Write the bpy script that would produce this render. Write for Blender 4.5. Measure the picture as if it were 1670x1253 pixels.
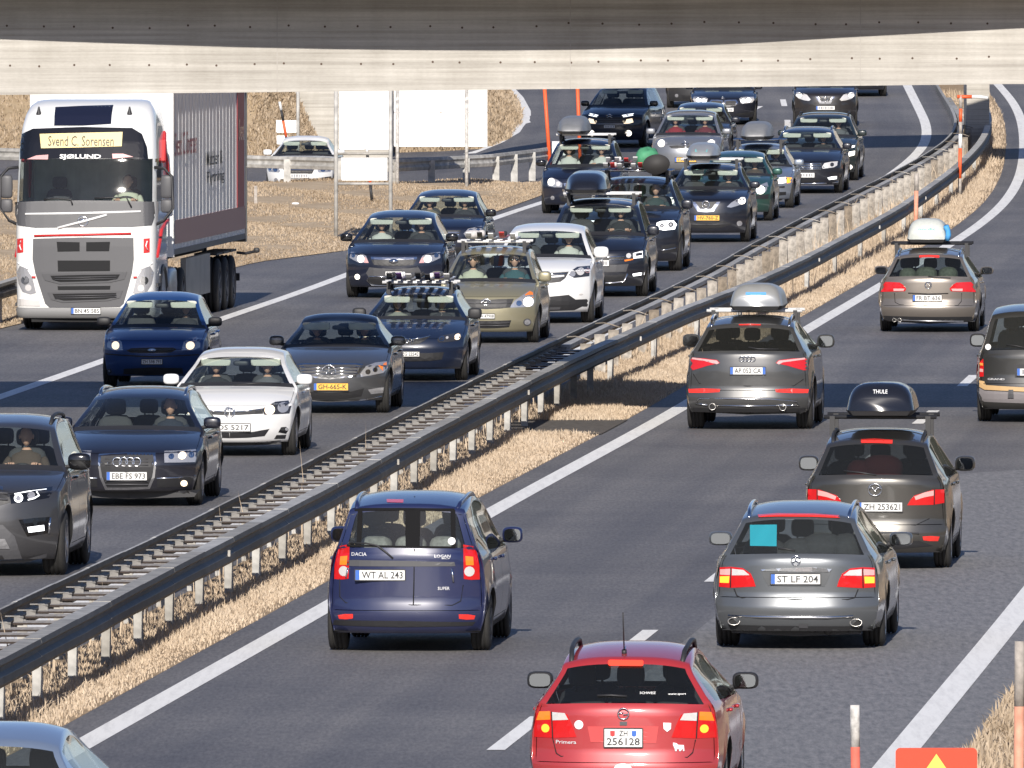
import bpy, bmesh, math, random
import numpy as np
from mathutils import Vector, Matrix
from mathutils.bvhtree import BVHTree

random.seed(7); np.random.seed(7)
SC = bpy.context.scene
COL = SC.collection
for o in list(bpy.data.objects): bpy.data.objects.remove(o)

# ------------------------------------------------------------------ camera
PW, PH = 1670.0, 1253.0           # pixel frame of the photograph
FP = 26500.0                      # focal length in those pixels (long telephoto)
YH = -200.0                       # horizon row
CH = 8.05                         # camera height
PITCH = math.atan((PH/2 - YH)/FP)
cam = bpy.data.cameras.new('camera'); cam_ob = bpy.data.objects.new('camera', cam); COL.objects.link(cam_ob)
cam.sensor_width = 36.0; cam.lens = FP/PW*36.0; cam.clip_start = 5; cam.clip_end = 9000
cam_ob.location = (0, 0, CH); cam_ob.rotation_euler = (math.pi/2 - PITCH, 0, 0)
SC.camera = cam_ob

# ------------------------------------------------------------------ sky, sun, exposure
SUN_EL = math.radians(27.0); SUN_AZ = math.radians(2.6)     # light travels +Y, a little to the right
w = bpy.data.worlds.new("World"); SC.world = w; w.use_nodes = True
nt = w.node_tree; nt.nodes.clear()
sky = nt.nodes.new('ShaderNodeTexSky'); sky.sky_type = 'NISHITA'; sky.sun_disc = False
sky.sun_elevation = SUN_EL; sky.sun_rotation = math.pi + SUN_AZ; sky.altitude = 400; sky.air_density = 1.0; sky.dust_density = 0.6; sky.ozone_density = 1.5
bg = nt.nodes.new('ShaderNodeBackground'); bg.inputs[1].default_value = 0.068
wo = nt.nodes.new('ShaderNodeOutputWorld')
hs = nt.nodes.new('ShaderNodeHueSaturation'); hs.inputs['Saturation'].default_value = 1.08; nt.links.new(sky.outputs[0], hs.inputs['Color']); tn_ = nt.nodes.new('ShaderNodeMixRGB'); tn_.blend_type = 'MULTIPLY'; tn_.inputs[0].default_value = 1; tn_.inputs[2].default_value = (.97,.94,1.12,1); nt.links.new(hs.outputs[0], tn_.inputs[1]); nt.links.new(tn_.outputs[0], bg.inputs[0]); nt.links.new(bg.outputs[0], wo.inputs[0])
sl = bpy.data.lights.new('sun', 'SUN'); sl.energy = 4.6; sl.angle = math.radians(0.5); sl.color = (1.0, 0.935, 0.85)
so = bpy.data.objects.new('sun', sl); COL.objects.link(so)
sdir = Vector((math.sin(SUN_AZ)*math.cos(SUN_EL), math.cos(SUN_AZ)*math.cos(SUN_EL), -math.sin(SUN_EL)))
so.rotation_euler = sdir.to_track_quat('-Z', 'Y').to_euler(); so.location = (0, -20, 60)
SC.view_settings.view_transform = 'Standard'; SC.view_settings.look = 'None'
SC.view_settings.exposure = 0.42; SC.view_settings.gamma = 1.0; SC.view_settings.use_curve_mapping = False
try: SC.cycles.max_bounces = 6; SC.cycles.transparent_max_bounces = 12
except Exception: pass

# ------------------------------------------------------------------ camera geometry helpers
_cp, _sp = math.cos(PITCH), math.sin(PITCH)
def ray(px, py):
    a = (px - PW/2)/FP; b = -(py - PH/2)/FP
    return Vector((a, _cp + b*_sp, -_sp + b*_cp))          # direction with depth 1
def project(p):
    x, y, z = p[0], p[1], p[2]-CH
    d = y*_cp - z*_sp; u = y*_sp + z*_cp
    return PW/2 + FP*x/d, PH/2 - FP*u/d
def smooth_tab(pts, s=14):
    ys = np.arange(-400, 1600, 2.0); z = np.interp(ys, [p[0] for p in pts], [p[1] for p in pts])
    k = np.exp(-0.5*(np.arange(-40, 41)*2.0/s)**2); k /= k.sum()
    zz = np.convolve(np.pad(z, 40, mode='edge'), k, mode='valid')
    return lambda Y: float(np.interp(Y, ys, zz))
zL = smooth_tab([(0,0),(245,0),(300,.10),(350,.20),(400,.34),(430,.70),(460,1.24),(490,1.80),(530,2.5),(700,4.0),(1000,4.2)], 10)
zR = smooth_tab([(0,0),(255,0),(300,-.08),(350,-.02),(400,.12),(430,.34),(460,.74),(490,1.2),(530,1.9),(700,3.6),(1000,4.2)], 10)
zM = lambda Y: zR(Y) + .04*sm(Y, 250, 300)
def sm(x, a, b):
    t = min(1, max(0, (x-a)/(b-a))); return t*t*(3-2*t)
def zLeft(X, Y):                                            # left carriageway plus the slightly lower exit ramp behind the rail
    return zL(Y) - 0.38*sm(Y, 402, 412)*(1-sm(Y, 440, 475))*sm(-X, -1.0, 1.5)
def ground(px, py, zf=zR, h=0.0, two=False):
    r = ray(px, py)
    def f(Y):
        t = Y/r.y; X = r.x*t
        return CH + r.z*t - h - (zf(X, Y) if two else zf(Y))
    a = 100.0
    while a < 1500 and f(a+3) > 0: a += 3
    lo, hi = a, a+3
    for _ in range(40):
        m = (lo+hi)/2
        if f(m) > 0: lo = m
        else: hi = m
    t = lo/r.y
    return Vector((r.x*t, lo, CH + r.z*t))
def at_depth(px, py, Y):
    r = ray(px, py); t = Y/r.y
    return Vector((r.x*t, Y, CH + r.z*t))

# ------------------------------------------------------------------ materials
MATS = {}
def newmat(name):
    m = bpy.data.materials.new(name); m.use_nodes = True; MATS[name] = m
    return m, m.node_tree, m.node_tree.nodes['Principled BSDF']
def pm(name, col, rough=.5, metal=0.0, coat=0.0, spec=.5, emit=None, estr=0, noise=0, nscale=20, bump=0):
    if name in MATS: return MATS[name]
    m, t, b = newmat(name)
    b.inputs['Base Color'].default_value = (*col, 1); b.inputs['Roughness'].default_value = rough; b.inputs['Metallic'].default_value = metal
    b.inputs['Specular IOR Level'].default_value = spec
    if coat: b.inputs['Coat Weight'].default_value = coat; b.inputs['Coat Roughness'].default_value = .04
    if emit: b.inputs['Emission Color'].default_value = (*emit, 1); b.inputs['Emission Strength'].default_value = estr
    if noise or bump:
        tc = t.nodes.new('ShaderNodeTexCoord'); n = t.nodes.new('ShaderNodeTexNoise'); n.inputs['Scale'].default_value = nscale; n.inputs['Detail'].default_value = 6
        t.links.new(tc.outputs['Object'], n.inputs['Vector'])
        if noise:
            mx = t.nodes.new('ShaderNodeMixRGB'); mx.blend_type = 'MULTIPLY'; mx.inputs[0].default_value = noise
            mx.inputs[1].default_value = (*col, 1)
            cr = t.nodes.new('ShaderNodeValToRGB'); cr.color_ramp.elements[0].position = .3; cr.color_ramp.elements[1].position = .7
            cr.color_ramp.elements[0].color = (.25,.25,.25,1); cr.color_ramp.elements[1].color = (1.15,1.15,1.15,1)
            t.links.new(n.outputs[0], cr.inputs[0]); t.links.new(cr.outputs[0], mx.inputs[2]); t.links.new(mx.outputs[0], b.inputs['Base Color'])
        if bump:
            bp = t.nodes.new('ShaderNodeBump'); bp.inputs['Strength'].default_value = bump; t.links.new(n.outputs[0], bp.inputs['Height']); t.links.new(bp.outputs[0], b.inputs['Normal'])
    return m
def paint(name, col, metal=.35, rough=.34, dirt=.15):
    """car lacquer: metallic base, clear coat, road film that thickens low on the body"""
    key = 'paint_'+name
    if key in MATS: return MATS[key]
    m, t, b = newmat(key)
    if max(col) < .07: metal *= .15; dirt *= .45
    b.inputs['Metallic'].default_value = metal; b.inputs['Coat Weight'].default_value = .9; b.inputs['Coat Roughness'].default_value = .05
    b.inputs['Roughness'].default_value = rough
    tc = t.nodes.new('ShaderNodeTexCoord'); sx = t.nodes.new('ShaderNodeSeparateXYZ'); t.links.new(tc.outputs['Object'], sx.inputs[0])
    n = t.nodes.new('ShaderNodeTexNoise'); n.inputs['Scale'].default_value = 5; n.inputs['Detail'].default_value = 8; n.inputs['Roughness'].default_value = .7
    t.links.new(tc.outputs['Object'], n.inputs['Vector'])
    mr = t.nodes.new('ShaderNodeMapRange'); mr.inputs[1].default_value = .15; mr.inputs[2].default_value = 1.0; mr.inputs[3].default_value = .75; mr.inputs[4].default_value = .08
    t.links.new(sx.outputs[2], mr.inputs[0])
    mu = t.nodes.new('ShaderNodeMath'); mu.operation = 'MULTIPLY'; t.links.new(mr.outputs[0], mu.inputs[0]); t.links.new(n.outputs[0], mu.inputs[1])
    m2 = t.nodes.new('ShaderNodeMath'); m2.operation = 'MULTIPLY'; m2.inputs[1].default_value = dirt*2; t.links.new(mu.outputs[0], m2.inputs[0])
    mx = t.nodes.new('ShaderNodeMixRGB'); mx.inputs[1].default_value = (*col, 1); mx.inputs[2].default_value = (.20,.18,.155,1); t.links.new(m2.outputs[0], mx.inputs[0])
    t.links.new(mx.outputs[0], b.inputs['Base Color'])
    ca = t.nodes.new('ShaderNodeMath'); ca.operation = 'MULTIPLY_ADD'; ca.inputs[1].default_value = .5; ca.inputs[2].default_value = .05; t.links.new(m2.outputs[0], ca.inputs[0]); t.links.new(ca.outputs[0], b.inputs['Coat Roughness'])
    return m
def glassmat(name, tint, refl=.9, film=.012):
    m = bpy.data.materials.new(name); m.use_nodes = True; t = m.node_tree; t.nodes.clear(); MATS[name] = m
    tr = t.nodes.new('ShaderNodeBsdfTransparent'); tr.inputs[0].default_value = (*tint, 1)
    gl = t.nodes.new('ShaderNodeBsdfGlossy'); gl.inputs[0].default_value = (refl, refl, refl, 1); gl.inputs[1].default_value = .02
    fr = t.nodes.new('ShaderNodeFresnel'); ge = t.nodes.new('ShaderNodeNewGeometry'); ma = t.nodes.new('ShaderNodeMath'); ma.operation = 'MULTIPLY_ADD'; ma.inputs[1].default_value = 1/1.5-1.5; ma.inputs[2].default_value = 1.5; t.links.new(ge.outputs['Backfacing'], ma.inputs[0]); t.links.new(ma.outputs[0], fr.inputs[0])
    mx = t.nodes.new('ShaderNodeMixShader'); o = t.nodes.new('ShaderNodeOutputMaterial')
    t.links.new(fr.outputs[0], mx.inputs[0]); t.links.new(tr.outputs[0], mx.inputs[1]); t.links.new(gl.outputs[0], mx.inputs[2]); df = t.nodes.new('ShaderNodeBsdfDiffuse'); df.inputs[0].default_value = (.50,.52,.49,1); mx2 = t.nodes.new('ShaderNodeMixShader'); mx2.inputs[0].default_value = film
    t.links.new(mx.outputs[0], mx2.inputs[1]); t.links.new(df.outputs[0], mx2.inputs[2]); t.links.new(mx2.outputs[0], o.inputs[0])
    return m
M_GLASS = glassmat('glass_windscreen', (.84,.91,.89)); M_SIDE = glassmat('glass_side', (.72,.76,.75)); M_PRIV = glassmat('glass_privacy', (.24,.25,.25), film=.02)
M_REAR = glassmat('glass_rear', (.72,.77,.76), film=.03)
M_PLASTIC = pm('dark_plastic', (.022,.022,.024), .55); M_TRIM = pm('grey_trim', (.07,.07,.075), .5); M_BLACK = pm('gloss_black', (.008,.008,.009), .12, coat=.5)
M_CHROME = pm('chrome', (.78,.78,.78), .14, 1.0); M_RUBBER = pm('tyre_rubber', (.028,.027,.026), .85, noise=.5, nscale=30); M_RIM = pm('alloy_rim', (.42,.42,.43), .35, .8, noise=.3)
M_HUB = pm('steel_rim', (.10,.10,.11), .5, .5)
M_SEAT = pm('seat_cloth', (.045,.045,.05), .9); M_SEATL = pm('seat_cloth_grey', (.20,.20,.19), .9); M_DASH = pm('dashboard', (.02,.02,.022), .75); M_VISOR = pm('sun_visor', (.62,.62,.55), .9); M_FRIT = pm('glass_frit', (.012,.012,.013), .95, spec=.08)
M_LAMP = pm('lamp_lens', (.50,.50,.52), .22, .55, coat=.8); M_LAMPD = pm('lamp_housing', (.05,.05,.055), .12, .3, coat=.8)
M_LIT = pm('lamp_lit', (1,.95,.85), .3, emit=(1,.93,.80), estr=1.7); M_LITW = pm('lamp_lit_warm', (1,.8,.6), .3, emit=(1,.80,.56), estr=1.0); M_DRL = pm('daytime_light', (1,1,1), .3, emit=(.93,.97,1), estr=1.3)
M_RED = pm('tail_lens', (.50,.012,.014), .16, coat=.7, emit=(.6,.01,.01), estr=.06); M_REDB = pm('brake_light_lit', (.9,.03,.02), .3, emit=(1,.07,.03), estr=1.0); M_REFL = pm('reflector_red', (.75,.04,.03), .25, coat=.5)
M_AMB = pm('amber_lens', (.85,.22,.02), .2, coat=.5); M_AMBL = pm('amber_lit', (.9,.3,.03), .3, emit=(1,.33,.03), estr=1.2); M_WHL = pm('white_lens', (.72,.70,.68), .15, .3, coat=.6); M_PINK = pm('pale_lens', (.75,.42,.40), .15, .2, coat=.6)
M_PLW = pm('plate_white', (.74,.74,.72), .4, noise=.2); M_PLY = pm('plate_yellow', (.82,.46,.06), .4, noise=.15); M_INK = pm('plate_ink', (.02,.02,.02), .5); M_EU = pm('plate_blue', (.03,.12,.45), .4)
M_WHITE = pm('white_print', (.8,.8,.79), .5); M_CREAM = pm('cream_print', (.78,.62,.28), .5); M_REDP = pm('red_print', (.55,.03,.03), .5); M_UNDER = pm('underbody', (.012,.012,.013), .9); M_EXH = pm('exhaust_steel', (.5,.48,.45), .3, .9)
M_LETTER = pm('badge_letters', (.62,.62,.63), .4, .2); M_MIRR = pm('mirror_glass', (.22,.235,.25), .03, 1.0)
M_SKIN = pm('skin', (.55,.32,.23), .55); M_HAIR = pm('hair_dark', (.025,.016,.012), .6); M_SHADES = pm('sunglasses', (.01,.01,.012), .1)
M_TROU = pm('trousers', (.04,.045,.06), .9)
M_GALV = pm('galvanised_steel', (.44,.43,.405), .62, .1, noise=.55, nscale=6, bump=.05); M_RAILD = pm('rail_shaded_face', (.075,.072,.068), .6, .1, noise=.6, nscale=3); M_GALVD = pm('weathered_steel', (.40,.37,.33), .7, .2, noise=.8, nscale=9)  # rail sides near-black: their shade is put into the colour
M_SIGNB = pm('sign_back', (.76,.76,.75), .45, .1, noise=.12, nscale=2); M_POLEW = pm('pole_white', (.62,.60,.57), .75, noise=.75, nscale=14); M_POLER = pm('pole_red', (.72,.16,.11), .65, noise=.35, nscale=9); M_ORANGE = pm('pole_orange', (.80,.12,.035), .55, noise=.2); M_POLEG = pm('pole_grey', (.42,.38,.34), .75, noise=.6, nscale=12); M_POLEF = pm('pole_faded', (.72,.33,.22), .7, noise=.4, nscale=10)

def vary(m, lo, hi, tint):
    """piece-to-piece wear: each object of this material gets its own grey and a little of the tint"""
    t = m.node_tree; b = t.nodes['Principled BSDF']; src = b.inputs['Base Color'].links[0].from_socket
    oi = t.nodes.new('ShaderNodeObjectInfo'); r = t.nodes.new('ShaderNodeValToRGB'); r.color_ramp.elements[0].color = (lo*tint[0], lo*tint[1], lo*tint[2], 1); r.color_ramp.elements[1].color = (hi,hi,hi,1); r.color_ramp.elements[0].position = .05; r.color_ramp.elements[1].position = .75
    t.links.new(oi.outputs['Random'], r.inputs[0]); mx = t.nodes.new('ShaderNodeMixRGB'); mx.blend_type = 'MULTIPLY'; mx.inputs[0].default_value = 1; t.links.new(src, mx.inputs[1]); t.links.new(r.outputs[0], mx.inputs[2]); t.links.new(mx.outputs[0], b.inputs['Base Color'])
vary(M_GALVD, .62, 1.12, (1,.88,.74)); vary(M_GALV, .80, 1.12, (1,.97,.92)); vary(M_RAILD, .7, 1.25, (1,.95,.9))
# ------------------------------------------------------------------ mesh helpers
class MB:
    def __init__(s): s.v = []; s.f = []; s.m = []
    def add(s, vs, fs, mi=0):
        b = len(s.v); s.v += [tuple(v) for v in vs]; s.f += [tuple(i+b for i in f) for f in fs]; s.m += [mi]*len(fs)
    def box(s, c, sz, rz=0, mi=0, taper=1.0, bev=0):
        hx, hy, hz = sz[0]/2, sz[1]/2, sz[2]/2; cs, sn = math.cos(rz), math.sin(rz)
        if bev:
            return s.rbox(c, sz, bev, mi, rz)
        vs = []
        for dz in (-1, 1):
            k = taper if dz > 0 else 1.0
            for dx, dy in ((-1,-1),(1,-1),(1,1),(-1,1)):
                x, y = dx*hx*k, dy*hy*k
                vs.append((c[0]+x*cs-y*sn, c[1]+x*sn+y*cs, c[2]+dz*hz))
        s.add(vs, [(0,3,2,1),(4,5,6,7),(0,1,5,4),(1,2,6,5),(2,3,7,6),(3,0,4,7)], mi)
    def rbox(s, c, sz, e=.4, mi=0, rz=0, nu=12, nv=8):
        """rounded box as a superellipsoid"""
        vs = []; cs, sn = math.cos(rz), math.sin(rz)
        def sp(x, p): return math.copysign(abs(x)**p, x)
        for j in range(nv+1):
            ph = -math.pi/2 + math.pi*j/nv
            for i in range(nu):
                th = 2*math.pi*i/nu
                x = sp(math.cos(ph), e)*sp(math.cos(th), e)*sz[0]/2; y = sp(math.cos(ph), e)*sp(math.sin(th), e)*sz[1]/2; z = sp(math.sin(ph), e)*sz[2]/2
                vs.append((c[0]+x*cs-y*sn, c[1]+x*sn+y*cs, c[2]+z))
        fs = [(j*nu+i, j*nu+(i+1)%nu, (j+1)*nu+(i+1)%nu, (j+1)*nu+i) for j in range(nv) for i in range(nu)]
        s.add(vs, fs, mi)
    def tube(s, pts, r, n=6, mi=0, cap=True):
        pts = [Vector(p) for p in pts]; rs = r if isinstance(r, (list, tuple)) else [r]*len(pts)
        vs = []; ref = Vector((0,0,1))
        for i, p in enumerate(pts):
            t = (pts[min(i+1, len(pts)-1)] - pts[max(i-1, 0)])
            t = t.normalized() if t.length > 1e-9 else Vector((0,0,1))
            a = t.cross(ref if abs(t.dot(ref)) < .95 else Vector((1,0,0))).normalized(); b = t.cross(a)
            for k in range(n):
                q = 2*math.pi*k/n
                vs.append(p + a*math.cos(q)*rs[i] + b*math.sin(q)*rs[i])
        fs = [(i*n+k, i*n+(k+1)%n, (i+1)*n+(k+1)%n, (i+1)*n+k) for i in range(len(pts)-1) for k in range(n)]
        if cap: fs += [tuple(range(n-1, -1, -1)), tuple((len(pts)-1)*n+k for k in range(n))]
        s.add(vs, fs, mi)
    def lathe(s, prof, n=24, axis='y', c=(0,0,0), mi=0):
        vs = []
        for (a, r) in prof:
            for k in range(n):
                q = 2*math.pi*k/n; u, w_ = r*math.cos(q), r*math.sin(q)
                p = (u, a, w_) if axis == 'y' else ((a, u, w_) if axis == 'x' else (u, w_, a))
                vs.append((p[0]+c[0], p[1]+c[1], p[2]+c[2]))
        fs = [(i*n+k, i*n+(k+1)%n, (i+1)*n+(k+1)%n, (i+1)*n+k) for i in range(len(prof)-1) for k in range(n)]
        s.add(vs, fs, mi)
    def sweep(s, pts, prof, mi=0, cap=True, closed=True):
        """profile (lateral, up) swept along a horizontal polyline"""
        pts = [Vector(p) for p in pts]; n = len(prof); vs = []
        for i, p in enumerate(pts):
            t = pts[min(i+1, len(pts)-1)] - pts[max(i-1, 0)]; t.z = 0; t.normalize(); r = Vector((t.y, -t.x, 0))
            for (a, b) in prof: vs.append(p + r*a + Vector((0,0,b)))
        m = n if closed else n-1
        fs = [(i*n+k, (i+1)*n+k, (i+1)*n+(k+1)%n, i*n+(k+1)%n) for i in range(len(pts)-1) for k in range(m)]
        if cap and closed: fs += [tuple(range(n)), tuple((len(pts)-1)*n+k for k in range(n-1, -1, -1))]
        if isinstance(mi, (list, tuple)):
            b = len(s.v); s.v += [tuple(v) for v in vs]; s.f += [tuple(i+b for i in f) for f in fs]; s.m += [mi[q % m] if q < (len(pts)-1)*m else mi[0] for q in range(len(fs))]
        else: s.add(vs, fs, mi)
    def prism(s, poly, fn, d0, d1, mi=0):
        """poly of 2D points, fn(a,b,d)->3D, extruded d0..d1"""
        n = len(poly); vs = [fn(a, b, d0) for a, b in poly] + [fn(a, b, d1) for a, b in poly]
        s.add(vs, [tuple(range(n)), tuple(range(2*n-1, n-1, -1))] + [(k, k+n, (k+1)%n+n, (k+1)%n) for k in range(n)], mi)
    def mesh(s, name, mats, smooth=False):
        me = bpy.data.meshes.new(name); me.from_pydata(s.v, [], s.f)
        for m in (mats if isinstance(mats, (list, tuple)) else [mats]): me.materials.append(m)
        if any(s.m): me.polygons.foreach_set('material_index', s.m)
        if smooth: me.polygons.foreach_set('use_smooth', [True]*len(me.polygons))
        bm = bmesh.new(); bm.from_mesh(me); bmesh.ops.recalc_face_normals(bm, faces=bm.faces); bm.to_mesh(me); bm.free()
        return me
    def build(s, name, mats, parent=None, smooth=False, loc=None):
        return link(name, s.mesh(name, mats, smooth), parent, loc)
def link(name, me, parent=None, loc=None):
    o = bpy.data.objects.new(name, me); COL.objects.link(o)
    if parent is not None: o.parent = parent
    if loc is not None: o.location = loc
    return o
def tag(o, label=None, cat=None, group=None, kind=None):
    if label: o['label'] = label
    if cat: o['category'] = cat
    if group: o['group'] = group
    if kind: o['kind'] = kind
    return o
def empty(name, loc=(0,0,0), rz=0.0):
    o = bpy.data.objects.new(name, None); COL.objects.link(o); o.location = loc; o.rotation_euler = (0,0,rz); o.empty_display_size = .2
    return o
_txt = {}
def text_geo(txt, size, bold=0.0, width=None):
    """text as verts/faces in its own plane, centred"""
    key = (txt, round(bold, 4))
    if key not in _txt:
        cu = bpy.data.curves.new('t', 'FONT'); cu.body = txt; cu.size = 1.0; cu.resolution_u = 2; cu.offset = bold; cu.align_x = 'LEFT'
        ob = bpy.data.objects.new('t', cu); COL.objects.link(ob)
        dg = bpy.context.evaluated_depsgraph_get(); me = ob.evaluated_get(dg).to_mesh()
        v = [(p.co.x, p.co.y) for p in me.vertices]; f = [tuple(p.vertices) for p in me.polygons]
        ob.evaluated_get(dg).to_mesh_clear(); bpy.data.objects.remove(ob); bpy.data.curves.remove(cu)
        _txt[key] = (v, f)
    v, f = _txt[key]
    if not v: return [], []
    xs = [p[0] for p in v]; ys = [p[1] for p in v]; x0, x1, y0, y1 = min(xs), max(xs), min(ys), max(ys)
    k = size/max(1e-6, (y1-y0)); kx = k if width is None else width/max(1e-6, (x1-x0))
    return [((p[0]-(x0+x1)/2)*kx, (p[1]-(y0+y1)/2)*k) for p in v], f
# ================================================================== THE SETTING
def curve_from(pix, zf, h=0.0, ext0=-160.0, ext1=660.0, s=7.0):
    P = [ground(px, py, zf, h) for px, py in pix]
    P.sort(key=lambda p: p.y)
    ys = np.array([p.y for p in P]); xs = np.array([p.x for p in P])
    k0 = (xs[2]-xs[0])/(ys[2]-ys[0]); k1 = (xs[-1]-xs[-2])/(ys[-1]-ys[-2])
    Y = np.arange(ext0-40, ext1+40, 1.0); X = np.interp(Y, ys, xs)
    X = np.where(Y < ys[0], xs[0]+(Y-ys[0])*k0, X); X = np.where(Y > ys[-1], xs[-1]+(Y-ys[-1])*k1, X)
    g = np.exp(-0.5*(np.arange(-30, 31)/s)**2); g /= g.sum()
    Xs = np.convolve(np.pad(X, 30, mode='reflect', reflect_type='odd'), g, mode='valid')
    return lambda y: float(np.interp(y, Y, Xs))
MR = curve_from([(130,1217),(500,1010),(800,835),(1110,668),(1320,534),(1430,470),(1583,378),(1610,358),(1640,330),(1661,297),(1669,268),(1671,235),(1668,200),(1655,168),(1631,142)], zR, s=9)
RAILR = curve_from([(33,1059),(134,1008),(192,975),(287,923),(380,878),(476,827),(572,779),(667,723),(961,573),(1028,546),(1123,501),(1200,474),(1320,420),(1399,378),(1473,338),(1541,290),(1569,268),(1597,241),(1613,218),(1619,197),(1616,182),(1608,160)], zR, .74, s=6)
RAILL = curve_from([(0,993),(96,946),(172,912),(249,879),(320,845),(380,811),(476,767),(572,717),(687,660),(860,577),(961,528),(1064,482),(1171,430),(1200,411),(1320,348),(1400,308),(1469,273),(1511,250),(1550,222),(1561,205),(1558,185),(1547,168),(1532,144)], zM, .74, s=6)
YR = list(range(-150, 120, 30)) + list(range(120, 560, 3)) + list(range(560, 661, 20))

def asphalt(name, base, lightmix, scale):
    m, t, b = newmat(name)
    tc = t.nodes.new('ShaderNodeTexCoord'); uv = t.nodes.new('ShaderNodeUVMap'); sep = t.nodes.new('ShaderNodeSeparateXYZ'); t.links.new(uv.outputs[0], sep.inputs[0])
    def N(sc, det=4, vec=None, rough=.6):
        n = t.nodes.new('ShaderNodeTexNoise'); n.inputs['Scale'].default_value = sc; n.inputs['Detail'].default_value = det; n.inputs['Roughness'].default_value = rough
        t.links.new(vec or tc.outputs['Object'], n.inputs['Vector']); return n.outputs[0]
    def ramp(s, a, b_, ca, cb):
        r = t.nodes.new('ShaderNodeValToRGB'); r.color_ramp.elements[0].position = a; r.color_ramp.elements[1].position = b_
        r.color_ramp.elements[0].color = (*ca, 1); r.color_ramp.elements[1].color = (*cb, 1); t.links.new(s, r.inputs[0]); return r.outputs[0]
    def mul(a, b_, f=1.0):
        x = t.nodes.new('ShaderNodeMixRGB'); x.blend_type = 'MULTIPLY'; x.inputs[0].default_value = f; t.links.new(a, x.inputs[1]); t.links.new(b_, x.inputs[2]); return x.outputs[0]
    # stretch the stone grain along the road: every chip is seen at two degrees of slope
    mp = t.nodes.new('ShaderNodeMapping'); mp.inputs['Scale'].default_value = (1, .10, 1); t.links.new(tc.outputs['Object'], mp.inputs['Vector'])
    grain = ramp(N(scale, 3, mp.outputs[0], .7), .30, .72, (.66,.66,.67), (1.36,1.35,1.32))
    big = ramp(N(.16, 5), .3, .7, (.76,.76,.79), (1.22,1.21,1.18))
    # wheel tracks and oil band: a soft function of the lateral coordinate (uv.x in metres)
    mu = t.nodes.new('ShaderNodeMapping'); mu.inputs['Scale'].default_value = (1.1, .012, 1); t.links.new(uv.outputs[0], mu.inputs['Vector'])
    track = ramp(N(1.0, 3, mu.outputs[0]), .35, .65, (.80,.81,.84), (1.16,1.15,1.12))
    rgb = t.nodes.new('ShaderNodeRGB'); rgb.outputs[0].default_value = (*base, 1)
    c = mul(rgb.outputs[0], grain); c = mul(c, big); c = mul(c, track)
    # newer surfacing begins across the carriageway (a paving seam)
    st = t.nodes.new('ShaderNodeMath'); st.operation = 'LESS_THAN'; st.inputs[1].default_value = lightmix[0]
    wob = t.nodes.new('ShaderNodeMath'); wob.operation = 'MULTIPLY_ADD'; wob.inputs[1].default_value = lightmix[2]; t.links.new(sep.outputs[0], wob.inputs[0]); t.links.new(sep.outputs[1], wob.inputs[2])
    t.links.new(wob.outputs[0], st.inputs[0])
    st2 = t.nodes.new('ShaderNodeMath'); st2.operation = 'GREATER_THAN'; st2.inputs[1].default_value = lightmix[3]; t.links.new(sep.outputs[0], st2.inputs[0])
    mm = t.nodes.new('ShaderNodeMath'); mm.operation = 'MULTIPLY'; t.links.new(st.outputs[0], mm.inputs[0]); t.links.new(st2.outputs[0], mm.inputs[1])
    coarse = ramp(N(scale*.55, 4, mp.outputs[0], .8), .34, .66, (.76,.78,.77), (1.50,1.49,1.44))
    mx = t.nodes.new('ShaderNodeMixRGB'); t.links.new(mm.outputs[0], mx.inputs[0]); t.links.new(c, mx.inputs[1])
    rg2 = t.nodes.new('ShaderNodeRGB'); rg2.outputs[0].default_value = (*[x*lightmix[1] for x in base], 1)
    t.links.new(mul(rg2.outputs[0], coarse), mx.inputs[2])
    t.links.new(mx.outputs[0], b.inputs['Base Color']); b.inputs['Roughness'].default_value = .70; b.inputs['Specular IOR Level'].default_value = .5
    return m
M_ASPR = asphalt('asphalt_right', (.138,.133,.135), (209.0, 1.22, -1.9, 4.4), 26)
M_ASPL = asphalt('asphalt_left', (.135,.131,.134), (-900, 1.0, 0, 99), 26)

def sheet(name, mat, cols, zfn, uvref=None, rows=None, parent=None):
    """grid sheet; cols: list of fn(Y)->X ; zfn(X,Y)->z"""
    rows = rows or YR; vs = []; fs = []; uvs = []; n = len(cols)
    for Y in rows:
        for c in cols:
            X = c(Y); vs.append((X, Y, zfn(X, Y))); uvs.append((X-(uvref(Y) if uvref else 0), Y))
    for i in range(len(rows)-1):
        for j in range(n-1):
            fs.append((i*n+j, i*n+j+1, (i+1)*n+j+1, (i+1)*n+j))
    me = bpy.data.meshes.new(name); me.from_pydata(vs, [], fs); me.materials.append(mat)
    u = me.uv_layers.new(name='UVMap')
    for lp in me.loops: u.data[lp.index].uv = uvs[lp.vertex_index]
    me.polygons.foreach_set('use_smooth', [True]*len(me.polygons))
    return link(name, me, parent)

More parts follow.
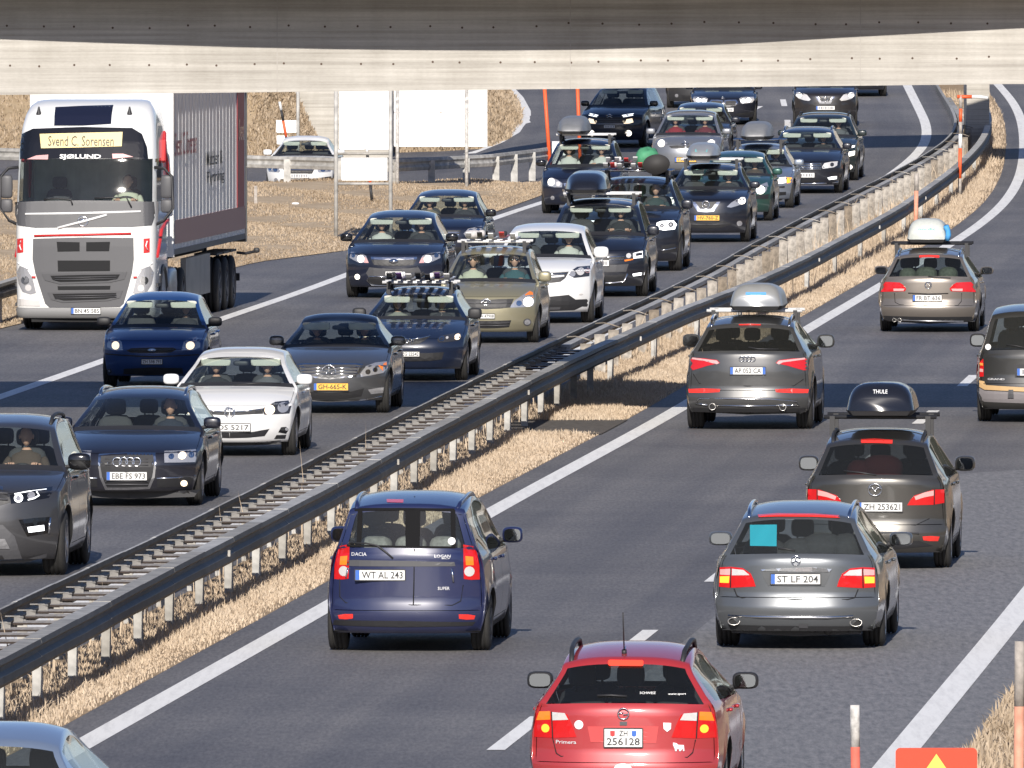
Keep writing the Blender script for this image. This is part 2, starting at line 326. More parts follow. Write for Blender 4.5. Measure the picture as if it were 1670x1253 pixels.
# ground far and near beneath everything
def dirtmat(name, c1, c2, sc=3.0, bump=.3):
    m, t, b = newmat(name); tc = t.nodes.new('ShaderNodeTexCoord'); n = t.nodes.new('ShaderNodeTexNoise'); n.inputs['Scale'].default_value = sc; n.inputs['Detail'].default_value = 9; n.inputs['Roughness'].default_value = .7
    t.links.new(tc.outputs['Object'], n.inputs['Vector']); r = t.nodes.new('ShaderNodeValToRGB'); r.color_ramp.elements[0].position = .35; r.color_ramp.elements[1].position = .68
    r.color_ramp.elements[0].color = (*c1, 1); r.color_ramp.elements[1].color = (*c2, 1); t.links.new(n.outputs[0], r.inputs[0]); t.links.new(r.outputs[0], b.inputs['Base Color']); b.inputs['Roughness'].default_value = .95; b.inputs['Specular IOR Level'].default_value = .1
    bp = t.nodes.new('ShaderNodeBump'); bp.inputs['Strength'].default_value = bump; t.links.new(n.outputs[0], bp.inputs['Height']); t.links.new(bp.outputs[0], b.inputs['Normal'])
    return m
M_DIRT = dirtmat('dry_ground', (.26,.19,.12), (.44,.33,.22)); M_HILL = dirtmat('hill_ground', (.30,.225,.14), (.46,.36,.24), .8)
M_LAND = dirtmat('land', (.10,.09,.045), (.22,.18,.09), .05)
def zbase(X, Y): return min(zL(Y), zR(Y)) - .75
gcols = [(lambda Y, a=a: a) for a in (-4000,-1200,-300,-60,-20,0,30,80,300,1200,4000)]
tag(sheet('ground', M_LAND, gcols, zbase, rows=[-4000,-1500,-500,-150,0]+list(range(120,700,20))+[1000,2000,4500]), kind='structure')

rr = sheet('road', M_ASPR, [(lambda Y, a=a: MR(Y)+a) for a in (-.5,.5,1.5,3.8,5.6,7.6,8.3)], lambda X, Y: zR(Y), MR); tag(rr, kind='structure')
lc = [0.12,-.8,-1.6,-2.6,-4,-5.5,-7,-8.5,-10,-11,-12,-13,-14,-16,-18,-21,-25,-30,-36]
ll = sheet('road', M_ASPL, [(lambda Y, a=a: RAILL(Y)+a) for a in reversed(lc)], zLeft, RAILL); tag(ll, kind='structure')
def zmed(X, Y):
    a, b = RAILL(Y)+.12, MR(Y)-.5; f = sm(X, a, a+.3); return zL(Y)*(1-f)+zR(Y)*f+.02*math.sin(3.1*f)
tag(sheet('median_strip', M_DIRT, [(lambda Y, f=f: (RAILL(Y)+.12)*(1-f)+(MR(Y)-.5)*f) for f in np.linspace(0,1,8)], zmed), kind='structure')
def zver(X, Y): return zR(Y) + .02 + .35*sm(X-MR(Y)-8.3, 0, 6) + 1.2*sm(X-MR(Y)-8.3, 5, 30)
tag(sheet('right_verge', M_DIRT, [(lambda Y, a=a: MR(Y)+8.3+a) for a in (0,.6,1.5,3,6,12,25,60)], zver), kind='structure')
tag(sheet('gravel_crossing', dirtmat('dark_gravel', (.075,.068,.062), (.17,.155,.14), 9), [(lambda Y, f=f: (RAILR(Y)-.5)*(1-f)+(MR(Y)-.46)*f) for f in np.linspace(0,1,5)], lambda X, Y: zmed(X, Y)+.012, rows=list(np.linspace(234.6,240.9,6))), kind='structure')
# straw verge between the slow lane and the ramp rail
EP = sorted([ground(px, py, zL) for px, py in [(-80,549),(0,537),(29,530),(150,497),(300,458),(420,428),(567,409),(700,376),(812,345),(860,328),(887,318),(894,304),(893,295)]], key=lambda p: p.y)
def xedge(Y): return float(np.interp(Y, [p.y for p in EP], [p.x for p in EP]))
VROWS = list(np.linspace(EP[0].y-3, 406, 50))
def zverge(X, Y): return zL(Y) + .012 + .14*sm(xedge(Y)-X, 0, 2.5)*sm(407-Y, 0, 6) + .05*math.sin(X*1.7+Y*.35)*sm(xedge(Y)-X, 0, 1.5)
M_VDIRT = dirtmat('verge_ground', (.38,.29,.19), (.54,.43,.30), 1.2)
tag(sheet('left_verge', M_VDIRT, [(lambda Y, a=a: xedge(Y)-a*(1 if Y > 292 else max(.02, (Y-283)/9))) for a in (22,16,12,9,7,5,3.5,2,1,.4,0)], zverge, rows=VROWS), kind='structure')
# hill beyond the ramp
HB = [ground(px, py, zLeft, 0, True) for px, py in [(-160,262),(-60,260),(60,259),(200,258),(330,258),(440,257),(520,256),(600,252),(660,249),(720,247),(770,245),(805,239),(832,226),(850,203),(853,183),(844,162),(827,141),(812,124),(802,108)]]
HH = [(0,0),(1.2,.35),(3,1.0),(6,2.2),(10,3.8),(16,5.6),(26,7.2),(60,9)]
def hillpt(i, k, jit=True):
    p = HB[i]; d, h = HH[k]; a = -.75; 
    return Vector((p.x + d*(-.62), p.y + d*.78, p.z - .02 + h + (.12*math.sin(i*2.3+k*1.7) if k else 0)))
hv = [hillpt(i, k) for i in range(len(HB)) for k in range(len(HH))]; nk = len(HH)
hm = MB(); hm.add(hv, [(i*nk+k, (i+1)*nk+k, (i+1)*nk+k+1, i*nk+k+1) for i in range(len(HB)-1) for k in range(nk-1)])
tag(hm.build('hill', M_HILL, smooth=True), kind='structure')

# painted markings -------------------------------------------------
def paintmat():
    m, t, b = newmat('road_paint'); tc = t.nodes.new('ShaderNodeTexCoord'); n = t.nodes.new('ShaderNodeTexNoise'); n.inputs['Scale'].default_value = 9; n.inputs['Detail'].default_value = 8; n.inputs['Roughness'].default_value = .75
    mp = t.nodes.new('ShaderNodeMapping'); mp.inputs['Scale'].default_value = (1,.06,1); t.links.new(tc.outputs['Object'], mp.inputs['Vector']); t.links.new(mp.outputs[0], n.inputs['Vector'])
    r = t.nodes.new('ShaderNodeValToRGB'); r.color_ramp.elements[0].position = .28; r.color_ramp.elements[1].position = .55; r.color_ramp.elements[0].color = (.66,.65,.63,1); r.color_ramp.elements[1].color = (.84,.83,.80,1)
    t.links.new(n.outputs[0], r.inputs[0]); t.links.new(r.outputs[0], b.inputs['Base Color']); b.inputs['Roughness'].default_value = .75
    return m
M_PAINT = paintmat()
def marking(name, fx, y0, y1, wd, zf, step=2.0):
    ys = list(np.arange(y0, y1, step)) + [y1]; vs = []; fs = []
    for Y in ys:
        x = fx(Y); z = (zf(x, Y) if zf is zLeft else zf(Y)) + .005
        vs += [(x-wd/2, Y, z), (x+wd/2, Y, z)]
    for i in range(len(ys)-1): fs.append((2*i, 2*i+1, 2*i+3, 2*i+2))
    me = bpy.data.meshes.new(name); me.from_pydata(vs, [], fs); me.materials.append(M_PAINT)
    return tag(link(name, me), kind='structure')
marking('edge_line', MR, 60, 640, .27, zR)
marking('edge_line', lambda Y: MR(Y)+7.66, 60, 640, .30, zR)
d0 = 213325/1425.0
for k in range(-4, 24):
    a = d0 + 18.0*k*.995; marking('lane_dash', lambda Y: MR(Y)+3.90, a, a+6.0, .17, zR)
LE = curve_from([(23,640),(86,618),(161,592),(359,520),(480,482),(567,448),(814,352),(889,329)], zL, s=10)
marking('edge_line', LE, 60, 470, .25, zL)
marking('edge_line', lambda Y: RAILL(Y)-.80, 60, 640, .27, zL)
pl = ground(1278,168,zL)
off = pl.x - RAILL(pl.y)
for k in range(-20, 6):
    a = pl.y - 3 + 18.0*k; marking('lane_dash', lambda Y: RAILL(Y)+off, a, a+6, .17, zL)
rp = [ground(px, py, zLeft, 0, True) for px, py in [(735,258),(760,253),(790,245),(820,232),(845,216),(856,200),(856,181),(844,159),(826,140),(812,124)]]
m = MB()
vs = []
for i, p in enumerate(rp):
    t_ = rp[min(i+1, len(rp)-1)]-rp[max(i-1, 0)]; t_.z = 0; t_.normalize(); r_ = Vector((t_.y, -t_.x, 0)); vs += [p+r_*.17+Vector((0,0,.006)), p-r_*.17+Vector((0,0,.006))]
m.add(vs, [(2*i, 2*i+1, 2*i+3, 2*i+2) for i in range(len(rp)-1)]); tag(m.build('ramp_edge_line', M_PAINT), kind='structure')

# concrete ---------------------------------------------------------
def concrete(name, col, stain=.5):
    m, t, b = newmat(name); tc = t.nodes.new('ShaderNodeTexCoord')
    def N(scl, vs_, det=8):
        mp = t.nodes.new('ShaderNodeMapping'); mp.inputs['Scale'].default_value = vs_; t.links.new(tc.outputs['Object'], mp.inputs['Vector'])
        n = t.nodes.new('ShaderNodeTexNoise'); n.inputs['Scale'].default_value = scl; n.inputs['Detail'].default_value = det; n.inputs['Roughness'].default_value = .65; t.links.new(mp.outputs[0], n.inputs['Vector']); return n
    def R(n, a, b_, ca, cb):
        r = t.nodes.new('ShaderNodeValToRGB'); r.color_ramp.elements[0].position = a; r.color_ramp.elements[1].position = b_; r.color_ramp.elements[0].color = (*ca,1); r.color_ramp.elements[1].color = (*cb,1); t.links.new(n.outputs[0], r.inputs[0]); return r
    def mul(a, b_, f):
        x = t.nodes.new('ShaderNodeMixRGB'); x.blend_type = 'MULTIPLY'; x.inputs[0].default_value = f; t.links.new(a.outputs[0], x.inputs[1]); t.links.new(b_.outputs[0], x.inputs[2]); return x
    base = t.nodes.new('ShaderNodeRGB'); base.outputs[0].default_value = (*col, 1)
    boards = N(1.0, (.16,.16,11), 5); streak = N(1.1, (2.2,2.2,.16)); blot = N(.8, (1,1,1)); fine = N(14, (1,1,3))
    c = mul(base, R(boards, .33, .66, (.62,.60,.57), (1.18,1.17,1.15)), .8); c = mul(c, R(streak, .3, .6, (.62,.60,.57), (1.05,1.05,1.05)), stain*.4); c = mul(c, R(blot, .3, .65, (.75,.73,.70), (1.1,1.1,1.1)), .6); c = mul(c, R(fine, .3, .7, (.85,.85,.85), (1.1,1.1,1.1)), .5)
    # thin board joints, every 12 cm of height
    sp = t.nodes.new('ShaderNodeSeparateXYZ'); t.links.new(tc.outputs['Object'], sp.inputs[0])
    t.links.new(c.outputs[0], b.inputs['Base Color']); b.inputs['Roughness'].default_value = .85
    bp = t.nodes.new('ShaderNodeBump'); bp.inputs['Strength'].default_value = .35; t.links.new(boards.outputs[0], bp.inputs['Height']); t.links.new(bp.outputs[0], b.inputs['Normal'])
    return m
M_CONC = concrete('board_marked_concrete', (.47,.455,.425)); M_CONC2 = concrete('grey_concrete', (.47,.45,.41), .8)
BY = 237.0
br = empty('bridge', (0, BY, 0)); tag(br, 'pale board-marked concrete overpass crossing above all lanes at the top', 'bridge')
xs = np.linspace(-24, 26, 41)
def zbot(x): return float(np.interp(x, [-7.35, 7.35], [8.05-355*BY/FP, 8.05-337*BY/FP])) if abs(x) < 7.35 else (8.05-355*BY/FP if x < 0 else 8.05-337*BY/FP)
m = MB(); vs = []
for x in xs:
    zb = zbot(x); vs += [(x,0,zb),(x,0,6.38),(x,6.2,6.38),(x,6.2,zb)]
n = len(xs)
m.add(vs, [(i*4+k, (i+1)*4+k, (i+1)*4+(k+1)%4, i*4+(k+1)%4) for i in range(n-1) for k in range(4)] + [(0,1,2,3), (4*n-1,4*n-2,4*n-3,4*n-4)])
m.build('beam', M_CONC, br)
def overhang(x):
    px = PW/2 + x*FP/BY; y = float(np.interp(px, [-300,0,200,400,600,800,1000,1200,1400,1670,2000], [52,65,72,78,82,83,81,72,60,46,30]))
    return max(.3, (6.38-(8.05-(y+200)*BY/FP))/math.tan(SUN_EL)*math.cos(SUN_AZ))
m = MB(); vs = []
for x in xs:
    L = overhang(x); vs += [(x,-L,6.382),(x,-L,6.66),(x,8.6,6.66),(x,8.6,6.382)]
m.add(vs, [(i*4+k, (i+1)*4+k, (i+1)*4+(k+1)%4, i*4+(k+1)%4) for i in range(n-1) for k in range(4)] + [(0,1,2,3), (4*n-1,4*n-2,4*n-3,4*n-4)])
m.build('deck_slab', M_CONC2, br)
m = MB()
for px in list(np.arange(14, 1670, 57.0)):
    for py, jit in ((44 if px < 900 else 38, 5), (109 - px*.009, 4)):
        p = at_depth(px+random.uniform(-8,8), py+random.uniform(-jit,jit)*.5, BY); 
        k = 8; r = .017
        m.add([(p.x+r*math.cos(2*math.pi*q/k), -.003, p.z+r*math.sin(2*math.pi*q/k)) for q in range(k)] + [(p.x+r*math.cos(2*math.pi*q/k), .02, p.z+r*math.sin(2*math.pi*q/k)) for q in range(k)], [tuple(range(k))]+[(q,(q+1)%k,(q+1)%k+k,q+k) for q in range(k)])
tag(m.build('tie_holes', pm('tie_hole', (.09,.06,.045), .9), br), kind='stuff')
for px in (452, 930, 1403):
    x = (px-PW/2)*BY/FP; m = MB(); m.box((0,-.002,(zbot(x)+6.38)/2), (.014,.004,6.37-zbot(x))); m.build('construction_joint', pm('joint_dark', (.37,.35,.32), .9), br, loc=(x,0,0))
for x0, x1 in ((-29,-23.5),(25.5,31)):
    m = MB(); m.box(((x0+x1)/2,3.1,2.4), (x1-x0,6.0,7.9)); m.build('abutment', M_CONC2, br)
# second overpass beyond: throws the far band of shade; its pier and wing wall show
b2 = empty('far_bridge', (0, 420, 0)); tag(b2, 'second concrete overpass farther on, pale pier standing in the median', 'bridge')
def b2pt(x, d, z): return (x, .55*x + d, z)
m = MB(); vs = []
for x in (-4.2,0,8,16,30,44): vs += [b2pt(x,0,6.0),b2pt(x,0,7.1),b2pt(x,7.6,7.1),b2pt(x,7.6,6.0)]
m.add(vs, [(i*4+k, (i+1)*4+k, (i+1)*4+(k+1)%4, i*4+(k+1)%4) for i in range(5) for k in range(4)] + [(0,1,2,3),(23,22,21,20)]); m.build('deck', M_CONC2, b2)
xa = (1574-PW/2)*446/FP; xb = (1611-PW/2)*446/FP
m = MB(); m.box(((xa+xb)/2, 446-420, 3.1), (xb-xa, 3.0, 6.1)); m.build('pier', M_CONC2, b2)
m = MB(); W_ = lambda px, py: at_depth(px, py, 439.0)
poly = [W_(455,258), W_(640,258), W_(640,250), W_(640,60), W_(455,60)]
m.add([(p.x, 439-420, p.z) for p in poly]+[(p.x, 439-420+4, p.z) for p in poly], [(0,1,2,3,4),(9,8,7,6,5)]+[(k,k+5,(k+1)%5+5,(k+1)%5) for k in range(5)]); m.build('wing_wall', M_CONC2, b2)
for x in (42,): m = MB(); m.box((x, .55*x+4.5, 3), (3,9,6)); m.build('abutment', M_CONC2, b2)

# grassed nose of the embankment, lapping in front of the wing wall
E0 = [at_depth(px, py, Y_) for px, py, Y_ in ((380,262,434),(470,262,434),(548,262,435),(530,246,435.5),(505,200,437.5),(480,150,438.6),(462,110,438.9),(380,60,438.9),(300,60,438.9),(300,262,434))]
m = MB(); c0 = at_depth(420, 180, 437.2); vs = [tuple(c0)]+[tuple(p) for p in E0]
m.add(vs, [(0,k,k+1) for k in range(1, len(E0))]+[(0,len(E0),1)]); tag(m.build('embankment', M_HILL), kind='structure')
EMB = []
for _ in range(9000):
    k = random.randrange(0, len(E0)-1); a, b = random.random(), random.random()
    if a+b > 1: a, b = 1-a, 1-b
    p = c0*(1-a-b)+E0[k]*a+E0[k+1]*b; EMB.append(tuple(p))
# ring of wooded hills, unseen, added to darken reflections and block low sky
M_FOREST = dirtmat('unseen_hills_forest', (.030,.036,.022), (.075,.068,.042), .012, .0)
hv = []; hn = 72
for k in range(hn):
    a = 2*math.pi*k/hn; ahead = max(0, math.sin(a)); R0 = 2300+300*math.sin(3*a)
    top = (330+90*math.sin(5*a+1)+60*math.sin(11*a))*(1-.72*ahead)
    for q, (rr_, f) in enumerate(((0,0),(350,.35),(750,.75),(1100,1.0),(1700,.6))): hv.append(((R0+rr_)*math.cos(a), (R0+rr_)*math.sin(a), -3+top*f))
m = MB(); m.add(hv, [(k*5+q, ((k+1)%hn)*5+q, ((k+1)%hn)*5+q+1, k*5+q+1) for k in range(hn) for q in range(4)]); tag(m.build('unseen_hills', M_FOREST, smooth=True), kind='structure')

# ------------------------------------------------------------------ guardrails
PROF_R = [(-.17,0),(0,0),(.012,-.05),(-.03,-.09),(-.03,-.13),(.012,-.17),(.012,-.24),(-.03,-.285),(-.06,-.30),(-.17,-.29)]
PROF_L = [(-.005,0),(.03,0),(.03,-.05),(.0,-.09),(.0,-.13),(.03,-.17),(.03,-.24),(.0,-.285),(-.01,-.30),(-.04,-.29),(-.04,-.02)]
gr = empty('median_guardrail', (MR(200)-2, 200, 0)); tag(gr, 'weathered double steel guardrail with rungs running down the median', 'guardrail')
def rel(p): return (p[0]-gr.location.x, p[1]-gr.location.y, p[2])
def railz(Y, zf, h): return zf(Y)+h
Y = 136.0; k = 0
while Y < 600:
    L_ = 4.0 if Y < 400 else 12.0
    for fx, zf, h, prof in ((RAILR, zR, .74, PROF_R), (RAILL, zM, .74, PROF_L)):
        ys = np.linspace(Y-.10, Y+L_, 3 if L_ < 5 else 6); dz = .004*(k % 2)
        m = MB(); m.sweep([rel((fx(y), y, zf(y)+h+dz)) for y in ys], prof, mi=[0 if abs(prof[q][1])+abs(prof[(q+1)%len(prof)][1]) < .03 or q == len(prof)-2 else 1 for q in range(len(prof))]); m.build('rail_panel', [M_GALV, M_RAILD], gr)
    Y += L_; k += 1
YT = 256.0
rung = None; post = None; brk = None
M_RUNG = pm('rung_steel', (.42,.385,.34), .8, .1, noise=.8, nscale=14)
i = 0; Y = 138.0
while Y < YT:
    xl, xr = RAILL(Y)+.17, RAILR(Y)-.16; zm = zR(Y)
    if rung is None:
        m = MB(); m.box((0,0,0), (1,.56,.020)); m.m[2] = 1; rung = m.mesh('rung', [M_RUNG, pm('rung_front', (.045,.033,.027), .9, noise=.4)])  # front face of each rung darker and browner than its top
        m = MB(); m.box((.03,0,.01), (.09,.025,.085)); m.box((-.03,0,.06), (.15,.03,.012)); m.tube([(-.05,.02,.05),(.08,-.02,.05)], .010, 5); brk = m.mesh('bracket', pm('bracket_steel', (.22,.21,.195), .7, noise=.4, nscale=20))
        m = MB(); m.box((0,0,-.36), (.10,.012,.78)); m.box((-.045,.03,-.36), (.01,.06,.78)); m.box((.045,.03,-.36), (.01,.06,.78)); post = m.mesh('post', M_GALV)
    o = link('rung', rung, gr, rel(((xl+xr)/2, Y, zm+.615+.006*math.sin(i*2.1)))); o.scale = (xr-xl, 1, 1)
    link('bracket', brk, gr, rel((xl+.02, Y, zm+.62)))
    if i % 3 == 0: link('post', post, gr, rel((RAILR(Y)-.22, Y, zR(Y)+.56))); link('post', post, gr, rel((RAILL(Y)+.22, Y+1.2, zM(Y)+.56)))
    Y += 1.333; i += 1
post2 = None; Y = YT+3; i = 0
while Y < 470:
    if post2 is None:
        m = MB(); m.box((0,0,-.36), (.17,.012,.80)); m.box((-.08,.03,-.36), (.012,.06,.80)); m.box((.08,.03,-.36), (.012,.06,.80))
        for zz in (-.08,-.2,-.32): m.tube([(-.05,-.012,zz),(-.05,.0,zz)], .014, 6)
        post2 = m.mesh('post', M_GALVD)
        m = MB(); m.tube([(-.16,0,.05),(-.02,-.03,.06),(.12,-.06,.03),(.26,-.05,-.02)], .010, 5); arm = m.mesh('spacer', M_GALVD)
        m = MB(); m.tube([(0,0,0),(.0,.0,.10)], .10, 8); 
    o = link('post', post2, gr, rel((RAILL(Y)+.36, Y, zM(Y)+.63-.05*random.random()))); o.rotation_euler = (random.uniform(-.03,.03), random.uniform(-.04,.04), 0)
    if i % 2 == 0: link('spacer', arm, gr, rel((RAILL(Y)+.22, Y, zM(Y)+.68)))
    if i % 3 == 0: link('post', post, gr, rel((RAILR(Y)-.22, Y, zR(Y)+.56)))
    Y += 4.0; i += 1
for Y in np.arange(YT+1, 470, 8.0):
    m = MB(); ys = [Y, Y+4, Y+8.05]; m.sweep([rel((RAILL(y)+.15, y, zM(y)+.66)) for y in ys], [(-.07,-.07),(-.07,0),(.07,0),(.07,-.07)]); m.build('channel', M_GALV, gr)
# reflectors on the rail face
m = MB(); m.box((0,0,0), (.03,.05,.07)); rf = m.mesh('reflector', M_GALV)
for Y in np.arange(151, 420, 28.0): link('reflector', rf, gr, rel((RAILR(Y)+.02, Y, zR(Y)+.60)))

def simple_rail(name, label, pts, prof, spacing, postw, back):
    g = empty(name, pts[0]); tag(g, label, 'guardrail'); P0 = Vector(pts[0]); pts = [Vector(p) for p in pts]
    for a, b in zip(pts[:-1], pts[1:]):
        n_ = max(1, round((b-a).length/4.0)); 
        for q in range(n_):
            m = MB(); m.sweep([a+(b-a)*(q/n_)-P0+Vector((0,0,.74)), a+(b-a)*((q+1.02)/n_)-P0+Vector((0,0,.74))], prof); m.build('rail_panel', M_GALV, g)
    m = MB(); m.box((0,0,-.35), (postw,.10,.72), bev=0); pmesh = m.mesh('post', M_GALV)
    acc = 0.6
    for a, b in zip(pts[:-1], pts[1:]):
        L_ = (b-a).length; d = (b-a)/L_
        while acc < L_:
            p = a+d*acc-P0; link('post', pmesh, g, (p.x+back[0], p.y+back[1], p.z+.66)); acc += spacing
        acc -= L_
    return g
RB = [ground(px, py, zL) for px, py in [(-80,287),(100,292),(300,299),(470,304),(640,309),(715,305),(800,300),(866,292),(893,288)]]
simple_rail('ramp_guardrail', 'galvanised guardrail with wide posts in front of the exit ramp', RB, [(0,.0),(.04,-.01),(.06,-.08),(.02,-.13),(.02,-.17),(.06,-.22),(.04,-.30),(0,-.31)], 2.0, .17, (0,-.10))
RB = [ground(px, py, zL) for px, py in [(-170,600),(-60,556),(4,530),(40,518)]]
simple_rail('shoulder_guardrail', 'short dark guardrail beside the left shoulder next to the truck', RB, PROF_R, 4.0, .10, (-.12,0))

# ------------------------------------------------------------------ dry grass (one mesh per area, blades of real size)
def grassmat(name, cols):
    m, t, b = newmat(name); a = t.nodes.new('ShaderNodeAttribute'); a.attribute_name = 'tone'
    r = t.nodes.new('ShaderNodeValToRGB'); r.color_ramp.elements[0].color = (*cols[0],1); r.color_ramp.elements[1].color = (*cols[-1],1); r.color_ramp.elements[0].position = 0; r.color_ramp.elements[1].position = 1
    for k, c in enumerate(cols[1:-1]): e = r.color_ramp.elements.new((k+1)/(len(cols)-1)); e.color = (*c,1)
    t.links.new(a.outputs['Fac'], r.inputs[0]); t.links.new(r.outputs[0], b.inputs['Base Color']); b.inputs['Roughness'].default_value = .8; b.inputs['Specular IOR Level'].default_value = .2
    return m
M_STRAW = grassmat('straw', [(.37,.285,.20),(.48,.38,.275),(.55,.445,.33),(.61,.505,.385)]); M_STRAWB = grassmat('straw_brown', [(.24,.18,.12),(.35,.27,.185),(.42,.335,.24),(.48,.39,.29)])
def blades(name, pts, hgt, wid, mat, lean=.5, kind='stuff', tone=None):
    P = np.array(pts, float); n = len(P); rng = np.random.default_rng(len(P))
    h = hgt*(.45+.9*rng.random(n)**1.3) if np.isscalar(hgt) else np.asarray(hgt)*(.45+.9*rng.random(n)); wd = wid*(.6+.8*rng.random(n)); az = rng.random(n)*6.283; le = lean*rng.random(n)*h; la = rng.random(n)*6.283
    ax, ay = np.cos(az)*wd/2, np.sin(az)*wd/2; lx, ly = np.cos(la)*le, np.sin(la)*le
    V = np.zeros((n, 5, 3)); 
    V[:,0] = P + np.stack([ax, ay, -0.02*np.ones(n)], 1); V[:,1] = P - np.stack([ax, ay, 0.02*np.ones(n)], 1)
    V[:,2] = P + np.stack([lx*.35+ax*.8, ly*.35+ay*.8, h*.55], 1); V[:,3] = P + np.stack([lx*.35-ax*.8, ly*.35-ay*.8, h*.55], 1); V[:,4] = P + np.stack([lx, ly, h*(1-.25*le/np.maximum(h,1e-6))], 1)
    idx = np.arange(n)*5
    T = np.concatenate([np.stack([idx, idx+1, idx+3], 1), np.stack([idx, idx+3, idx+2], 1), np.stack([idx+2, idx+3, idx+4], 1)], 0)
    me = bpy.data.meshes.new(name); me.vertices.add(5*n); me.vertices.foreach_set('co', V.reshape(-1)); me.loops.add(3*len(T)); me.loops.foreach_set('vertex_index', T.reshape(-1).astype(np.int32))
    me.polygons.add(len(T)); me.polygons.foreach_set('loop_start', np.arange(0, 3*len(T), 3, dtype=np.int32)); me.polygons.foreach_set('loop_total', np.full(len(T), 3, dtype=np.int32)); me.update(); me.validate()
    tn = np.clip((rng.random(n)*.55 + .45*(tone if tone is not None else rng.random(n))), 0, 1)
    at = me.attributes.new('tone', 'FLOAT', 'POINT'); at.data.foreach_set('value', np.repeat(tn, 5).astype(np.float32)); me.materials.append(mat)
    return tag(link(name, me), kind=kind)
def patch_noise(x, y): return .5+.5*np.clip(np.sin(x*1.3+1.1*np.sin(y*.21))*np.sin(y*.37+.6*np.sin(x*2.1))+.4*np.sin(x*4.1+y*.9), -1, 1)
rng = np.random.default_rng(3)
pts = []; tn = []; hs = []
def fill_median(y0, y1, dens, hg, hstep=1.0):
    Y = y0
    while Y < y1:
        a, b = RAILL(Y)+.3, MR(Y)-.44; n_ = int(dens*(b-a)*1.0)
        for _ in range(n_):
            y = Y+random.random(); f = random.random(); a2, b2 = RAILL(y)+.3, MR(y)-.50; x = a2+(b2-a2)*f
            edge = (b2-x)
            if edge < .14 and random.random() < .6: continue
            if 235.2 < y < 240.5 and x > RAILR(y)-.5: continue
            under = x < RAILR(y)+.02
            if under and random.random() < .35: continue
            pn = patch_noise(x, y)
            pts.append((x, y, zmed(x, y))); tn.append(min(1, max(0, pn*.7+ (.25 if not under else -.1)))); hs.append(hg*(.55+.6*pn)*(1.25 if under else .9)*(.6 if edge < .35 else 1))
        Y += hstep
fill_median(136, 330, 640, .085); fill_median(330, 420, 190, .17); fill_median(420, 500, 90, .2)
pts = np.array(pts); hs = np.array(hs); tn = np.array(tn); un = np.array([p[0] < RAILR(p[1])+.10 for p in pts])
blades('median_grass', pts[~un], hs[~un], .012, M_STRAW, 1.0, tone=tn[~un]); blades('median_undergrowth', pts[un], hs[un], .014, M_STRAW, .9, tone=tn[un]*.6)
pts = []; hs = []
for _ in range(900):                                         # tall dry stalks between the rails
    y = random.uniform(270, 440) if random.random() < .75 else random.uniform(140, 256); x = RAILL(y)+random.uniform(.15, .5 if y < 256 else 1.5)
    if x > RAILR(y)-.1: continue
    pts.append((x, y, zmed(x, y))); hs.append(random.uniform(.35, .72 if random.random() < .95 else .95))
blades('dry_stalks', pts, hs, .016, M_STRAW, .35)
pts = []; tn = []
for _ in range(160000):
    y = random.uniform(EP[0].y, 406); x = xedge(y) - random.random()**1.2*13*(1 if y > 292 else max(.02, (y-283)/9)) - .02; pts.append((x, y, zverge(x, y))); tn.append(patch_noise(x*.6, y*.5)*.8)
blades('verge_grass', pts, .05, .018, M_STRAWB, 1.6, tone=np.array(tn))
pts = []; tn = []
for _ in range(70000):
    i = random.uniform(0, len(HB)-1.001); k = random.random()*5.0; i0, k0 = int(i), int(k); fi, fk = i-i0, k-k0
    p = (hillpt(i0,k0)*(1-fi)+hillpt(i0+1,k0)*fi)*(1-fk)+(hillpt(i0,k0+1)*(1-fi)+hillpt(i0+1,k0+1)*fi)*fk
    pts.append(tuple(p)); tn.append(patch_noise(p.x*.7, p.y*.4+p.z)*.9)
blades('hill_grass', pts, .13, .035, M_STRAWB, 1.3, tone=np.array(tn))
blades('embankment_grass', EMB, .13, .035, M_STRAWB, 1.3)
pts = []; tn = []
for _ in range(26000):
    y = random.uniform(112, 200); x = MR(y)+8.3+random.random()**1.4*3.4; pts.append((x, y, zver(x, y))); tn.append(patch_noise(x, y)*.9)
blades('right_verge_grass', pts, .15, .02, M_STRAWB, 1.0, tone=np.array(tn))

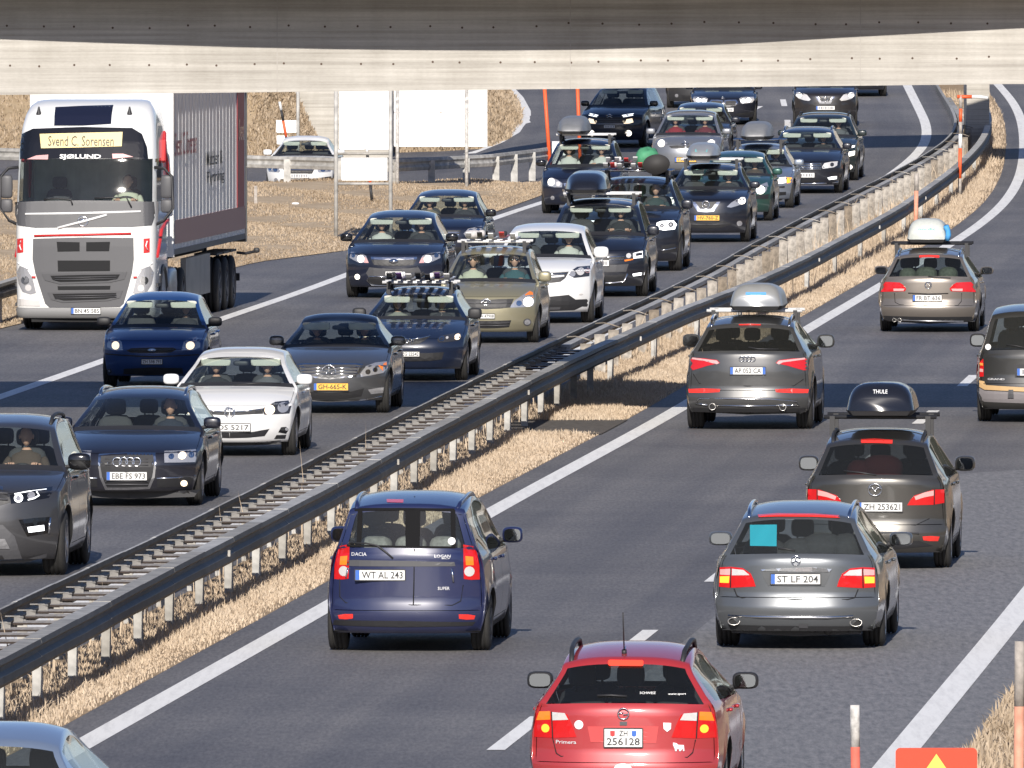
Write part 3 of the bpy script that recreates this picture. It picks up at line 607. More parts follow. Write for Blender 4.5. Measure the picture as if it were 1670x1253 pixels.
# ------------------------------------------------------------------ signs and poles
def post_tube(x, y, z0, z1, r=.04): m = MB(); m.tube([(x,y,z0),(x,y,z1)], r, 10); return m
def sign_back(name, label, Yd, base_py, posts_px, panels, rails=()):
    p0 = at_depth(posts_px[0], base_py, Yd); g = empty(name, p0); tag(g, label, 'sign')
    for px in posts_px:
        p = at_depth(px, base_py, Yd)-p0; top = at_depth(px, 118, Yd)-p0
        m = post_tube(0, 0, -.1, top.z, .045); m.build('post', M_POLEW if len(posts_px) > 1 and base_py < 350 else M_GALV, g, True, loc=(p.x, -.05, p.z))
    for (xa_, ya, xb_, yb, nx, ny) in panels:
        a = at_depth(xa_, ya, Yd)-p0; b = at_depth(xb_, yb, Yd)-p0
        for ix in range(nx):
            for iy in range(ny):
                x0 = a.x+(b.x-a.x)*ix/nx+.004; x1 = a.x+(b.x-a.x)*(ix+1)/nx-.004; z1 = a.z+(b.z-a.z)*iy/ny-.004; z0 = a.z+(b.z-a.z)*(iy+1)/ny+.004
                m = MB(); m.box(((x0+x1)/2, .03, (z0+z1)/2), (x1-x0, .02, z1-z0)); m.box(((x0+x1)/2, .015, z0+.012), (x1-x0, .03, .02)); m.box((x0+.01, .015, (z0+z1)/2), (.016, .03, z1-z0)); m.build('panel', M_SIGNB, g)
    for (xa_, xb_, y_) in rails:
        a = at_depth(xa_, y_, Yd)-p0; b = at_depth(xb_, y_, Yd)-p0; m = MB(); m.tube([a+Vector((0,-.03,0)), b+Vector((0,-.03,0))], .03, 8); m.build('cross_rail', M_GALV, g, True)
    return g
sign_back('road_sign', 'narrow two-post sign seen from behind, with a smaller white panel below', ground(592,392,zL).y, 394, (548,637), [(553,128,636,245,2,1),(556,257,632,295,1,1)], [(546,640,251),(546,640,300)])
sign_back('road_sign', 'wide white back of a four-panel road sign on two thick posts', ground(700,311,zL).y, 312, (648,761), [(642,128,795,240,2,2)], [])
sg = sign_back('road_sign', 'two small white panel backs on one post behind the ramp guardrail', 430.0, 262, (486,), [(450,196,484,217,1,1),(451,221,470,236,1,1)], [])
def pole(name, label, base, top, bands, r=.035, lean_y=0.0):
    b = Vector(base); t_ = Vector(top)-b; g = empty(name, b); tag(g, label, 'snow pole', 'marker poles beside the road')
    for (f0, f1, mt) in bands:
        m = MB(); m.tube([t_*f0, t_*f1], r, 10); m.build('band', mt, g, True)
    return g
bp = ground(608, 342, zL)
pole('snow_pole', 'leaning black and orange snow pole in front of the narrow sign', bp, at_depth(598, 240, bp.y), [(0,.12,M_SIGNB),(.12,.4,M_PLASTIC),(.4,.66,M_ORANGE),(.66,.9,M_PLASTIC),(.9,1,M_SIGNB)])
pole('snow_pole', 'black and orange snow pole behind the ramp guardrail near the white car', at_depth(473,258,415), at_depth(456,166,415), [(0,.38,M_PLASTIC),(.38,.66,M_ORANGE),(.66,.85,M_PLASTIC),(.85,1,M_SIGNB)])
pole('snow_pole', 'tall orange pole left of the car with the silver roof box', at_depth(898,284,411), at_depth(887,128,411), [(0,1,M_ORANGE)], .05)
pole('snow_pole', 'tall orange pole in front of the dark car coming off the ramp', at_depth(946,262,426), at_depth(941,118,426), [(0,1,M_ORANGE)], .05)
gp = pole('snow_pole', 'tall grey and orange pole with a crossbar beside the median guardrail', ground(1565,321,zR), at_depth(1567,156,ground(1565,321,zR).y), [(0,.18,M_POLEG),(.18,.48,M_ORANGE),(.48,.62,M_WHITE),(.62,.74,M_POLEG),(.74,.87,M_ORANGE),(.87,1,M_POLEG)], .045)
m = MB(); q = [at_depth(px, py, gp.location.y)-gp.location for px, py in ((1561,158),(1585,158),(1598,158),(1611,160))]
m.tube(q[:2], .045, 8); m.build('crossbar', M_ORANGE, gp, True); m = MB(); m.tube(q[1:], .04, 8); m.build('crossbar_end', M_WHITE, gp, True)
pb = ground(1493,384,zR)
pole('snow_pole', 'faded pinkish wooden pole in the straw left of the dark rail bend', pb, at_depth(1495,283,pb.y), [(0,.72,M_POLEF),(.72,1,M_POLEG)], .05)
pole('snow_pole', 'worn white-topped red pole at the bottom edge left of the red board', (at_depth(1399,1253,120).x, 120, zR(120)), at_depth(1394,1150,120), [(0,.84,M_POLER),(.84,1,M_POLEW)], .036)
pole('snow_pole', 'peeling pole with grey top in the brown grass at the right edge', (at_depth(1660,1253,130).x, 130, zR(130)), at_depth(1663,1046,130), [(0,.73,M_POLEF),(.73,1,M_POLEG)], .042)
m = MB(); p = ground(417,345,zL); m.box((0,0,.22),(.07,.05,.75)); tag(m.build('marker_stake', M_POLEG, loc=p), 'thin weathered wooden stake in the straw verge behind the trailer', 'stake')
m = MB(); p = ground(482,352,zL); p.z = zverge(p.x, p.y); m.box((0,0,.12),(.17,.10,.05), bev=.6); tag(m.build('litter', M_WHITE, loc=p), 'crumpled white piece of litter lying on the straw verge', 'litter')
# red board with yellow triangle, bottom right
Yb = 125.0; p0 = at_depth(1527, 1300, Yb); wb = 133*Yb/FP
g = empty('warning_board', (p0.x, Yb, zver(p0.x, Yb))); tag(g, 'bright red warning board with a yellow triangle at the bottom right corner', 'sign')
ztop = at_depth(1527,1220,Yb).z - g.location.z
m = MB(); k = 8; pr = []
for (cx, cz, a0) in ((wb/2-.035, ztop-.035, 0), (-wb/2+.035, ztop-.035, 90), (-wb/2+.035, ztop-.65, 180), (wb/2-.035, ztop-.65, 270)):
    for q in range(5): a = math.radians(a0+q*22.5); pr.append((cx+.035*math.cos(a), cz+.035*math.sin(a)))
m.prism(pr, lambda a, b, d: (a, d, b), -.01, .01); m.build('board', pm('board_red', (.80,.055,.02), .4), g)
m = MB(); m.prism([(0, ztop-.045), (-.31, ztop-.50), (.31, ztop-.50)], lambda a, b, d: (a, d, b), -.018, -.0105); m.build('triangle', pm('triangle_yellow', (.9,.62,.10), .4), g)
for s in (1,): m = post_tube(0, .05, -.05, ztop-.05, .03); m.build('post', M_GALV, g, True)
# crash cushion at the end of the ramp rail
p = at_depth(911, 262, 414); g = empty('crash_cushion', (p.x, 414, zL(414)-.1)); tag(g, 'pale ribbed end block behind the ramp guardrail', 'crash cushion')
m = MB(); m.box((0,0,.45), (.34,.8,.92)); m.build('block', M_SIGNB, g)
for q in range(4): m = MB(); m.box((-.13+q*.085, -.415, .45), (.03,.03,.9)); m.build('rib', M_SIGNB, g)
# ================================================================== VEHICLES
KIND = {  # proportions by body type
 'hatch':  dict(zh=.74, zc=.97, dc=1.05, dr=2.05, rw=.655, bw=.90, drr=.32, gb=.98, dg=.06, tail='hatch'),
 'sedan':  dict(zh=.70, zc=.96, dc=1.28, dr=2.15, rw=.64, bw=.90, drr=1.55, gb=.99, dg=.95, tail='sedan'),
 'estate': dict(zh=.71, zc=.96, dc=1.22, dr=2.10, rw=.645, bw=.90, drr=.42, gb=.96, dg=.07, tail='hatch'),
 'suv':    dict(zh=.90, zc=1.14, dc=1.10, dr=2.05, rw=.68, bw=.915, drr=.42, gb=1.10, dg=.07, tail='hatch'),
 'mpv':    dict(zh=.80, zc=1.05, dc=.92, dr=1.95, rw=.68, bw=.91, drr=.30, gb=1.05, dg=.05, tail='hatch'),
}
NF = 14
VC = np.array([-1,-.985,-.955,-.91,-.84,-.74,-.6,-.43,-.22,0,.22,.43,.6,.74,.84,.91,.955,.985,1.0])
_shared = {}
def tyre_mesh():
    if 'tyre' not in _shared:
        m = MB(); pr = [(-.5,.66),(-.5,.78),(-.47,.90),(-.40,.975),(-.33,.995)]
        for c in (-.2,0,.2): pr += [(c-.045,1.0),(c-.03,.965),(c+.03,.965),(c+.045,1.0)]
        pr += [(.33,.995),(.40,.975),(.47,.90),(.5,.78),(.5,.66)]
        m.lathe(pr, 30); _shared['tyre'] = m.mesh('tyre', M_RUBBER, True)
        m = MB(); m.lathe([(.30,.68),(.49,.67),(.46,.62),(.30,.60)], 26)
        m.lathe([(.26,.0),(.26,.62)], 26)
        _shared['rim0'] = None
        for q in range(5):
            a = q*2*math.pi/5; c, s = math.cos(a), math.sin(a); px, pz = -s, c
            m.add([(c*.1+px*.09,.44,s*.1+pz*.09),(c*.1-px*.09,.44,s*.1-pz*.09),(c*.64-px*.13,.47,s*.64-pz*.13),(c*.64+px*.13,.47,s*.64+pz*.13),(c*.1+px*.09,.30,s*.1+pz*.09),(c*.1-px*.09,.30,s*.1-pz*.09),(c*.64-px*.13,.30,s*.64-pz*.13),(c*.64+px*.13,.30,s*.64+pz*.13)], [(0,1,2,3),(0,4,5,1),(1,5,6,2),(2,6,7,3),(3,7,4,0)])
        m.lathe([(.47,.0),(.47,.10),(.44,.14)], 12)
        _shared['rim'] = m.mesh('rim', M_RIM); _shared['rimd'] = _shared['rim'].copy(); _shared['rimd'].materials[0] = M_HUB
    return _shared['tyre'], _shared['rim'], _shared['rimd']
def seat_mesh(mat):
    k = 'seat'+mat.name
    if k not in _shared:
        m = MB(); m.rbox((0,0,.10), (.52,.50,.18), .5); m.rbox((-.30,0,.42), (.16,.48,.66), .5); m.rbox((-.36,0,.86), (.11,.27,.20), .5); m.tube([(-.35,.06,.7),(-.36,.06,.8)], .012, 5); m.tube([(-.35,-.06,.7),(-.36,-.06,.8)], .012, 5)
        _shared[k] = m.mesh('seat', mat, True)
    return _shared[k]
def wheelsteer_mesh():
    if 'sw' not in _shared:
        m = MB(); m.tube([(0,.185*math.cos(a),.185*math.sin(a)) for a in np.linspace(0, 2*math.pi, 25)], .016, 6, cap=False); m.rbox((0,0,-.01), (.05,.16,.11), .6); m.box((0,0,0), (.02,.36,.03)); m.box((0,0,-.09), (.02,.03,.16)); _shared['sw'] = m.mesh('steering_wheel', M_PLASTIC, True)
    return _shared['sw']

class Car: pass
def body_geometry(P):
    L, W, H, r = P['L'], P['W'], P['H'], P['r']; K = dict(KIND[P['kind']]); K.update(P)
    zb = K.get('zb', .20); zh, zc, dc, dr = K['zh'], K['zc'], K['dc'], K['dr']; FO, WB = P['FO'], P['WB']
    zr = H-.085; drr = L-K['drr']; zrr = K.get('zrr', H-.09); dg = L-K['dg']; gb = K['gb']
    RO = L-FO-WB
    belt0 = zc-.035; zshift = K.get('belt_rise', .04)
    def belt(d): return belt0 + zshift*(d-dc)/2.2
    gz = np.array([0,.18,.33,.50,.72,belt0,belt0+.06,H-.22,H-.12,H+.05]); gf = np.array([.90,.915,.965,1.0,.992,K.get('shoulder',.955),.90 if 'bwx' not in K else K['bwx'],K['rw']+.055,K['rw']+.01,K['rw']-.10])
    gzz = np.linspace(-.05, H+.1, 120); gv = np.interp(gzz, gz, gf); kr = np.ones(5)/5; gv = np.convolve(np.pad(gv, 2, mode='edge'), kr, mode='valid')
    nt_, rt_ = K.get('ntaper', .075), K.get('rtaper', .06)
    def plan(d):
        f = max(0, 1-max(0, d-.38)/.8); q = max(0, 1-max(0, (L-d)-.30)/.9); return 1-nt_*f*f-rt_*q*q
    def Yf(d, z): return W/2*plan(d)*float(np.interp(z, gzz, gv))
    cf, cr = K.get('cf', .38), K.get('cr', .24)
    # fascia centre profiles
    def fz(z0): return [z0 - x for x in (0,.018,.045,.085,.14)] + list(np.linspace(z0-.14, zb, 10))[1:]
    fzs = fz(zh); nose = K.get('nose', .05)
    def fd(z): return float(np.interp(z, [zb, zb+.08, .36, .52, .62, zh-.10, zh-.03, zh], [.10,.05,.015,0,.0,nose*.5,nose+.01,nose+.06]))
    rzs = fz(gb); bump = K.get('rbump', .05); zbt = K.get('zbt', .58)
    def rd(z): return L - float(np.interp(z, [zb, zb+.10, .40, zbt-.02, zbt+.03, gb-.25, gb-.05, gb], [.10,.03,.0,.0,bump,bump+.0,K['dg']-.012,K['dg']])) if K['tail'] == 'hatch' else L - float(np.interp(z, [zb, zb+.1, .40, zbt-.02, zbt+.03, zt-.03, zt], [.10,.03,0,0,.03,.04,.06]))
    zt = K.get('zt', gb)
    if K['tail'] == 'sedan':
        zt = K.get('zt', gb-.01); rzs = fz(zt)
    rows = []   # (d, z, dx, dz, p, tag)
    for j in range(NF-1, -1, -1): rows.append((fd(fzs[j]), fzs[j], cf, 0.0, 3.0, 'front'))
    d0 = fd(zh)
    for i in range(1, 10):
        t = i/9; rows.append((d0+(dc-d0)*t, zh+(zc-zh)*(t**.85)+.035*math.sin(math.pi*t)*K.get('hoodbulge',1), cf+(.26-cf)*t, .055*(.6+.4*math.sin(math.pi*t)), 3.4+0*t, 'hood'))
    for i in range(1, 11):
        t = i/10; rows.append((dc+(dr-dc)*t, zc+(zr-zc)*t+.045*math.sin(math.pi*t), .26+(.13-.26)*t, .03+.03*t, 2.4, 'ws'))
    dl = drr-.05; de0 = dr+.13
    for i in range(1, 23):
        t = i/22; t2 = t; d = dr+(drr-dr)*t2; q = (t2-.42)/.58 if t2 > .42 else (t2-.42)/.42
        z = (H if True else 0) - (.085 if t2 < .42 else (H-zrr))*q*q
        rows.append((d, z, .13*(1-t)**2-.05*t, .06, 3.2, 'roof'))
    n_rg = 9
    for i in range(1, n_rg+1):
        t = i/n_rg; zz = zrr+(gb-zrr)*t; rows.append((drr+(dg-drr)*(t**K.get('rgp', .8)), zz, -.05-(.12 if K['tail']=='hatch' else .16)*t, .06*(1-t)+.015*t, 2.8, 'rg'))
    if K['tail'] == 'sedan':
        dT = rd(zt)
        for i in range(1, 7):
            t = i/6; rows.append((dg+(dT-dg)*t, gb+(zt-gb)*t+.02*math.sin(math.pi*t), -.20-.02*t, .03, 3.0, 'trunk'))
        rows[-1] = (dT, zt, -cr, .015, 3.0, 'trunk')
    else:
        rows[-1] = (rd(gb), gb, -cr, .0, 2.8, 'rg')
    i_rear0 = len(rows)-1
    for j in range(1, NF): 
        z = rzs[j]; rows.append((rd(z), z, -cr, 0.0, 3.0, 'rear'))
    i_front0 = NF-1
    nC = len(VC); V = []; idx = {}
    for i, (d, z, dx, dz, p, tg) in enumerate(rows):
        de, ze = d+dx, z-dz; ye = Yf(de, ze)
        for c, v in enumerate(VC):
            a = abs(v)**p; V.append((-(d+dx*a), v*ye, z-dz*a))
    def vid(i, c): return i*nC+c
    F = []; T = []
    gl_v = K.get('glv', .93)
    for i in range(len(rows)-1):
        tg = rows[i+1][5] if i+1 <= i_rear0 else 'rear'
        for c in range(nC-1):
            vm = abs((VC[c]+VC[c+1])/2); F.append((vid(i,c), vid(i,c+1), vid(i+1,c+1), vid(i+1,c)))
            zm = (rows[i][1]+rows[i+1][1])/2
            if tg == 'front': t_ = 'front_bumper' if zm < zh-.03 else 'bonnet'
            elif tg == 'hood': t_ = 'bonnet' if vm < .965 else 'body'
            elif tg == 'ws':
                k = i-(NF-1)-9
                t_ = 'windscreen' if (vm < gl_v and k <= 8) else ('body' if vm >= gl_v or k > 8 else 'body')
                if k == 0: t_ = 'cowl' if vm < .96 else 'body'
            elif tg == 'rg':
                k = i-(NF-1)-9-10-22
                kk0, kk1 = K.get('rgrows', (1, 7))
                t_ = 'rear_window' if (vm < K.get('rglv', .92) and kk0 <= k <= kk1) else ('tailgate' if K['tail']=='hatch' and vm < .95 and k >= 1 else 'body')
            elif tg == 'trunk': t_ = 'tailgate' if vm < .965 else 'body'
            elif tg == 'rear': t_ = 'tailgate' if (zm > zbt and vm < .955) else ('rear_bumper' if zm < zbt else 'body')
            else: t_ = 'body'
            T.append(t_)
    # side columns
    top_i = list(range(i_front0+1, i_rear0))
    ra = r+.055
    fracF = [(zh-z)/(zh-zb) for z in fzs]
    for side in (0, nC-1):
        sg = -1 if side == 0 else 1
        cols = [([vid(NF-1-j, side) for j in range(NF)], rows[NF-1][0]+rows[NF-1][2], False, zh)]
        for i in top_i:
            d, z, dx, dz, p, tg = rows[i]; de, ze = d+dx, z-dz
            zbt_ = zb+.02
            for da in (FO, FO+WB):
                if abs(de-da) < ra: zbt_ = max(zbt_, r+math.sqrt(ra*ra-(de-da)**2)*.98)
            bl = belt(de); green = ze > bl+.05 and tg in ('ws','roof','rg')
            ids = [vid(i, side)]; zs = []
            if green:
                g = ze-bl; mtop = min(.05, g*.3); zs = [ze-mtop, ze-mtop-(g-mtop)*.33, ze-mtop-(g-mtop)*.66, bl] + list(np.linspace(bl-.03, zbt_, NF-5))
            else: zs = [ze-(ze-zbt_)*fracF[j] for j in range(1, NF)]
            for zz in zs:
                y = Yf(de, zz)
                for da in (FO, FO+WB):      # flare round the arches
                    q = math.hypot(de-da, zz-r)
                    if q < ra+.10: y += .012*max(0, 1-(q-ra)/.10) if q >= ra-.03 else .012
                y -= .012*math.exp(-((zz-.46)/.05)**2)*(1 if FO+.45 < de < FO+WB-.45 else 0)
                ids.append(len(V)); V.append((-de, sg*y, zz))
            cols.append((ids, de, green, ze))
        cols.append(([vid(i_rear0+j, side) for j in range(NF)], rows[i_rear0][0]+rows[i_rear0][2], False, gb))
        dB = K.get('dB', FO+WB*.49); dC = K.get('dC', FO+WB*.90); dA = cols[0][1]
        dQ = K.get('dQ', L-K['drr']-.14); doorF = FO+.42
        for a in range(len(cols)-1):
            ca, cb = cols[a], cols[a+1]; dm = (ca[1]+cb[1])/2
            for j in range(NF-1):
                q = (ca[0][j], cb[0][j], cb[0][j+1], ca[0][j+1])
                F.append(q if sg < 0 else q[::-1])
                t_ = 'body'
                if ca[2] and cb[2] and 1 <= j <= 3:
                    if abs(dm-dB) < .055: t_ = 'pillar_b'
                    elif abs(dm-dC) < .06: t_ = 'pillar_c'
                    elif dm < dB: t_ = 'side_window_f'
                    elif dm < dC: t_ = 'side_window_r'
                    elif dm < dQ and K['tail'] == 'hatch': t_ = 'side_window_q'
                elif ca[2] and cb[2] and j >= 4 and doorF < dm < dC-.05 and j < NF-2: t_ = 'door_f' if dm < dB else 'door_r'
                if t_ != 'body': t_ += ('_l' if sg > 0 else '_r')
                T.append(t_)
        if side == 0: colsR = cols
        else: colsL = cols
    for a in range(len(colsL)-1):
        F.append((colsL[a][0][-1], colsL[a+1][0][-1], colsR[a+1][0][-1], colsR[a][0][-1])); T.append('underbody')
    F.append(tuple(vid(0, c) for c in range(nC))); T.append('underbody')
    F.append(tuple(vid(len(rows)-1, c) for c in reversed(range(nC)))); T.append('underbody')
    off = L/2
    V = [(x+off, y, z) for x, y, z in V]
    return V, F, T, K, belt, Yf

FR = {}
def face_basis(sg): return Vector((0,sg,0)), Vector((0,0,1)), Vector((sg,0,0))

class Vehicle:
    def __init__(s, name, label, P, cx, gy, out=False, yaw=0.0, zf=None, group=None, cat='car', crop=None, glass=None, interior=True, z0=None, Yd=None, paintm=None, sc=1.0):
        s.P = P; s.out = out; s.name = name; L = P['L']
        zf = zf or (zR if out else zL)
        road = (lambda Y: MR(Y)) if out else (lambda Y: RAILL(Y))
        if Yd is None: pa = ground(cx, gy, zf); Yax = pa.y; zax = pa.z
        else: Yax = Yd; zax = z0 if z0 is not None else zf(Yd)
        if z0 is not None: zax = z0
        ang = math.atan2(road(Yax+12)-road(Yax-12), 24.0) + yaw       # clockwise from +Y
        fwd = Vector((math.sin(ang), math.cos(ang), 0)); head = fwd if out else -fwd
        near = sc*P['FO'] if not out else sc*(L-P['FO']-P['WB'])
        Yn = Yax - near*math.cos(ang)
        rx = ray(cx, gy); Xn = rx.x/rx.y*Yn
        base = Vector((Xn, Yn, zax)) + fwd*(L/2*sc)
        s.rz = math.atan2(head.y, head.x)
        pit = 0.0
        s.root = empty(name, base, s.rz); s.root.scale = (sc,sc,sc); s.sc = sc; tag(s.root, label, cat, group)
        s.mat = Matrix.Translation(base) @ Matrix.Rotation(s.rz, 4, 'Z') @ Matrix.Scale(sc, 4); s.inv = s.mat.inverted()
        s.crop = crop; s.sg = -1 if out else 1
        V, F, T, K, belt, Yf = body_geometry(P); s.K = K; s.belt = belt; s.Yf = Yf; s.paint = paintm
        s.bvh = BVHTree.FromPolygons([Vector(v) for v in V], F)
        full = bpy.data.meshes.new('tmp'); full.from_pydata(V, [], F); 
        bm = bmesh.new(); bm.from_mesh(full); bmesh.ops.recalc_face_normals(bm, faces=bm.faces); bm.normal_update()
        # weight out underbody so that edges stay round
        nrm = {v.index: v.normal.copy() for v in bm.verts}
        F = [tuple(v.index for v in f.verts) for f in bm.faces]; bm.free(); bpy.data.meshes.remove(full)
        tags = {}
        for f, t in zip(F, T): tags.setdefault(t, []).append(f)
        glass = glass or {}
        G = {'windscreen': glass.get('ws', M_GLASS), 'rear_window': glass.get('rw', M_REAR)}
        order = ['body','front_bumper','bonnet','tailgate','rear_bumper','cowl','underbody','windscreen','rear_window'] + sorted(t for t in tags if t.startswith(('side_window','door','pillar')))
        s.parts = {}
        for t in order:
            if t not in tags: continue
            nm = t
            for suf in ('_b_l','_b_r','_c_l','_c_r','_f_l','_f_r','_r_l','_r_r','_q_l','_q_r'):
                if nm.endswith(suf): nm = nm[:-len(suf)]
            mt = G.get(t) or (glass.get('side', M_SIDE) if t.startswith('side_window') else None) or (M_BLACK if t.startswith('pillar') else None) or {'cowl':M_PLASTIC,'underbody':M_UNDER}.get(t) or (P.get('bumpermat') if t in ('front_bumper','rear_bumper') and P.get('bumpermat') else paintm)
            vs = sorted(set(i for f in tags[t] for i in f)); mp = {v: k for k, v in enumerate(vs)}
            co = [Vector(V[v]) for v in vs]; fs = [tuple(mp[i] for i in f) for f in tags[t]]
            if t in ('bonnet','tailgate') or t.startswith('door'):
                ed = {}
                for f in fs:
                    for k in range(len(f)): e = tuple(sorted((f[k], f[(k+1)%len(f)]))); ed[e] = ed.get(e, 0)+1
                bnd = set(i for e, c in ed.items() if c == 1 for i in e); nb = {}
                for e in ed:
                    nb.setdefault(e[0], []).append(e[1]); nb.setdefault(e[1], []).append(e[0])
                new = [c.copy() for c in co]
                for i in bnd:
                    ins = [j for j in nb[i] if j not in bnd]
                    if ins:
                        dv = sum((co[j]-co[i] for j in ins), Vector())
                        if dv.length > 1e-6: new[i] = co[i]+dv.normalized()*.0075
                co = new
            me = bpy.data.meshes.new(nm); me.from_pydata([tuple(c) for c in co], [], fs); me.materials.append(mt)
            me.polygons.foreach_set('use_smooth', [True]*len(me.polygons))
            if t != 'underbody': me.normals_split_custom_set_from_vertices([tuple(nrm[v]) for v in vs])
            s.parts[t] = link(nm, me, s.root)
        s.wheels(); 
        if interior: s.interior()
    # ---- pieces
    def wheels(s):
        P = s.P; t, rm, rd = tyre_mesh(); L = P['L']; off = L/2
        for d in (P['FO'], P['FO']+P['WB']):
            for sg in (1, -1):
                wd = P.get('tw', .205); y = sg*(P['W']/2*.985-wd/2-.01)
                w_ = empty('wheel', (off-d, y, P['r'])); w_.parent = s.root; w_.scale = (P['r'], wd, P['r'])
                if sg < 0: w_.rotation_euler = (0,0,math.pi)
                link('tyre', t, w_); link('rim', rd if P.get('dark_rim') else rm, w_)
    def interior(s):
        P, K = s.P, s.K; off = P['L']/2; W = P['W']; zc = K['zc']; H = P['H']
        m = MB(); d0 = K['dc']+.10
        m.box((off-d0-.28, 0, zc-.20), (.60, W*.82, .26)); m.rbox((off-d0-.35, .37, zc-.07), (.22,.42,.10), .5); m.box((off-(d0+.30+P['L']-.5)/2, 0, .36), (P['L']-d0-.9, W*.84, .05))
        for sg in (1,-1): m.box((off-(d0+P['L']-.5)/2, sg*W*.425, .60), (P['L']-d0-.6, .03, .50))
        m.build('dashboard', M_DASH, s.root)
        sm_ = seat_mesh(P.get('seatmat', M_SEAT)); df = K['dc']+1.0
        zs = P.get('zseat', H-1.12)
        for y in (.36,-.36): link('seat', sm_, s.root, (off-df, y, zs))
        dr_ = df+.86
        for y in (.42,0,-.42): o = link('rear_seat', sm_, s.root, (off-dr_, y, zs+.02)); o.scale = (1,.9,.96)
        o = link('steering_wheel', wheelsteer_mesh(), s.root, (off-df+.42, .36, zs+.40)); o.rotation_euler = (0, -.40, 0)
        s.df = df; s.zs = zs
        if P.get('visors', True) and not s.out:
            m = MB()
            dv = K['dr']+.06
            for sg in (1,-1):
                m = MB(); m.box((0,0,0), (.02,.42,.12), bev=.3); o = m.build('sun_visor', M_VISOR, s.root, True, loc=(off-dv+.045, sg*.35, H-.188)); o.rotation_euler = (0,.35,0)
            m = MB(); m.rbox((off-dv+.02, 0, H-.21), (.05,.22,.07), .5); m.build('rear_view_mirror', M_PLASTIC, s.root, True)
    def z2(s, x, y):
        x0, y0, k = s.crop; return x0+x/k, y0+y/k
    def hit(s, x, y, raw=False):
        """photo point -> point on the body, in the vehicle's own frame"""
        px, py = (x, y) if raw else s.z2(x, y)
        r = ray(px, py); o = s.inv @ Vector((0,0,CH)); d = (s.inv.to_3x3() @ r).normalized()
        h = s.bvh.ray_cast(o, d)
        if h[0] is not None and h[0].x*s.sg > -.2: return h[0]
        xn = s.sg*(s.P['L']/2-.15); t = (xn-o.x)/d.x; return o+d*t
    def surf(s, y, z, sg=None):
        sg = sg or s.sg
        h = s.bvh.ray_cast(Vector((sg*(s.P['L']/2+1.0), y, z)), Vector((-sg,0,0)))
        return h[0] if h[0] is not None and h[0].x*sg > 0 else None
    def lift(s, y, z, sg=None):
        sg = sg or s.sg
        for k in range(14):
            q = s.surf(y*(1-.012*k), z, sg)
            if q is not None: return Vector((q.x, y, z)), q
        return Vector((sg*(s.P['L']/2-.3), y, z)), None
    def yz(s, poly, raw=False): return [(h.y, h.z) for h in (s.hit(x, y, raw) for x, y in poly)]
    def decal(s, name, polyyz, mat, proud=.006, parent=None, sg=None, res=.07, depth=.02, flat=False):
        sg = sg or s.sg; bm = bmesh.new()
        vs = [bm.verts.new((0, y, z)) for y, z in polyyz]
        try: bm.faces.new(vs)
        except Exception: bm.free(); return None
        bmesh.ops.triangulate(bm, faces=bm.faces[:])
        for _ in range(4):
            es = [e for e in bm.edges if e.calc_length() > res]
            if not es: break
            bmesh.ops.subdivide_edges(bm, edges=es, cuts=1); bmesh.ops.triangulate(bm, faces=[f for f in bm.faces if len(f.verts) > 3])
        last = None
        xs = []
        for v in bm.verts:
            q, h = s.lift(v.co.y, v.co.z, sg); v.co = q + Vector((sg*proud, 0, 0)); xs.append(v.co.x)
        if flat:
            mx = max(xs, key=lambda a: a*sg)
            for v in bm.verts: v.co.x = mx
        be = [e for e in bm.edges if e.is_boundary]
        ex = bmesh.ops.extrude_edge_only(bm, edges=be)
        for v in [g for g in ex['geom'] if isinstance(g, bmesh.types.BMVert)]: v.co.x -= sg*depth
        bmesh.ops.recalc_face_normals(bm, faces=bm.faces)
        # make sure front faces look outwards
        me = bpy.data.meshes.new(name); bm.to_mesh(me); bm.free(); me.materials.append(mat)
        return link(name, me, parent or s.root)
    def feat(s, name, poly, mat, mirror=True, raw=False, **kw):
        p = s.yz(poly, raw); out = [s.decal(name, p, mat, **kw)]
        if mirror: out.append(s.decal(name, [(-y, z) for y, z in p][::-1], mat, **kw))
        return out
    def disc_yz(s, y, z, r, n=14, e=1.0): return [(y+r*math.cos(2*math.pi*k/n), z+r*e*math.sin(2*math.pi*k/n)) for k in range(n)]
    def disc(s, name, x, y, rad, mat, mirror=True, e=1.0, raw=False, **kw):
        h = s.hit(x, y, raw); k = s.pxm()
        r = .88*rad/k/(1 if raw else s.crop[2]); out = []
        for sgn in ((1,-1) if mirror else (1,)): out.append(s.decal(name, s.disc_yz(h.y*sgn, h.z, r, e=e), mat, **kw))
        return out
    def pxm(s): return FP/(s.root.location.y)*s.sc
    def line(s, name, pts, wd, mat, raw=False, mirror=False, proud=.012):
        P_ = [s.hit(x, y, raw) for x, y in pts]
        for sgn in ((1,-1) if mirror else (1,)):
            m = MB(); m.tube([(p.x+s.sg*proud, p.y*sgn, p.z) for p in P_], wd, 6); m.build(name, mat, s.root, True)
    def plate(s, x, y, txt, kind='eu', raw=False, bars=0, wd=None, z=None):
        h = s.hit(x, y, raw) if z is None else Vector((0, x, z)); q, _ = s.lift(h.y, h.z); w_, hh = {'eu':(.52,.11),'nl':(.52,.11),'chf':(.30,.08),'chr':(.30,.16),'fr':(.52,.11)}[kind]
        if wd: w_ = wd
        rt, up, nn = face_basis(s.sg); c = Vector((q.x+s.sg*.012, h.y, h.z))
        m = MB(); m.prism([(-w_/2,-hh/2),(w_/2,-hh/2),(w_/2,hh/2),(-w_/2,hh/2)], lambda a, b, d: c+rt*a+up*b+nn*d, -.015, .003); pl = m.build('number_plate', M_PLY if kind == 'nl' else M_PLW, s.root)
        m = MB(); e_ = .006   # rim
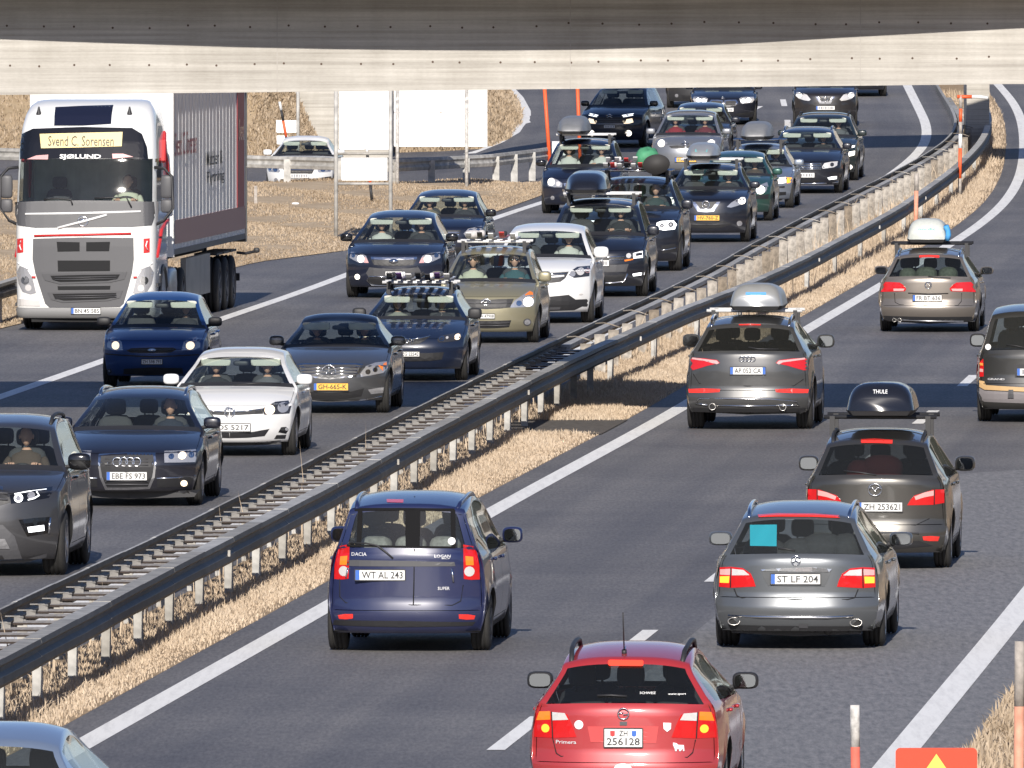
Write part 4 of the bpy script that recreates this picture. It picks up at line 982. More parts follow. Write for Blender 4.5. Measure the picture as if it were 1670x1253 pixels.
        for (a0,a1,b0,b1) in ((-w_/2,w_/2,hh/2-e_*.6,hh/2+e_),(-w_/2,w_/2,-hh/2-e_,-hh/2+e_*.6),(-w_/2-e_,-w_/2+e_*.6,-hh/2,hh/2),(w_/2-e_*.6,w_/2+e_,-hh/2,hh/2)): m.prism([(a0,b0),(a1,b0),(a1,b1),(a0,b1)], lambda a, b, d: c+rt*a+up*b+nn*d, 0, .006)
        m.build('plate_frame', M_PLASTIC, pl)
        x0 = -w_/2
        if kind in ('eu','nl','fr'):
            m = MB(); m.prism([(-w_/2+.004,-hh/2+.005),(-w_/2+.045,-hh/2+.005),(-w_/2+.045,hh/2-.005),(-w_/2+.004,hh/2-.005)], lambda a, b, d: c+rt*a+up*b+nn*d, .003, .005); m.build('plate_band', M_EU, pl); x0 += .045
        if kind == 'fr':
            m = MB(); m.prism([(w_/2-.045,-hh/2+.005),(w_/2-.004,-hh/2+.005),(w_/2-.004,hh/2-.005),(w_/2-.045,hh/2-.005)], lambda a, b, d: c+rt*a+up*b+nn*d, .003, .005); m.build('plate_band', M_EU, pl)
        cx_ = (x0+w_/2-(.045 if kind == 'fr' else 0))/2; avail = (w_/2-(.045 if kind=='fr' else 0)-x0)*.90
        def put(t, cxx, cy, hgt, width):
            v, f = text_geo(t, hgt, .012, width); m = MB(); m.add([c+rt*(a+cxx)+up*(b+cy)+nn*.0056 for a, b in v], f); m.build('plate_text', M_INK, pl)
        if bars:
            m = MB(); rr_ = random.Random(bars)
            for k in range(bars):
                a0 = cx_-avail/2+avail*(k+.15)/bars; a1 = a0+avail/bars*rr_.uniform(.45,.75); 
                m.prism([(a0,-hh*.30),(a1,-hh*.30),(a1,hh*.30),(a0,hh*.30)], lambda a, b, d: c+rt*a+up*b+nn*d, .003, .0055)
            m.build('plate_text', pm('plate_ink_blurred', (.22,.22,.23), .6), pl)
        elif kind == 'chr':
            a, b = txt.split('/'); put(a, 0, hh*.24, hh*.30, w_*.22); put(b, 0, -hh*.20, hh*.40, w_*.86)
            m = MB(); m.prism([(-w_*.34,hh*.12),(-w_*.34,hh*.38),(-w_*.22,hh*.38),(-w_*.22,hh*.12),(-w_*.28,hh*.06)], lambda a, b, d: c+rt*a+up*b+nn*d, .003, .005); m.build('plate_crest', M_REDP, pl)
            m = MB(); m.prism([(w_*.22,hh*.12),(w_*.22,hh*.38),(w_*.34,hh*.38),(w_*.34,hh*.12),(w_*.28,hh*.06)], lambda a, b, d: c+rt*a+up*b+nn*d, .003, .005); m.build('plate_crest', M_EU, pl)
        else: put(txt, cx_, 0, hh*.66, avail)
        return pl
    def text(s, x, y, txt, size_px, mat, raw=False, width_px=None, bold=.01, name='lettering', proud=.008):
        h = s.hit(x, y, raw); q, _ = s.lift(h.y, h.z); rt, up, nn = face_basis(s.sg); k = s.pxm()*(1 if raw else s.crop[2])
        v, f = text_geo(txt, size_px/k, bold, None if width_px is None else width_px/k); m = MB()
        m.add([Vector((s.lift(h.y+rt.y*a, h.z+b)[0].x+s.sg*proud, h.y+rt.y*a, h.z+b)) for a, b in v], f); return m.build(name, mat, s.root)
    def badge(s, kind, x, y, rad, mat=None, raw=False):
        h = s.hit(x, y, raw); q, _ = s.lift(h.y, h.z); k = s.pxm()*(1 if raw else s.crop[2]); r = rad/k; mat = mat or M_CHROME
        rt, up, nn = face_basis(s.sg); c = Vector((q.x, h.y, h.z))+nn*.016; m = MB()
        def ring(cx_, cy_, r_, th=None, ex=1.0): m.tube([c+rt*(cx_+ex*r_*math.cos(a))+up*(cy_+r_*math.sin(a)) for a in np.linspace(0, 2*math.pi, 21)], th or r_*.13, 6, cap=False)
        def bar(pts, th): m.tube([c+rt*(a*r)+up*(b*r) for a, b in pts], th*r, 6)
        if kind == 'rings4':
            for i in range(4): ring((i-1.5)*r*.56, 0, r*.37, r*.07)
        elif kind == 'star':
            ring(0, 0, r*.95, r*.10)
            for a in (90,210,330): bar([(0,0),(.9*math.cos(math.radians(a)),.9*math.sin(math.radians(a)))], .13)
        elif kind == 'vw':
            ring(0, 0, r*.95, r*.11); bar([(-.28,.85),(0,.12),(.28,.85)], .12); bar([(-.80,.42),(-.40,-.80),(0,0.0),(.40,-.80),(.80,.42)], .12)
        elif kind == 'oval': m.prism([(r*math.cos(a), r*.5*math.sin(a)) for a in np.linspace(0, 2*math.pi, 18)[:-1]], lambda a, b, d: c+rt*a+up*b+nn*d, -.02, .004)
        elif kind == 'toyota': ring(0,0,r*.72,r*.10,1.4); ring(0,0,r*.62,r*.09,.45); ring(0,.25*r,r*.30,r*.08,2.1)
        elif kind == 'mazda': ring(0,0,r*.9,r*.10,1.1); bar([(-.85,.15),(-.4,.35),(0,-.25),(.4,.35),(.85,.15)], .11)
        elif kind == 'bar': ring(0,0,r*.8,r*.14); bar([(-1.15,0),(1.15,0)], .22)
        elif kind == 'lion': bar([(-.3,-.8),(0,.1),(.4,.8)], .22); bar([(0,.1),(.6,-.2)], .16); bar([(-.1,-.2),(-.6,.3)], .14)
        elif kind == 'bolt': ring(0,0,r*.9,r*.12); bar([(-1.0,0),(0,.18),(0,-.18),(1.0,0)], .11)
        elif kind == 'round':
            ring(0,0,r*.9,r*.16); m.prism([(r*.85*math.cos(a), r*.85*math.sin(a)) for a in np.linspace(0, 2*math.pi, 18)[:-1]], lambda a, b, d: c+rt*a+up*b+nn*d, -.02, -.004)
        elif kind == 'chevron': bar([(-.9,.15),(0,.75),(.9,.15)], .15); bar([(-.9,-.45),(0,.15),(.9,-.45)], .15)
        return m.build('badge', mat, s.root, True)
    def mirrors(s, z=None, col=None, w_=.225, h=.15, d=None):
        P, K = s.P, s.K; off = P['L']/2; z = z or K['zc']+.06; d = d or K['dc']+.48
        y0 = s.Yf(d, z-.03); sz = P.get('mirror', 1.0)
        for sg in (1,-1):
            c = (off-d, sg*(y0+.015+w_/2), z+.02); m = MB(); m.rbox(c, (.13*sz, w_*sz, h*sz), .6, nu=16, nv=10); mi = m.build('door_mirror', col or s.paint, s.root, True)
            m = MB(); m.tube([(off-d+.02, sg*(y0-.03), z-.05), (off-d+.01, sg*(y0+.11), z-.02)], .028, 6); m.build('mirror_arm', M_PLASTIC, mi)
            m = MB(); n = 14; m.add([(off-d-.0665*sz, c[1]+.5*.80*w_*sz*math.copysign(abs(math.cos(a))**.6, math.cos(a)), c[2]+.5*.76*h*sz*math.copysign(abs(math.sin(a))**.6, math.sin(a))) for a in np.linspace(0, 2*math.pi, n+1)[:-1]], [tuple(range(n))]); m.build('mirror_glass', M_MIRR, mi)
    def handles(s):
        P, K = s.P, s.K; off = P['L']/2
        for d in (K.get('dB', P['FO']+P['WB']*.49)-.16, K.get('dC', P['FO']+P['WB']*.90)-.24):
            for sg in (1,-1):
                z = s.belt(d)-.10; m = MB(); m.rbox((off-d, sg*(s.Yf(d, z)+.018), z), (.22,.04,.035), .5); m.build('door_handle', s.paint, s.root, True)
    def roof_z(s, d, y=0.0):
        h = s.bvh.ray_cast(Vector((s.P['L']/2-d, y, 4)), Vector((0,0,-1))); return h[0].z if h[0] is not None else s.P['H']
    def roof_rails(s, mat=None, d0=None, d1=None, raised=.06):
        P, K = s.P, s.K; off = P['L']/2; d0 = d0 or K['dr']+.3; d1 = d1 or P['L']-K['drr']-.1
        for sg in (1,-1):
            pts = []
            for t in np.linspace(0, 1, 9):
                d = d0+(d1-d0)*t; y = sg*(s.Yf(d, P['H']-.12)-.055); zz = s.roof_z(d, y)
                pts.append((off-d, y, zz+(raised if 0 < t < 1 else -.01)))
            m = MB(); m.tube(pts, .022, 7); m.build('roof_rail', mat or M_PLASTIC, s.root, True)
    def crossbars(s, ds, mat=None, h=.13, ov=.02, half=None):
        P = s.P; off = P['L']/2; s.bar_z = P['H']+h
        for d in ds:
            y = half or s.Yf(d, P['H']-.12)+ov; b = MB(); b.tube([(off-d,-y,P['H']+h),(off-d,y,P['H']+h)], .025, 8); o = b.build('crossbar', mat or M_CHROME, s.root, True)
            for sg in (1,-1):
                m = MB(); yy = sg*(y-.10); zz = s.roof_z(d, yy); m.box((off-d, yy, (zz+P['H']+h)/2), (.07,.06,P['H']+h-zz+.02)); m.build('bar_foot', M_PLASTIC, o)
    def wiper(s, pts, raw=False): s.line('wiper', pts, .010, M_PLASTIC, raw)
    def exhaust(s, x, y, rad, e=1.0, mirror=False):
        h = s.hit(x, y); k = s.pxm()*s.crop[2]; r = rad/k; 
        for sgn in ((1,-1) if mirror else (1,)):
            q, _ = s.lift(h.y*sgn, h.z); m = MB(); n = 18; sg = s.sg; vs = []
            for (dx, rr_) in ((-.10,.92),(.035,1.0),(.035,.80),(-.06,.74)): vs += [(q.x+sg*dx, q.y+rr_*r*math.cos(2*math.pi*k_/n), q.z+rr_*r*e*math.sin(2*math.pi*k_/n)) for k_ in range(n)]
            m.add(vs, [(i*n+k_, i*n+(k_+1)%n, (i+1)*n+(k_+1)%n, (i+1)*n+k_) for i in range(3) for k_ in range(n)]); ex = m.build('exhaust', M_EXH, s.root, True)
            m = MB(); m.add([(q.x-sg*.02+sg*.03, q.y+.79*r*math.cos(2*math.pi*k_/n), q.z+.79*r*e*math.sin(2*math.pi*k_/n)) for k_ in range(n)], [tuple(range(n))]); m.build('exhaust_bore', M_UNDER, ex)
    # ---- default faces (own-frame metres) for vehicles seen only in part
    def default_front(s, lit=None, grille='bar', badge='oval', plate=None, head=None, fog=True):
        P, K = s.P, s.K; W = P['W']; zh = K['zh']; hw = W/2
        head = head or [(.52*hw, zh-.13),(.62*hw, zh-.03),(.90*hw, zh+.02),(.93*hw, zh-.06),(.88*hw, zh-.16),(.56*hw, zh-.17)]
        for sgn in (1,-1):
            p = [(y*sgn, z) for y, z in head]; h = s.decal('headlight', p if sgn > 0 else p[::-1], M_LAMP)
            cy, cz = np.mean([q[0] for q in head]), np.mean([q[1] for q in head])
            s.decal('headlight_reflector', s.disc_yz(sgn*(cy-.05), cz-.005, .062), lit or M_CHROME, .010, h); s.decal('headlight_reflector', s.disc_yz(sgn*(cy+.09), cz+.01, .05), M_CHROME, .010, h)
            if fog: s.decal('fog_light', s.disc_yz(sgn*.66*hw, .36, .05), lit if fog == 'lit' else M_LAMP)
        g = [(-.46*hw, zh-.06),(.46*hw, zh-.06),(.38*hw, zh-.20),(-.38*hw, zh-.20)]
        s.decal('grille', g, M_PLASTIC)
        for zz in (zh-.10, zh-.15): s.decal('grille_bar', [(-.42*hw, zz-.008),(.42*hw, zz-.008),(.42*hw, zz+.008),(-.42*hw, zz+.008)], M_CHROME, .012)
        s.decal('air_intake', [(-.45*hw,.26),(.45*hw,.26),(.52*hw,.38),(-.52*hw,.38)], M_PLASTIC)
        if plate: s.plate(0, 0, '', plate, bars=7, z=.47)
# ------------------------------------------------------------------ people (one continuous body each; two poses share their meshes)
def person_meshes():
    if 'person' in _shared: return _shared['person']
    res = []
    for pose in ('driver', 'passenger'):
        J = {}; E = []; R = []
        def j(n, p, r, par=None):
            J[n] = len(R); R.append((p, r))
            if par is not None: E.append((J[par], J[n]))
        j('pelvis', (0,0,.12), .135); j('belly', (-.06,0,.28), .13, 'pelvis'); j('chest', (-.13,0,.46), .135, 'belly'); j('neck0', (-.15,0,.60), .075, 'chest'); j('neck1', (-.145,0,.68), .056, 'neck0')
        for sg, a in ((1,'l'),(-1,'r')):
            j('sh'+a, (-.14,sg*.19,.54), .072, 'chest')
            if pose == 'driver': el, wr, hn = (.06,sg*.27,.36), (.28,sg*.17,.45), (.36,sg*.14,.49)
            else: el, wr, hn = (-.02,sg*.26,.28), (.16,sg*.12,.22), (.24,sg*.07,.22)
            j('el'+a, el, .048, 'sh'+a); j('wr'+a, wr, .034, 'el'+a)
            j('hip'+a, (.05,sg*.10,.11), .10, 'pelvis'); j('kn'+a, (.46,sg*.15,.20), .068, 'hip'+a); j('an'+a, (.72,sg*.14,-.14), .045, 'kn'+a); j('ft'+a, (.86,sg*.15,-.13), .04, 'an'+a)
        me = bpy.data.meshes.new('b'); me.from_pydata([r[0] for r in R], E, []); ob = bpy.data.objects.new('b', me); COL.objects.link(ob)
        md = ob.modifiers.new('s', 'SKIN'); 
        for v, r in zip(me.skin_vertices[0].data, R): v.radius = (r[1], r[1])
        me.skin_vertices[0].data[0].use_root = True
        sb = ob.modifiers.new('u', 'SUBSURF'); sb.levels = 1
        dg = bpy.context.evaluated_depsgraph_get(); bm = bmesh.new(); tmp = ob.evaluated_get(dg).to_mesh(); bm.from_mesh(tmp); ob.evaluated_get(dg).to_mesh_clear(); bpy.data.objects.remove(ob)
        m = MB()
        # head: egg with jaw, nose, ears
        hc = Vector((-.11,0,.80)); n1, n2 = 18, 14; vs = []
        for b in range(n2+1):
            ph = -math.pi/2+math.pi*b/n2
            for a in range(n1):
                th = 2*math.pi*a/n1; x, y, z = .098*math.cos(ph)*math.cos(th), .076*math.cos(ph)*math.sin(th), .118*math.sin(ph)
                if z < 0: y *= 1+.9*z/.118*.35; x = x*(1+.10*z/.118) + .012*(-z/.118)
                if x > .06 and abs(y) < .02 and -.045 < z < .02: x += .022*(1-abs(y)/.02)*(1-abs(z+.02)/.04)
                if x > .05 and .005 < z < .03 and abs(y) > .015: x -= .008
                vs.append(hc+Vector((x,y,z)))
        m.add(vs, [(b*n1+a, b*n1+(a+1)%n1, (b+1)*n1+(a+1)%n1, (b+1)*n1+a) for b in range(n2) for a in range(n1)])
        for sg in (1,-1): m.rbox((hc.x-.005, sg*.078, hc.z-.005), (.045,.022,.062), .8, nu=8, nv=6)
        hands = MB()
        for sg in (1,-1):
            base = Vector((.28,sg*.17,.45)) if pose == 'driver' else Vector((.16,sg*.12,.22)); fw = (Vector((.09,-sg*.03,.04)) if pose == 'driver' else Vector((.09,-sg*.05,.0))); fw.normalize(); up = Vector((0,0,1)); sd = fw.cross(up).normalized()
            hands.rbox(base+fw*.045, (.10,.085,.04), .7, nu=10, nv=6)
            for q in range(4):
                o = base+fw*.085+sd*(q-1.5)*.020; ln = (.062,.074,.070,.055)[q]
                hands.tube([o, o+fw*ln*.5+up*.008, o+fw*ln*.8-up*.016, o+fw*ln*.7-up*.040], [.0105,.0100,.0092,.0080], 6)
            o = base+fw*.03+sd*sg*(-.04); hands.tube([o, o+fw*.04-sd*sg*.02+up*.01, o+fw*.075-sd*sg*.012], [.013,.012,.009], 6)
        tmpm = m.mesh('h', M_SKIN); bm.from_mesh(tmpm); bpy.data.meshes.remove(tmpm)
        tmpm = hands.mesh('h', M_SKIN); bm.from_mesh(tmpm); bpy.data.meshes.remove(tmpm)
        me = bpy.data.meshes.new('person'); bm.to_mesh(me); bm.free()
        me.materials.append(M_TROU); me.materials.append(M_SKIN); me.materials.append(M_TROU)
        wx = (.26,.43) if pose == 'driver' else (.14,.20)
        for p in me.polygons:
            c = p.center; p.use_smooth = True
            if c.z > .635: p.material_index = 1
            elif c.x > wx[0] and c.z > (.38 if pose == 'driver' else .17) and c.x < .45 and abs(c.y) < .25 and c.z > .17+(.0 if pose=='driver' else 0) and (pose == 'driver' or c.z > .185): p.material_index = 1
            elif c.x > .02 and c.z < .28 and abs(c.y) < .26: p.material_index = 2
            elif c.z < .1: p.material_index = 2
        # hair and sunglasses
        h = MB(); vs = []
        for b in range(8):
            ph = math.radians(0+90*b/7)
            for a in range(18):
                th = 2*math.pi*a/18; front = max(0, math.cos(th)); lo = ph if front < .3 else max(ph, math.radians(30+22*front))
                vs.append(hc+Vector((.106*math.cos(lo)*math.cos(th)-.004, .084*math.cos(lo)*math.sin(th), .128*math.sin(lo)-(.05*(1-b/7) if front < .1 else 0))))
        h.add(vs, [(b*18+a, b*18+(a+1)%18, (b+1)*18+(a+1)%18, (b+1)*18+a) for b in range(7) for a in range(18)])
        g = MB()
        for sg in (1,-1): g.rbox((hc.x+.088, sg*.033, hc.z+.012), (.018,.058,.038), .7, nu=10, nv=6); g.tube([(hc.x+.085,sg*.062,hc.z+.018),(hc.x-.0,sg*.080,hc.z+.012)], .004, 4)
        g.tube([(hc.x+.095,-.02,hc.z+.018),(hc.x+.095,.02,hc.z+.018)], .005, 4)
        res.append((me, h.mesh('hair', M_HAIR, True), g.mesh('sunglasses', M_SHADES, True)))
    _shared['person'] = res; return res
SHIRT = {}
def shirt(name, col):
    return pm('shirt_'+name, col, .9)
def person(V, seat, label, shirtm, shades=False, hair=True, skin=None, long=False, dz=0.0, yoff=0.0):
    drv = seat == 'driver'; me, h, g = person_meshes()[0 if drv else 1]; off = V.P['L']/2
    y = (.36 if drv else -.36)+yoff; loc = V.mat @ Vector((off-V.df-.10, y, V.zs+.08+dz))
    o = link('person', me); o.location = loc; o.rotation_euler = (0,0,V.rz); o.scale = (V.sc,)*3
    o.material_slots[0].link = 'OBJECT'; o.material_slots[0].material = shirtm
    tag(o, label, 'person', 'people sitting in the vehicles')
    if hair: link('hair', h, o)
    if shades: link('sunglasses', g, o)
    return o
# ------------------------------------------------------------------ roof boxes and loads: things of their own on the bars
def roof_box(V, label, d0, d1, y, wd, hg, mat, base_mat, z=None, logo=None, name='roof_box', nose=.55):
    """lid and tray; d0..d1 along the car, lateral centre y"""
    z = z if z is not None else V.bar_z+.03; off = V.P['L']/2; Lb = d1-d0
    root = empty(name, V.mat @ Vector((off-(d0+d1)/2, y, z)), V.rz); tag(root, label, 'roof box', 'roof boxes on the cars')
    m = MB(); n, k = 21, 17; vs = []
    for i in range(n):
        t = i/(n-1); x = Lb/2-Lb*t
        e = min(1, ((t+.0001)/.28))**.5 if t < .28 else (1 if t < .86 else max(.0, 1-((t-.86)/.14)**2.2*.55))
        wf = (.60+.40*min(1, t/.30)**.7)*(1 if t < .9 else 1-.12*((t-.9)/.1)**2)
        hh = hg*(.16+.84*e*(.80+.20*min(1, t/.6)))
        for q in range(k):
            a = math.pi*q/(k-1); cx_ = math.copysign(abs(math.cos(a))**.55, math.cos(a)); sz_ = abs(math.sin(a))**.5
            vs.append((x, cx_*wd/2*wf*(1-.14*sz_), .055+(hh-.055)*sz_))
    fs = [(i*k+q, i*k+q+1, (i+1)*k+q+1, (i+1)*k+q) for i in range(n-1) for q in range(k-1)]+[tuple(range(k-1,-1,-1)), tuple((n-1)*k+q for q in range(k))]
    m.add(vs, fs); lid = m.build('lid', mat, root, True)
    m = MB(); pr = []
    for i in range(n):
        t = i/(n-1); wf = (.60+.40*min(1, t/.30)**.7)*(1 if t < .9 else 1-.12*((t-.9)/.1)**2); pr.append((Lb/2-Lb*t, wd/2*wf*1.02))
    pl = pr+[(x, -w_) for x, w_ in reversed(pr)]
    m.prism(pl, lambda a, b, d: (a*(1 if d > .03 else .97), b*(1 if d > .03 else .88), d), 0.0, .062); m.build('tray', base_mat, root)
    return root, lid
def box_text(root, lid, txt, sgx, Lb, z, size, width, mat, n=0.0):
    v, f = text_geo(txt, size, .01, width); bv = BVHTree.FromPolygons([q.co for q in lid.data.vertices], [tuple(p.vertices) for p in lid.data.polygons]); m = MB(); vs = []
    for a, b in v:
        y = sgx*a; h = bv.ray_cast(Vector((sgx*(Lb/2+1), y, z+b)), Vector((-sgx,0,0))); vs.append((h[0].x+sgx*.006 if h[0] is not None else sgx*Lb/2, y, z+b))
    m.add(vs, f); return m.build('lettering', mat, root)
# ================================================================== THE TRAFFIC
GON, GOUT = 'cars queuing in the oncoming lanes', 'cars driving away on the right carriageway'
CA = (0,460,2.505); CB = (270,340,2.983); CC = (580,430,6.264); CD = (720,340,5.446); CE = (560,290,5.967); CF = (910,250,5.22); CG = (1080,190,5.696); CHH = (1260,135,6.595); CI = (1080,135,8.79); CJ = (880,135,5.695)
CK = (500,760,3.915); CL = (1080,440,4.475); CM = (1270,600,3.58); CN = (1130,790,4.321); CO = (830,980,3.884); CP = (1350,340,3.297); CQ = (0,420,3.479); CR = (0,100,2.784)
NAVY = paint('navy', (.006,.010,.026), .3); BLACKB = paint('blue_black', (.008,.010,.018), .3); ANTH = paint('anthracite', (.030,.031,.034), .5); DGREY = paint('dark_grey', (.045,.047,.05), .55)
DARKBROWN = paint('dark_brown', (.020,.018,.019), .4)

# --- white hatchback
v = Vehicle('car', 'white hatchback showing its windscreen ahead of the grey saloon with the yellow plate', dict(L=4.26,W=1.80,H=1.45,WB=2.63,FO=.86,r=.32,kind='hatch',zh=.73,zc=.955), 374, 742, group=GON, crop=CB, paintm=paint('white', (.74,.74,.73), 0, .4, .12))
hl = v.feat('headlight', [(470,975),(535,940),(598,934),(613,962),(603,998),(480,1004)], M_LAMPD)
v.disc('headlight_reflector', 507, 980, 27, M_LITW, parent=hl[0], proud=.012); v.disc('headlight_reflector', 572, 968, 29, M_LAMP, proud=.012)
v.feat('grille', [(312,990),(400,982),(472,973),(476,999),(400,1003),(312,1008)], M_PLASTIC); v.badge('vw', 312, 992, 27)
v.line('grille_bar', [(345,990),(470,979)], .010, M_CHROME, mirror=True)
v.plate(322, 1066, 'DS 5217', 'eu')
v.feat('air_intake', [(312,1092),(420,1088),(506,1073),(482,1108),(400,1116),(312,1118)], M_PLASTIC)
v.feat('fog_recess', [(562,1065),(613,1060),(610,1086),(548,1090)], M_BLACK); v.disc('fog_light', 590, 1074, 9, M_LAMP, proud=.012)
v.feat('lower_intake', [(540,1103),(611,1091),(606,1110),(528,1122)], M_PLASTIC); v.feat('chin', [(312,1140),(450,1137),(560,1128),(560,1150),(312,1158)], M_PLASTIC)
v.mirrors(); v.handles(); v.wiper([(330,860),(450,850),(560,852)])
person(v, 'driver', 'driver of the white hatchback, hands up on the wheel', shirt('grey', (.10,.10,.11))); person(v, 'passenger', 'dark-haired passenger low in the white hatchback', shirt('black', (.02,.02,.022)))

# --- dark blue-black estate with big chrome-framed grille
v = Vehicle('car', 'near-black saloon with a large chrome-framed grille and four-ring badge', dict(L=4.92,W=1.855,H=1.455,WB=2.84,FO=.95,r=.335,kind='estate',zh=.70,zc=.945,dc=1.30,dr=2.2,visors=False), 206.5, 823, group=GON, crop=CA, paintm=paint('midnight', (.008,.009,.017), .4))
hl = v.feat('headlight', [(672,690),(740,688),(800,683),(806,708),(798,736),(672,738)], M_LAMP)
v.disc('headlight_reflector', 745, 709, 17, M_LITW, proud=.012); v.disc('headlight_reflector', 700, 712, 13, M_CHROME, proud=.012); v.disc('headlight_reflector', 782, 706, 13, M_CHROME, proud=.012)
v.feat('grille_frame', [(404,702),(518,696),(635,697),(639,740),(632,800),(612,846),(518,850),(430,850),(408,800),(400,740)], M_CHROME, mirror=False)
v.feat('grille', [(413,711),(518,706),(626,707),(630,745),(622,796),(604,837),(518,840),(438,840),(417,796),(409,745)], M_PLASTIC, mirror=False, proud=.011)
for yy in (722,735,748,815,828): v.line('grille_bar', [(430,yy),(518,yy-1),(606,yy)], .008, M_TRIM, proud=.016)
v.badge('rings4', 518, 735, 47); v.plate(518, 793, 'EBE FS 973', 'eu')
v.feat('air_intake', [(642,806),(720,803),(797,795),(795,826),(720,838),(642,840)], M_PLASTIC); v.line('chrome_strip', [(640,803),(720,800),(797,793)], .010, M_CHROME, mirror=True); v.disc('fog_light', 752, 823, 15, M_LITW, proud=.012)
v.feat('chin', [(518,858),(700,856),(810,852),(790,880),(518,888)], M_PLASTIC); v.mirrors(); v.handles(); v.roof_rails(M_CHROME, raised=.04)
person(v, 'driver', 'driver of the near-black saloon in a dark jacket', shirt('navy', (.02,.025,.04)))

# --- dark grey off-roader cut by the left edge
v = Vehicle('car', 'large dark grey off-road car cut off by the left edge', dict(L=4.85,W=1.98,H=1.79,WB=2.92,FO=.87,r=.385,kind='suv',zh=.98,zc=1.20,tw=.27,dc=1.15,dr=2.0,rw=.70,visors=False), -38, 937, group=GON, cat='off-roader', crop=CA, paintm=paint('gunmetal', (.034,.034,.037), .6))
v.feat('headlight', [(40,870),(120,848),(215,835),(212,862),(200,882),(120,895),(45,906)], M_BLACK); v.disc('headlight_reflector', 76, 883, 20, M_DRL, proud=.012); v.disc('headlight_lens', 76, 883, 12, M_LAMP, proud=.018); v.disc('headlight_reflector', 128, 872, 17, M_LAMP, proud=.012); v.line('daytime_light', [(60,866),(110,856),(190,846)], .006, M_DRL, mirror=True); v.line('daytime_light', [(150,856),(160,872),(140,884),(115,890)], .008, M_DRL, mirror=True)
v.feat('grille', [(-95,836),(-20,838),(36,856),(42,900),(-10,916),(-95,920)], M_PLASTIC)
for yy in (860,885): v.line('grille_bar', [(-95,yy),(-20,yy),(32,yy+4)], .014, M_TRIM, mirror=True)
v.feat('fog_recess', [(76,972),(140,964),(204,960),(198,1026),(112,1040)], M_BLACK); v.feat('fog_light', [(112,1002),(180,993),(182,1016),(118,1024)], M_DRL, proud=.012); v.line('recess_trim', [(206,962),(199,1028)], .012, M_CHROME, mirror=True)
v.feat('bumper_insert', [(-95,1000),(10,992),(60,1040),(90,1130),(-95,1140)], M_TRIM); v.feat('skid_plate', [(-95,1050),(20,1050),(40,1090),(-95,1092)], M_RIM, proud=.014)
v.feat('chin', [(-95,1142),(90,1138),(190,1110),(190,1125),(90,1150),(-95,1156)], M_TRIM, proud=.012)
v.text(-93, 843, 'RANGE ROVER', 14, M_CHROME, width_px=215); v.mirrors(col=M_BLACK, h=.20, w_=.27); v.handles(); v.roof_rails(raised=.05)
person(v, 'driver', 'driver of the dark grey off-roader behind the wheel', shirt('brown', (.07,.05,.04)))

# --- blue small hatchback
v = Vehicle('car', 'bright blue small hatchback in front of the lorry', dict(L=3.92,W=1.685,H=1.46,WB=2.49,FO=.78,r=.295,kind='hatch',zh=.76,zc=.93,dc=.98,dr=1.85,rw=.66,zb=.19), 247.7, 631, group=GON, crop=CQ, paintm=paint('bright_blue', (.010,.055,.20), .35))
v.feat('headlight', [(1030,526),(1042,482),(1075,458),(1112,450),(1138,466),(1136,510),(1095,526)], M_LAMP); v.disc('headlight_reflector', 1080, 500, 26, M_LITW, proud=.012); v.disc('headlight_reflector', 1108, 466, 12, M_PINK, proud=.012)
v.feat('grille', [(717,529),(745,515),(862,511),(985,512),(1003,522),(970,540),(862,543),(745,541)], M_PLASTIC, mirror=False); v.line('grille_bar', [(740,527),(862,524),(985,526)], .009, M_TRIM); v.badge('oval', 862, 527, 23)
v.plate(862, 592, 'ZH 598 793', 'chf', wd=.33); v.feat('air_intake', [(702,632),(862,624),(1035,628),(1040,660),(862,668),(700,662)], M_PLASTIC, mirror=False); v.disc('fog_light', 620, 646, 17, M_LAMPD); v.disc('fog_light', 620, 644, 9, M_CHROME, proud=.012)
v.feat('bumper_step', [(572,545),(862,560),(1130,548),(1130,555),(862,568),(572,552)], M_PLASTIC, mirror=False); v.mirrors(col=M_PLASTIC, w_=.22); v.handles()
person(v, 'driver', 'driver sitting in the bright blue small hatchback', shirt('dark', (.03,.03,.035)))

# --- grey saloon with yellow plate
v = Vehicle('car', 'dark grey saloon with a star badge and a yellow number plate', dict(L=4.58,W=1.77,H=1.45,WB=2.76,FO=.80,r=.32,kind='sedan',zh=.72,zc=.975), 536.5, 673, group=GON, crop=CB, paintm=paint('tenorite', (.10,.105,.115), .6))
v.feat('headlight', [(948,803),(975,767),(1020,750),(1077,743),(1083,775),(1060,800),(1000,812),(950,820)], M_LAMP); v.feat('indicator', [(1035,764),(1076,747),(1080,775),(1058,790)], M_AMB, proud=.012); v.disc('headlight_reflector', 985, 795, 14, M_CHROME, proud=.012); v.disc('headlight_reflector', 1020, 785, 13, M_CHROME, proud=.012)
v.feat('grille_frame', [(795,752),(930,753),(962,757),(948,790),(928,820),(795,832)], M_CHROME); v.feat('grille', [(795,760),(925,760),(950,764),(938,790),(920,813),(795,824)], M_TRIM, proud=.011)
for yy in (775,790,805): v.line('grille_bar', [(795,yy+2),(935,yy)], .016, M_CHROME, mirror=True, proud=.017)
v.badge('star', 795, 795, 34); v.plate(805, 868, 'GH-665-K', 'nl')
v.feat('air_intake', [(795,898),(900,892),(966,876),(953,915),(880,925),(795,930)], M_PLASTIC); v.feat('fog_light', [(985,882),(1030,874),(1062,871),(1058,898),(1000,904)], M_LAMP); v.line('chrome_strip', [(795,940),(960,932),(1050,915)], .012, M_CHROME, mirror=True)
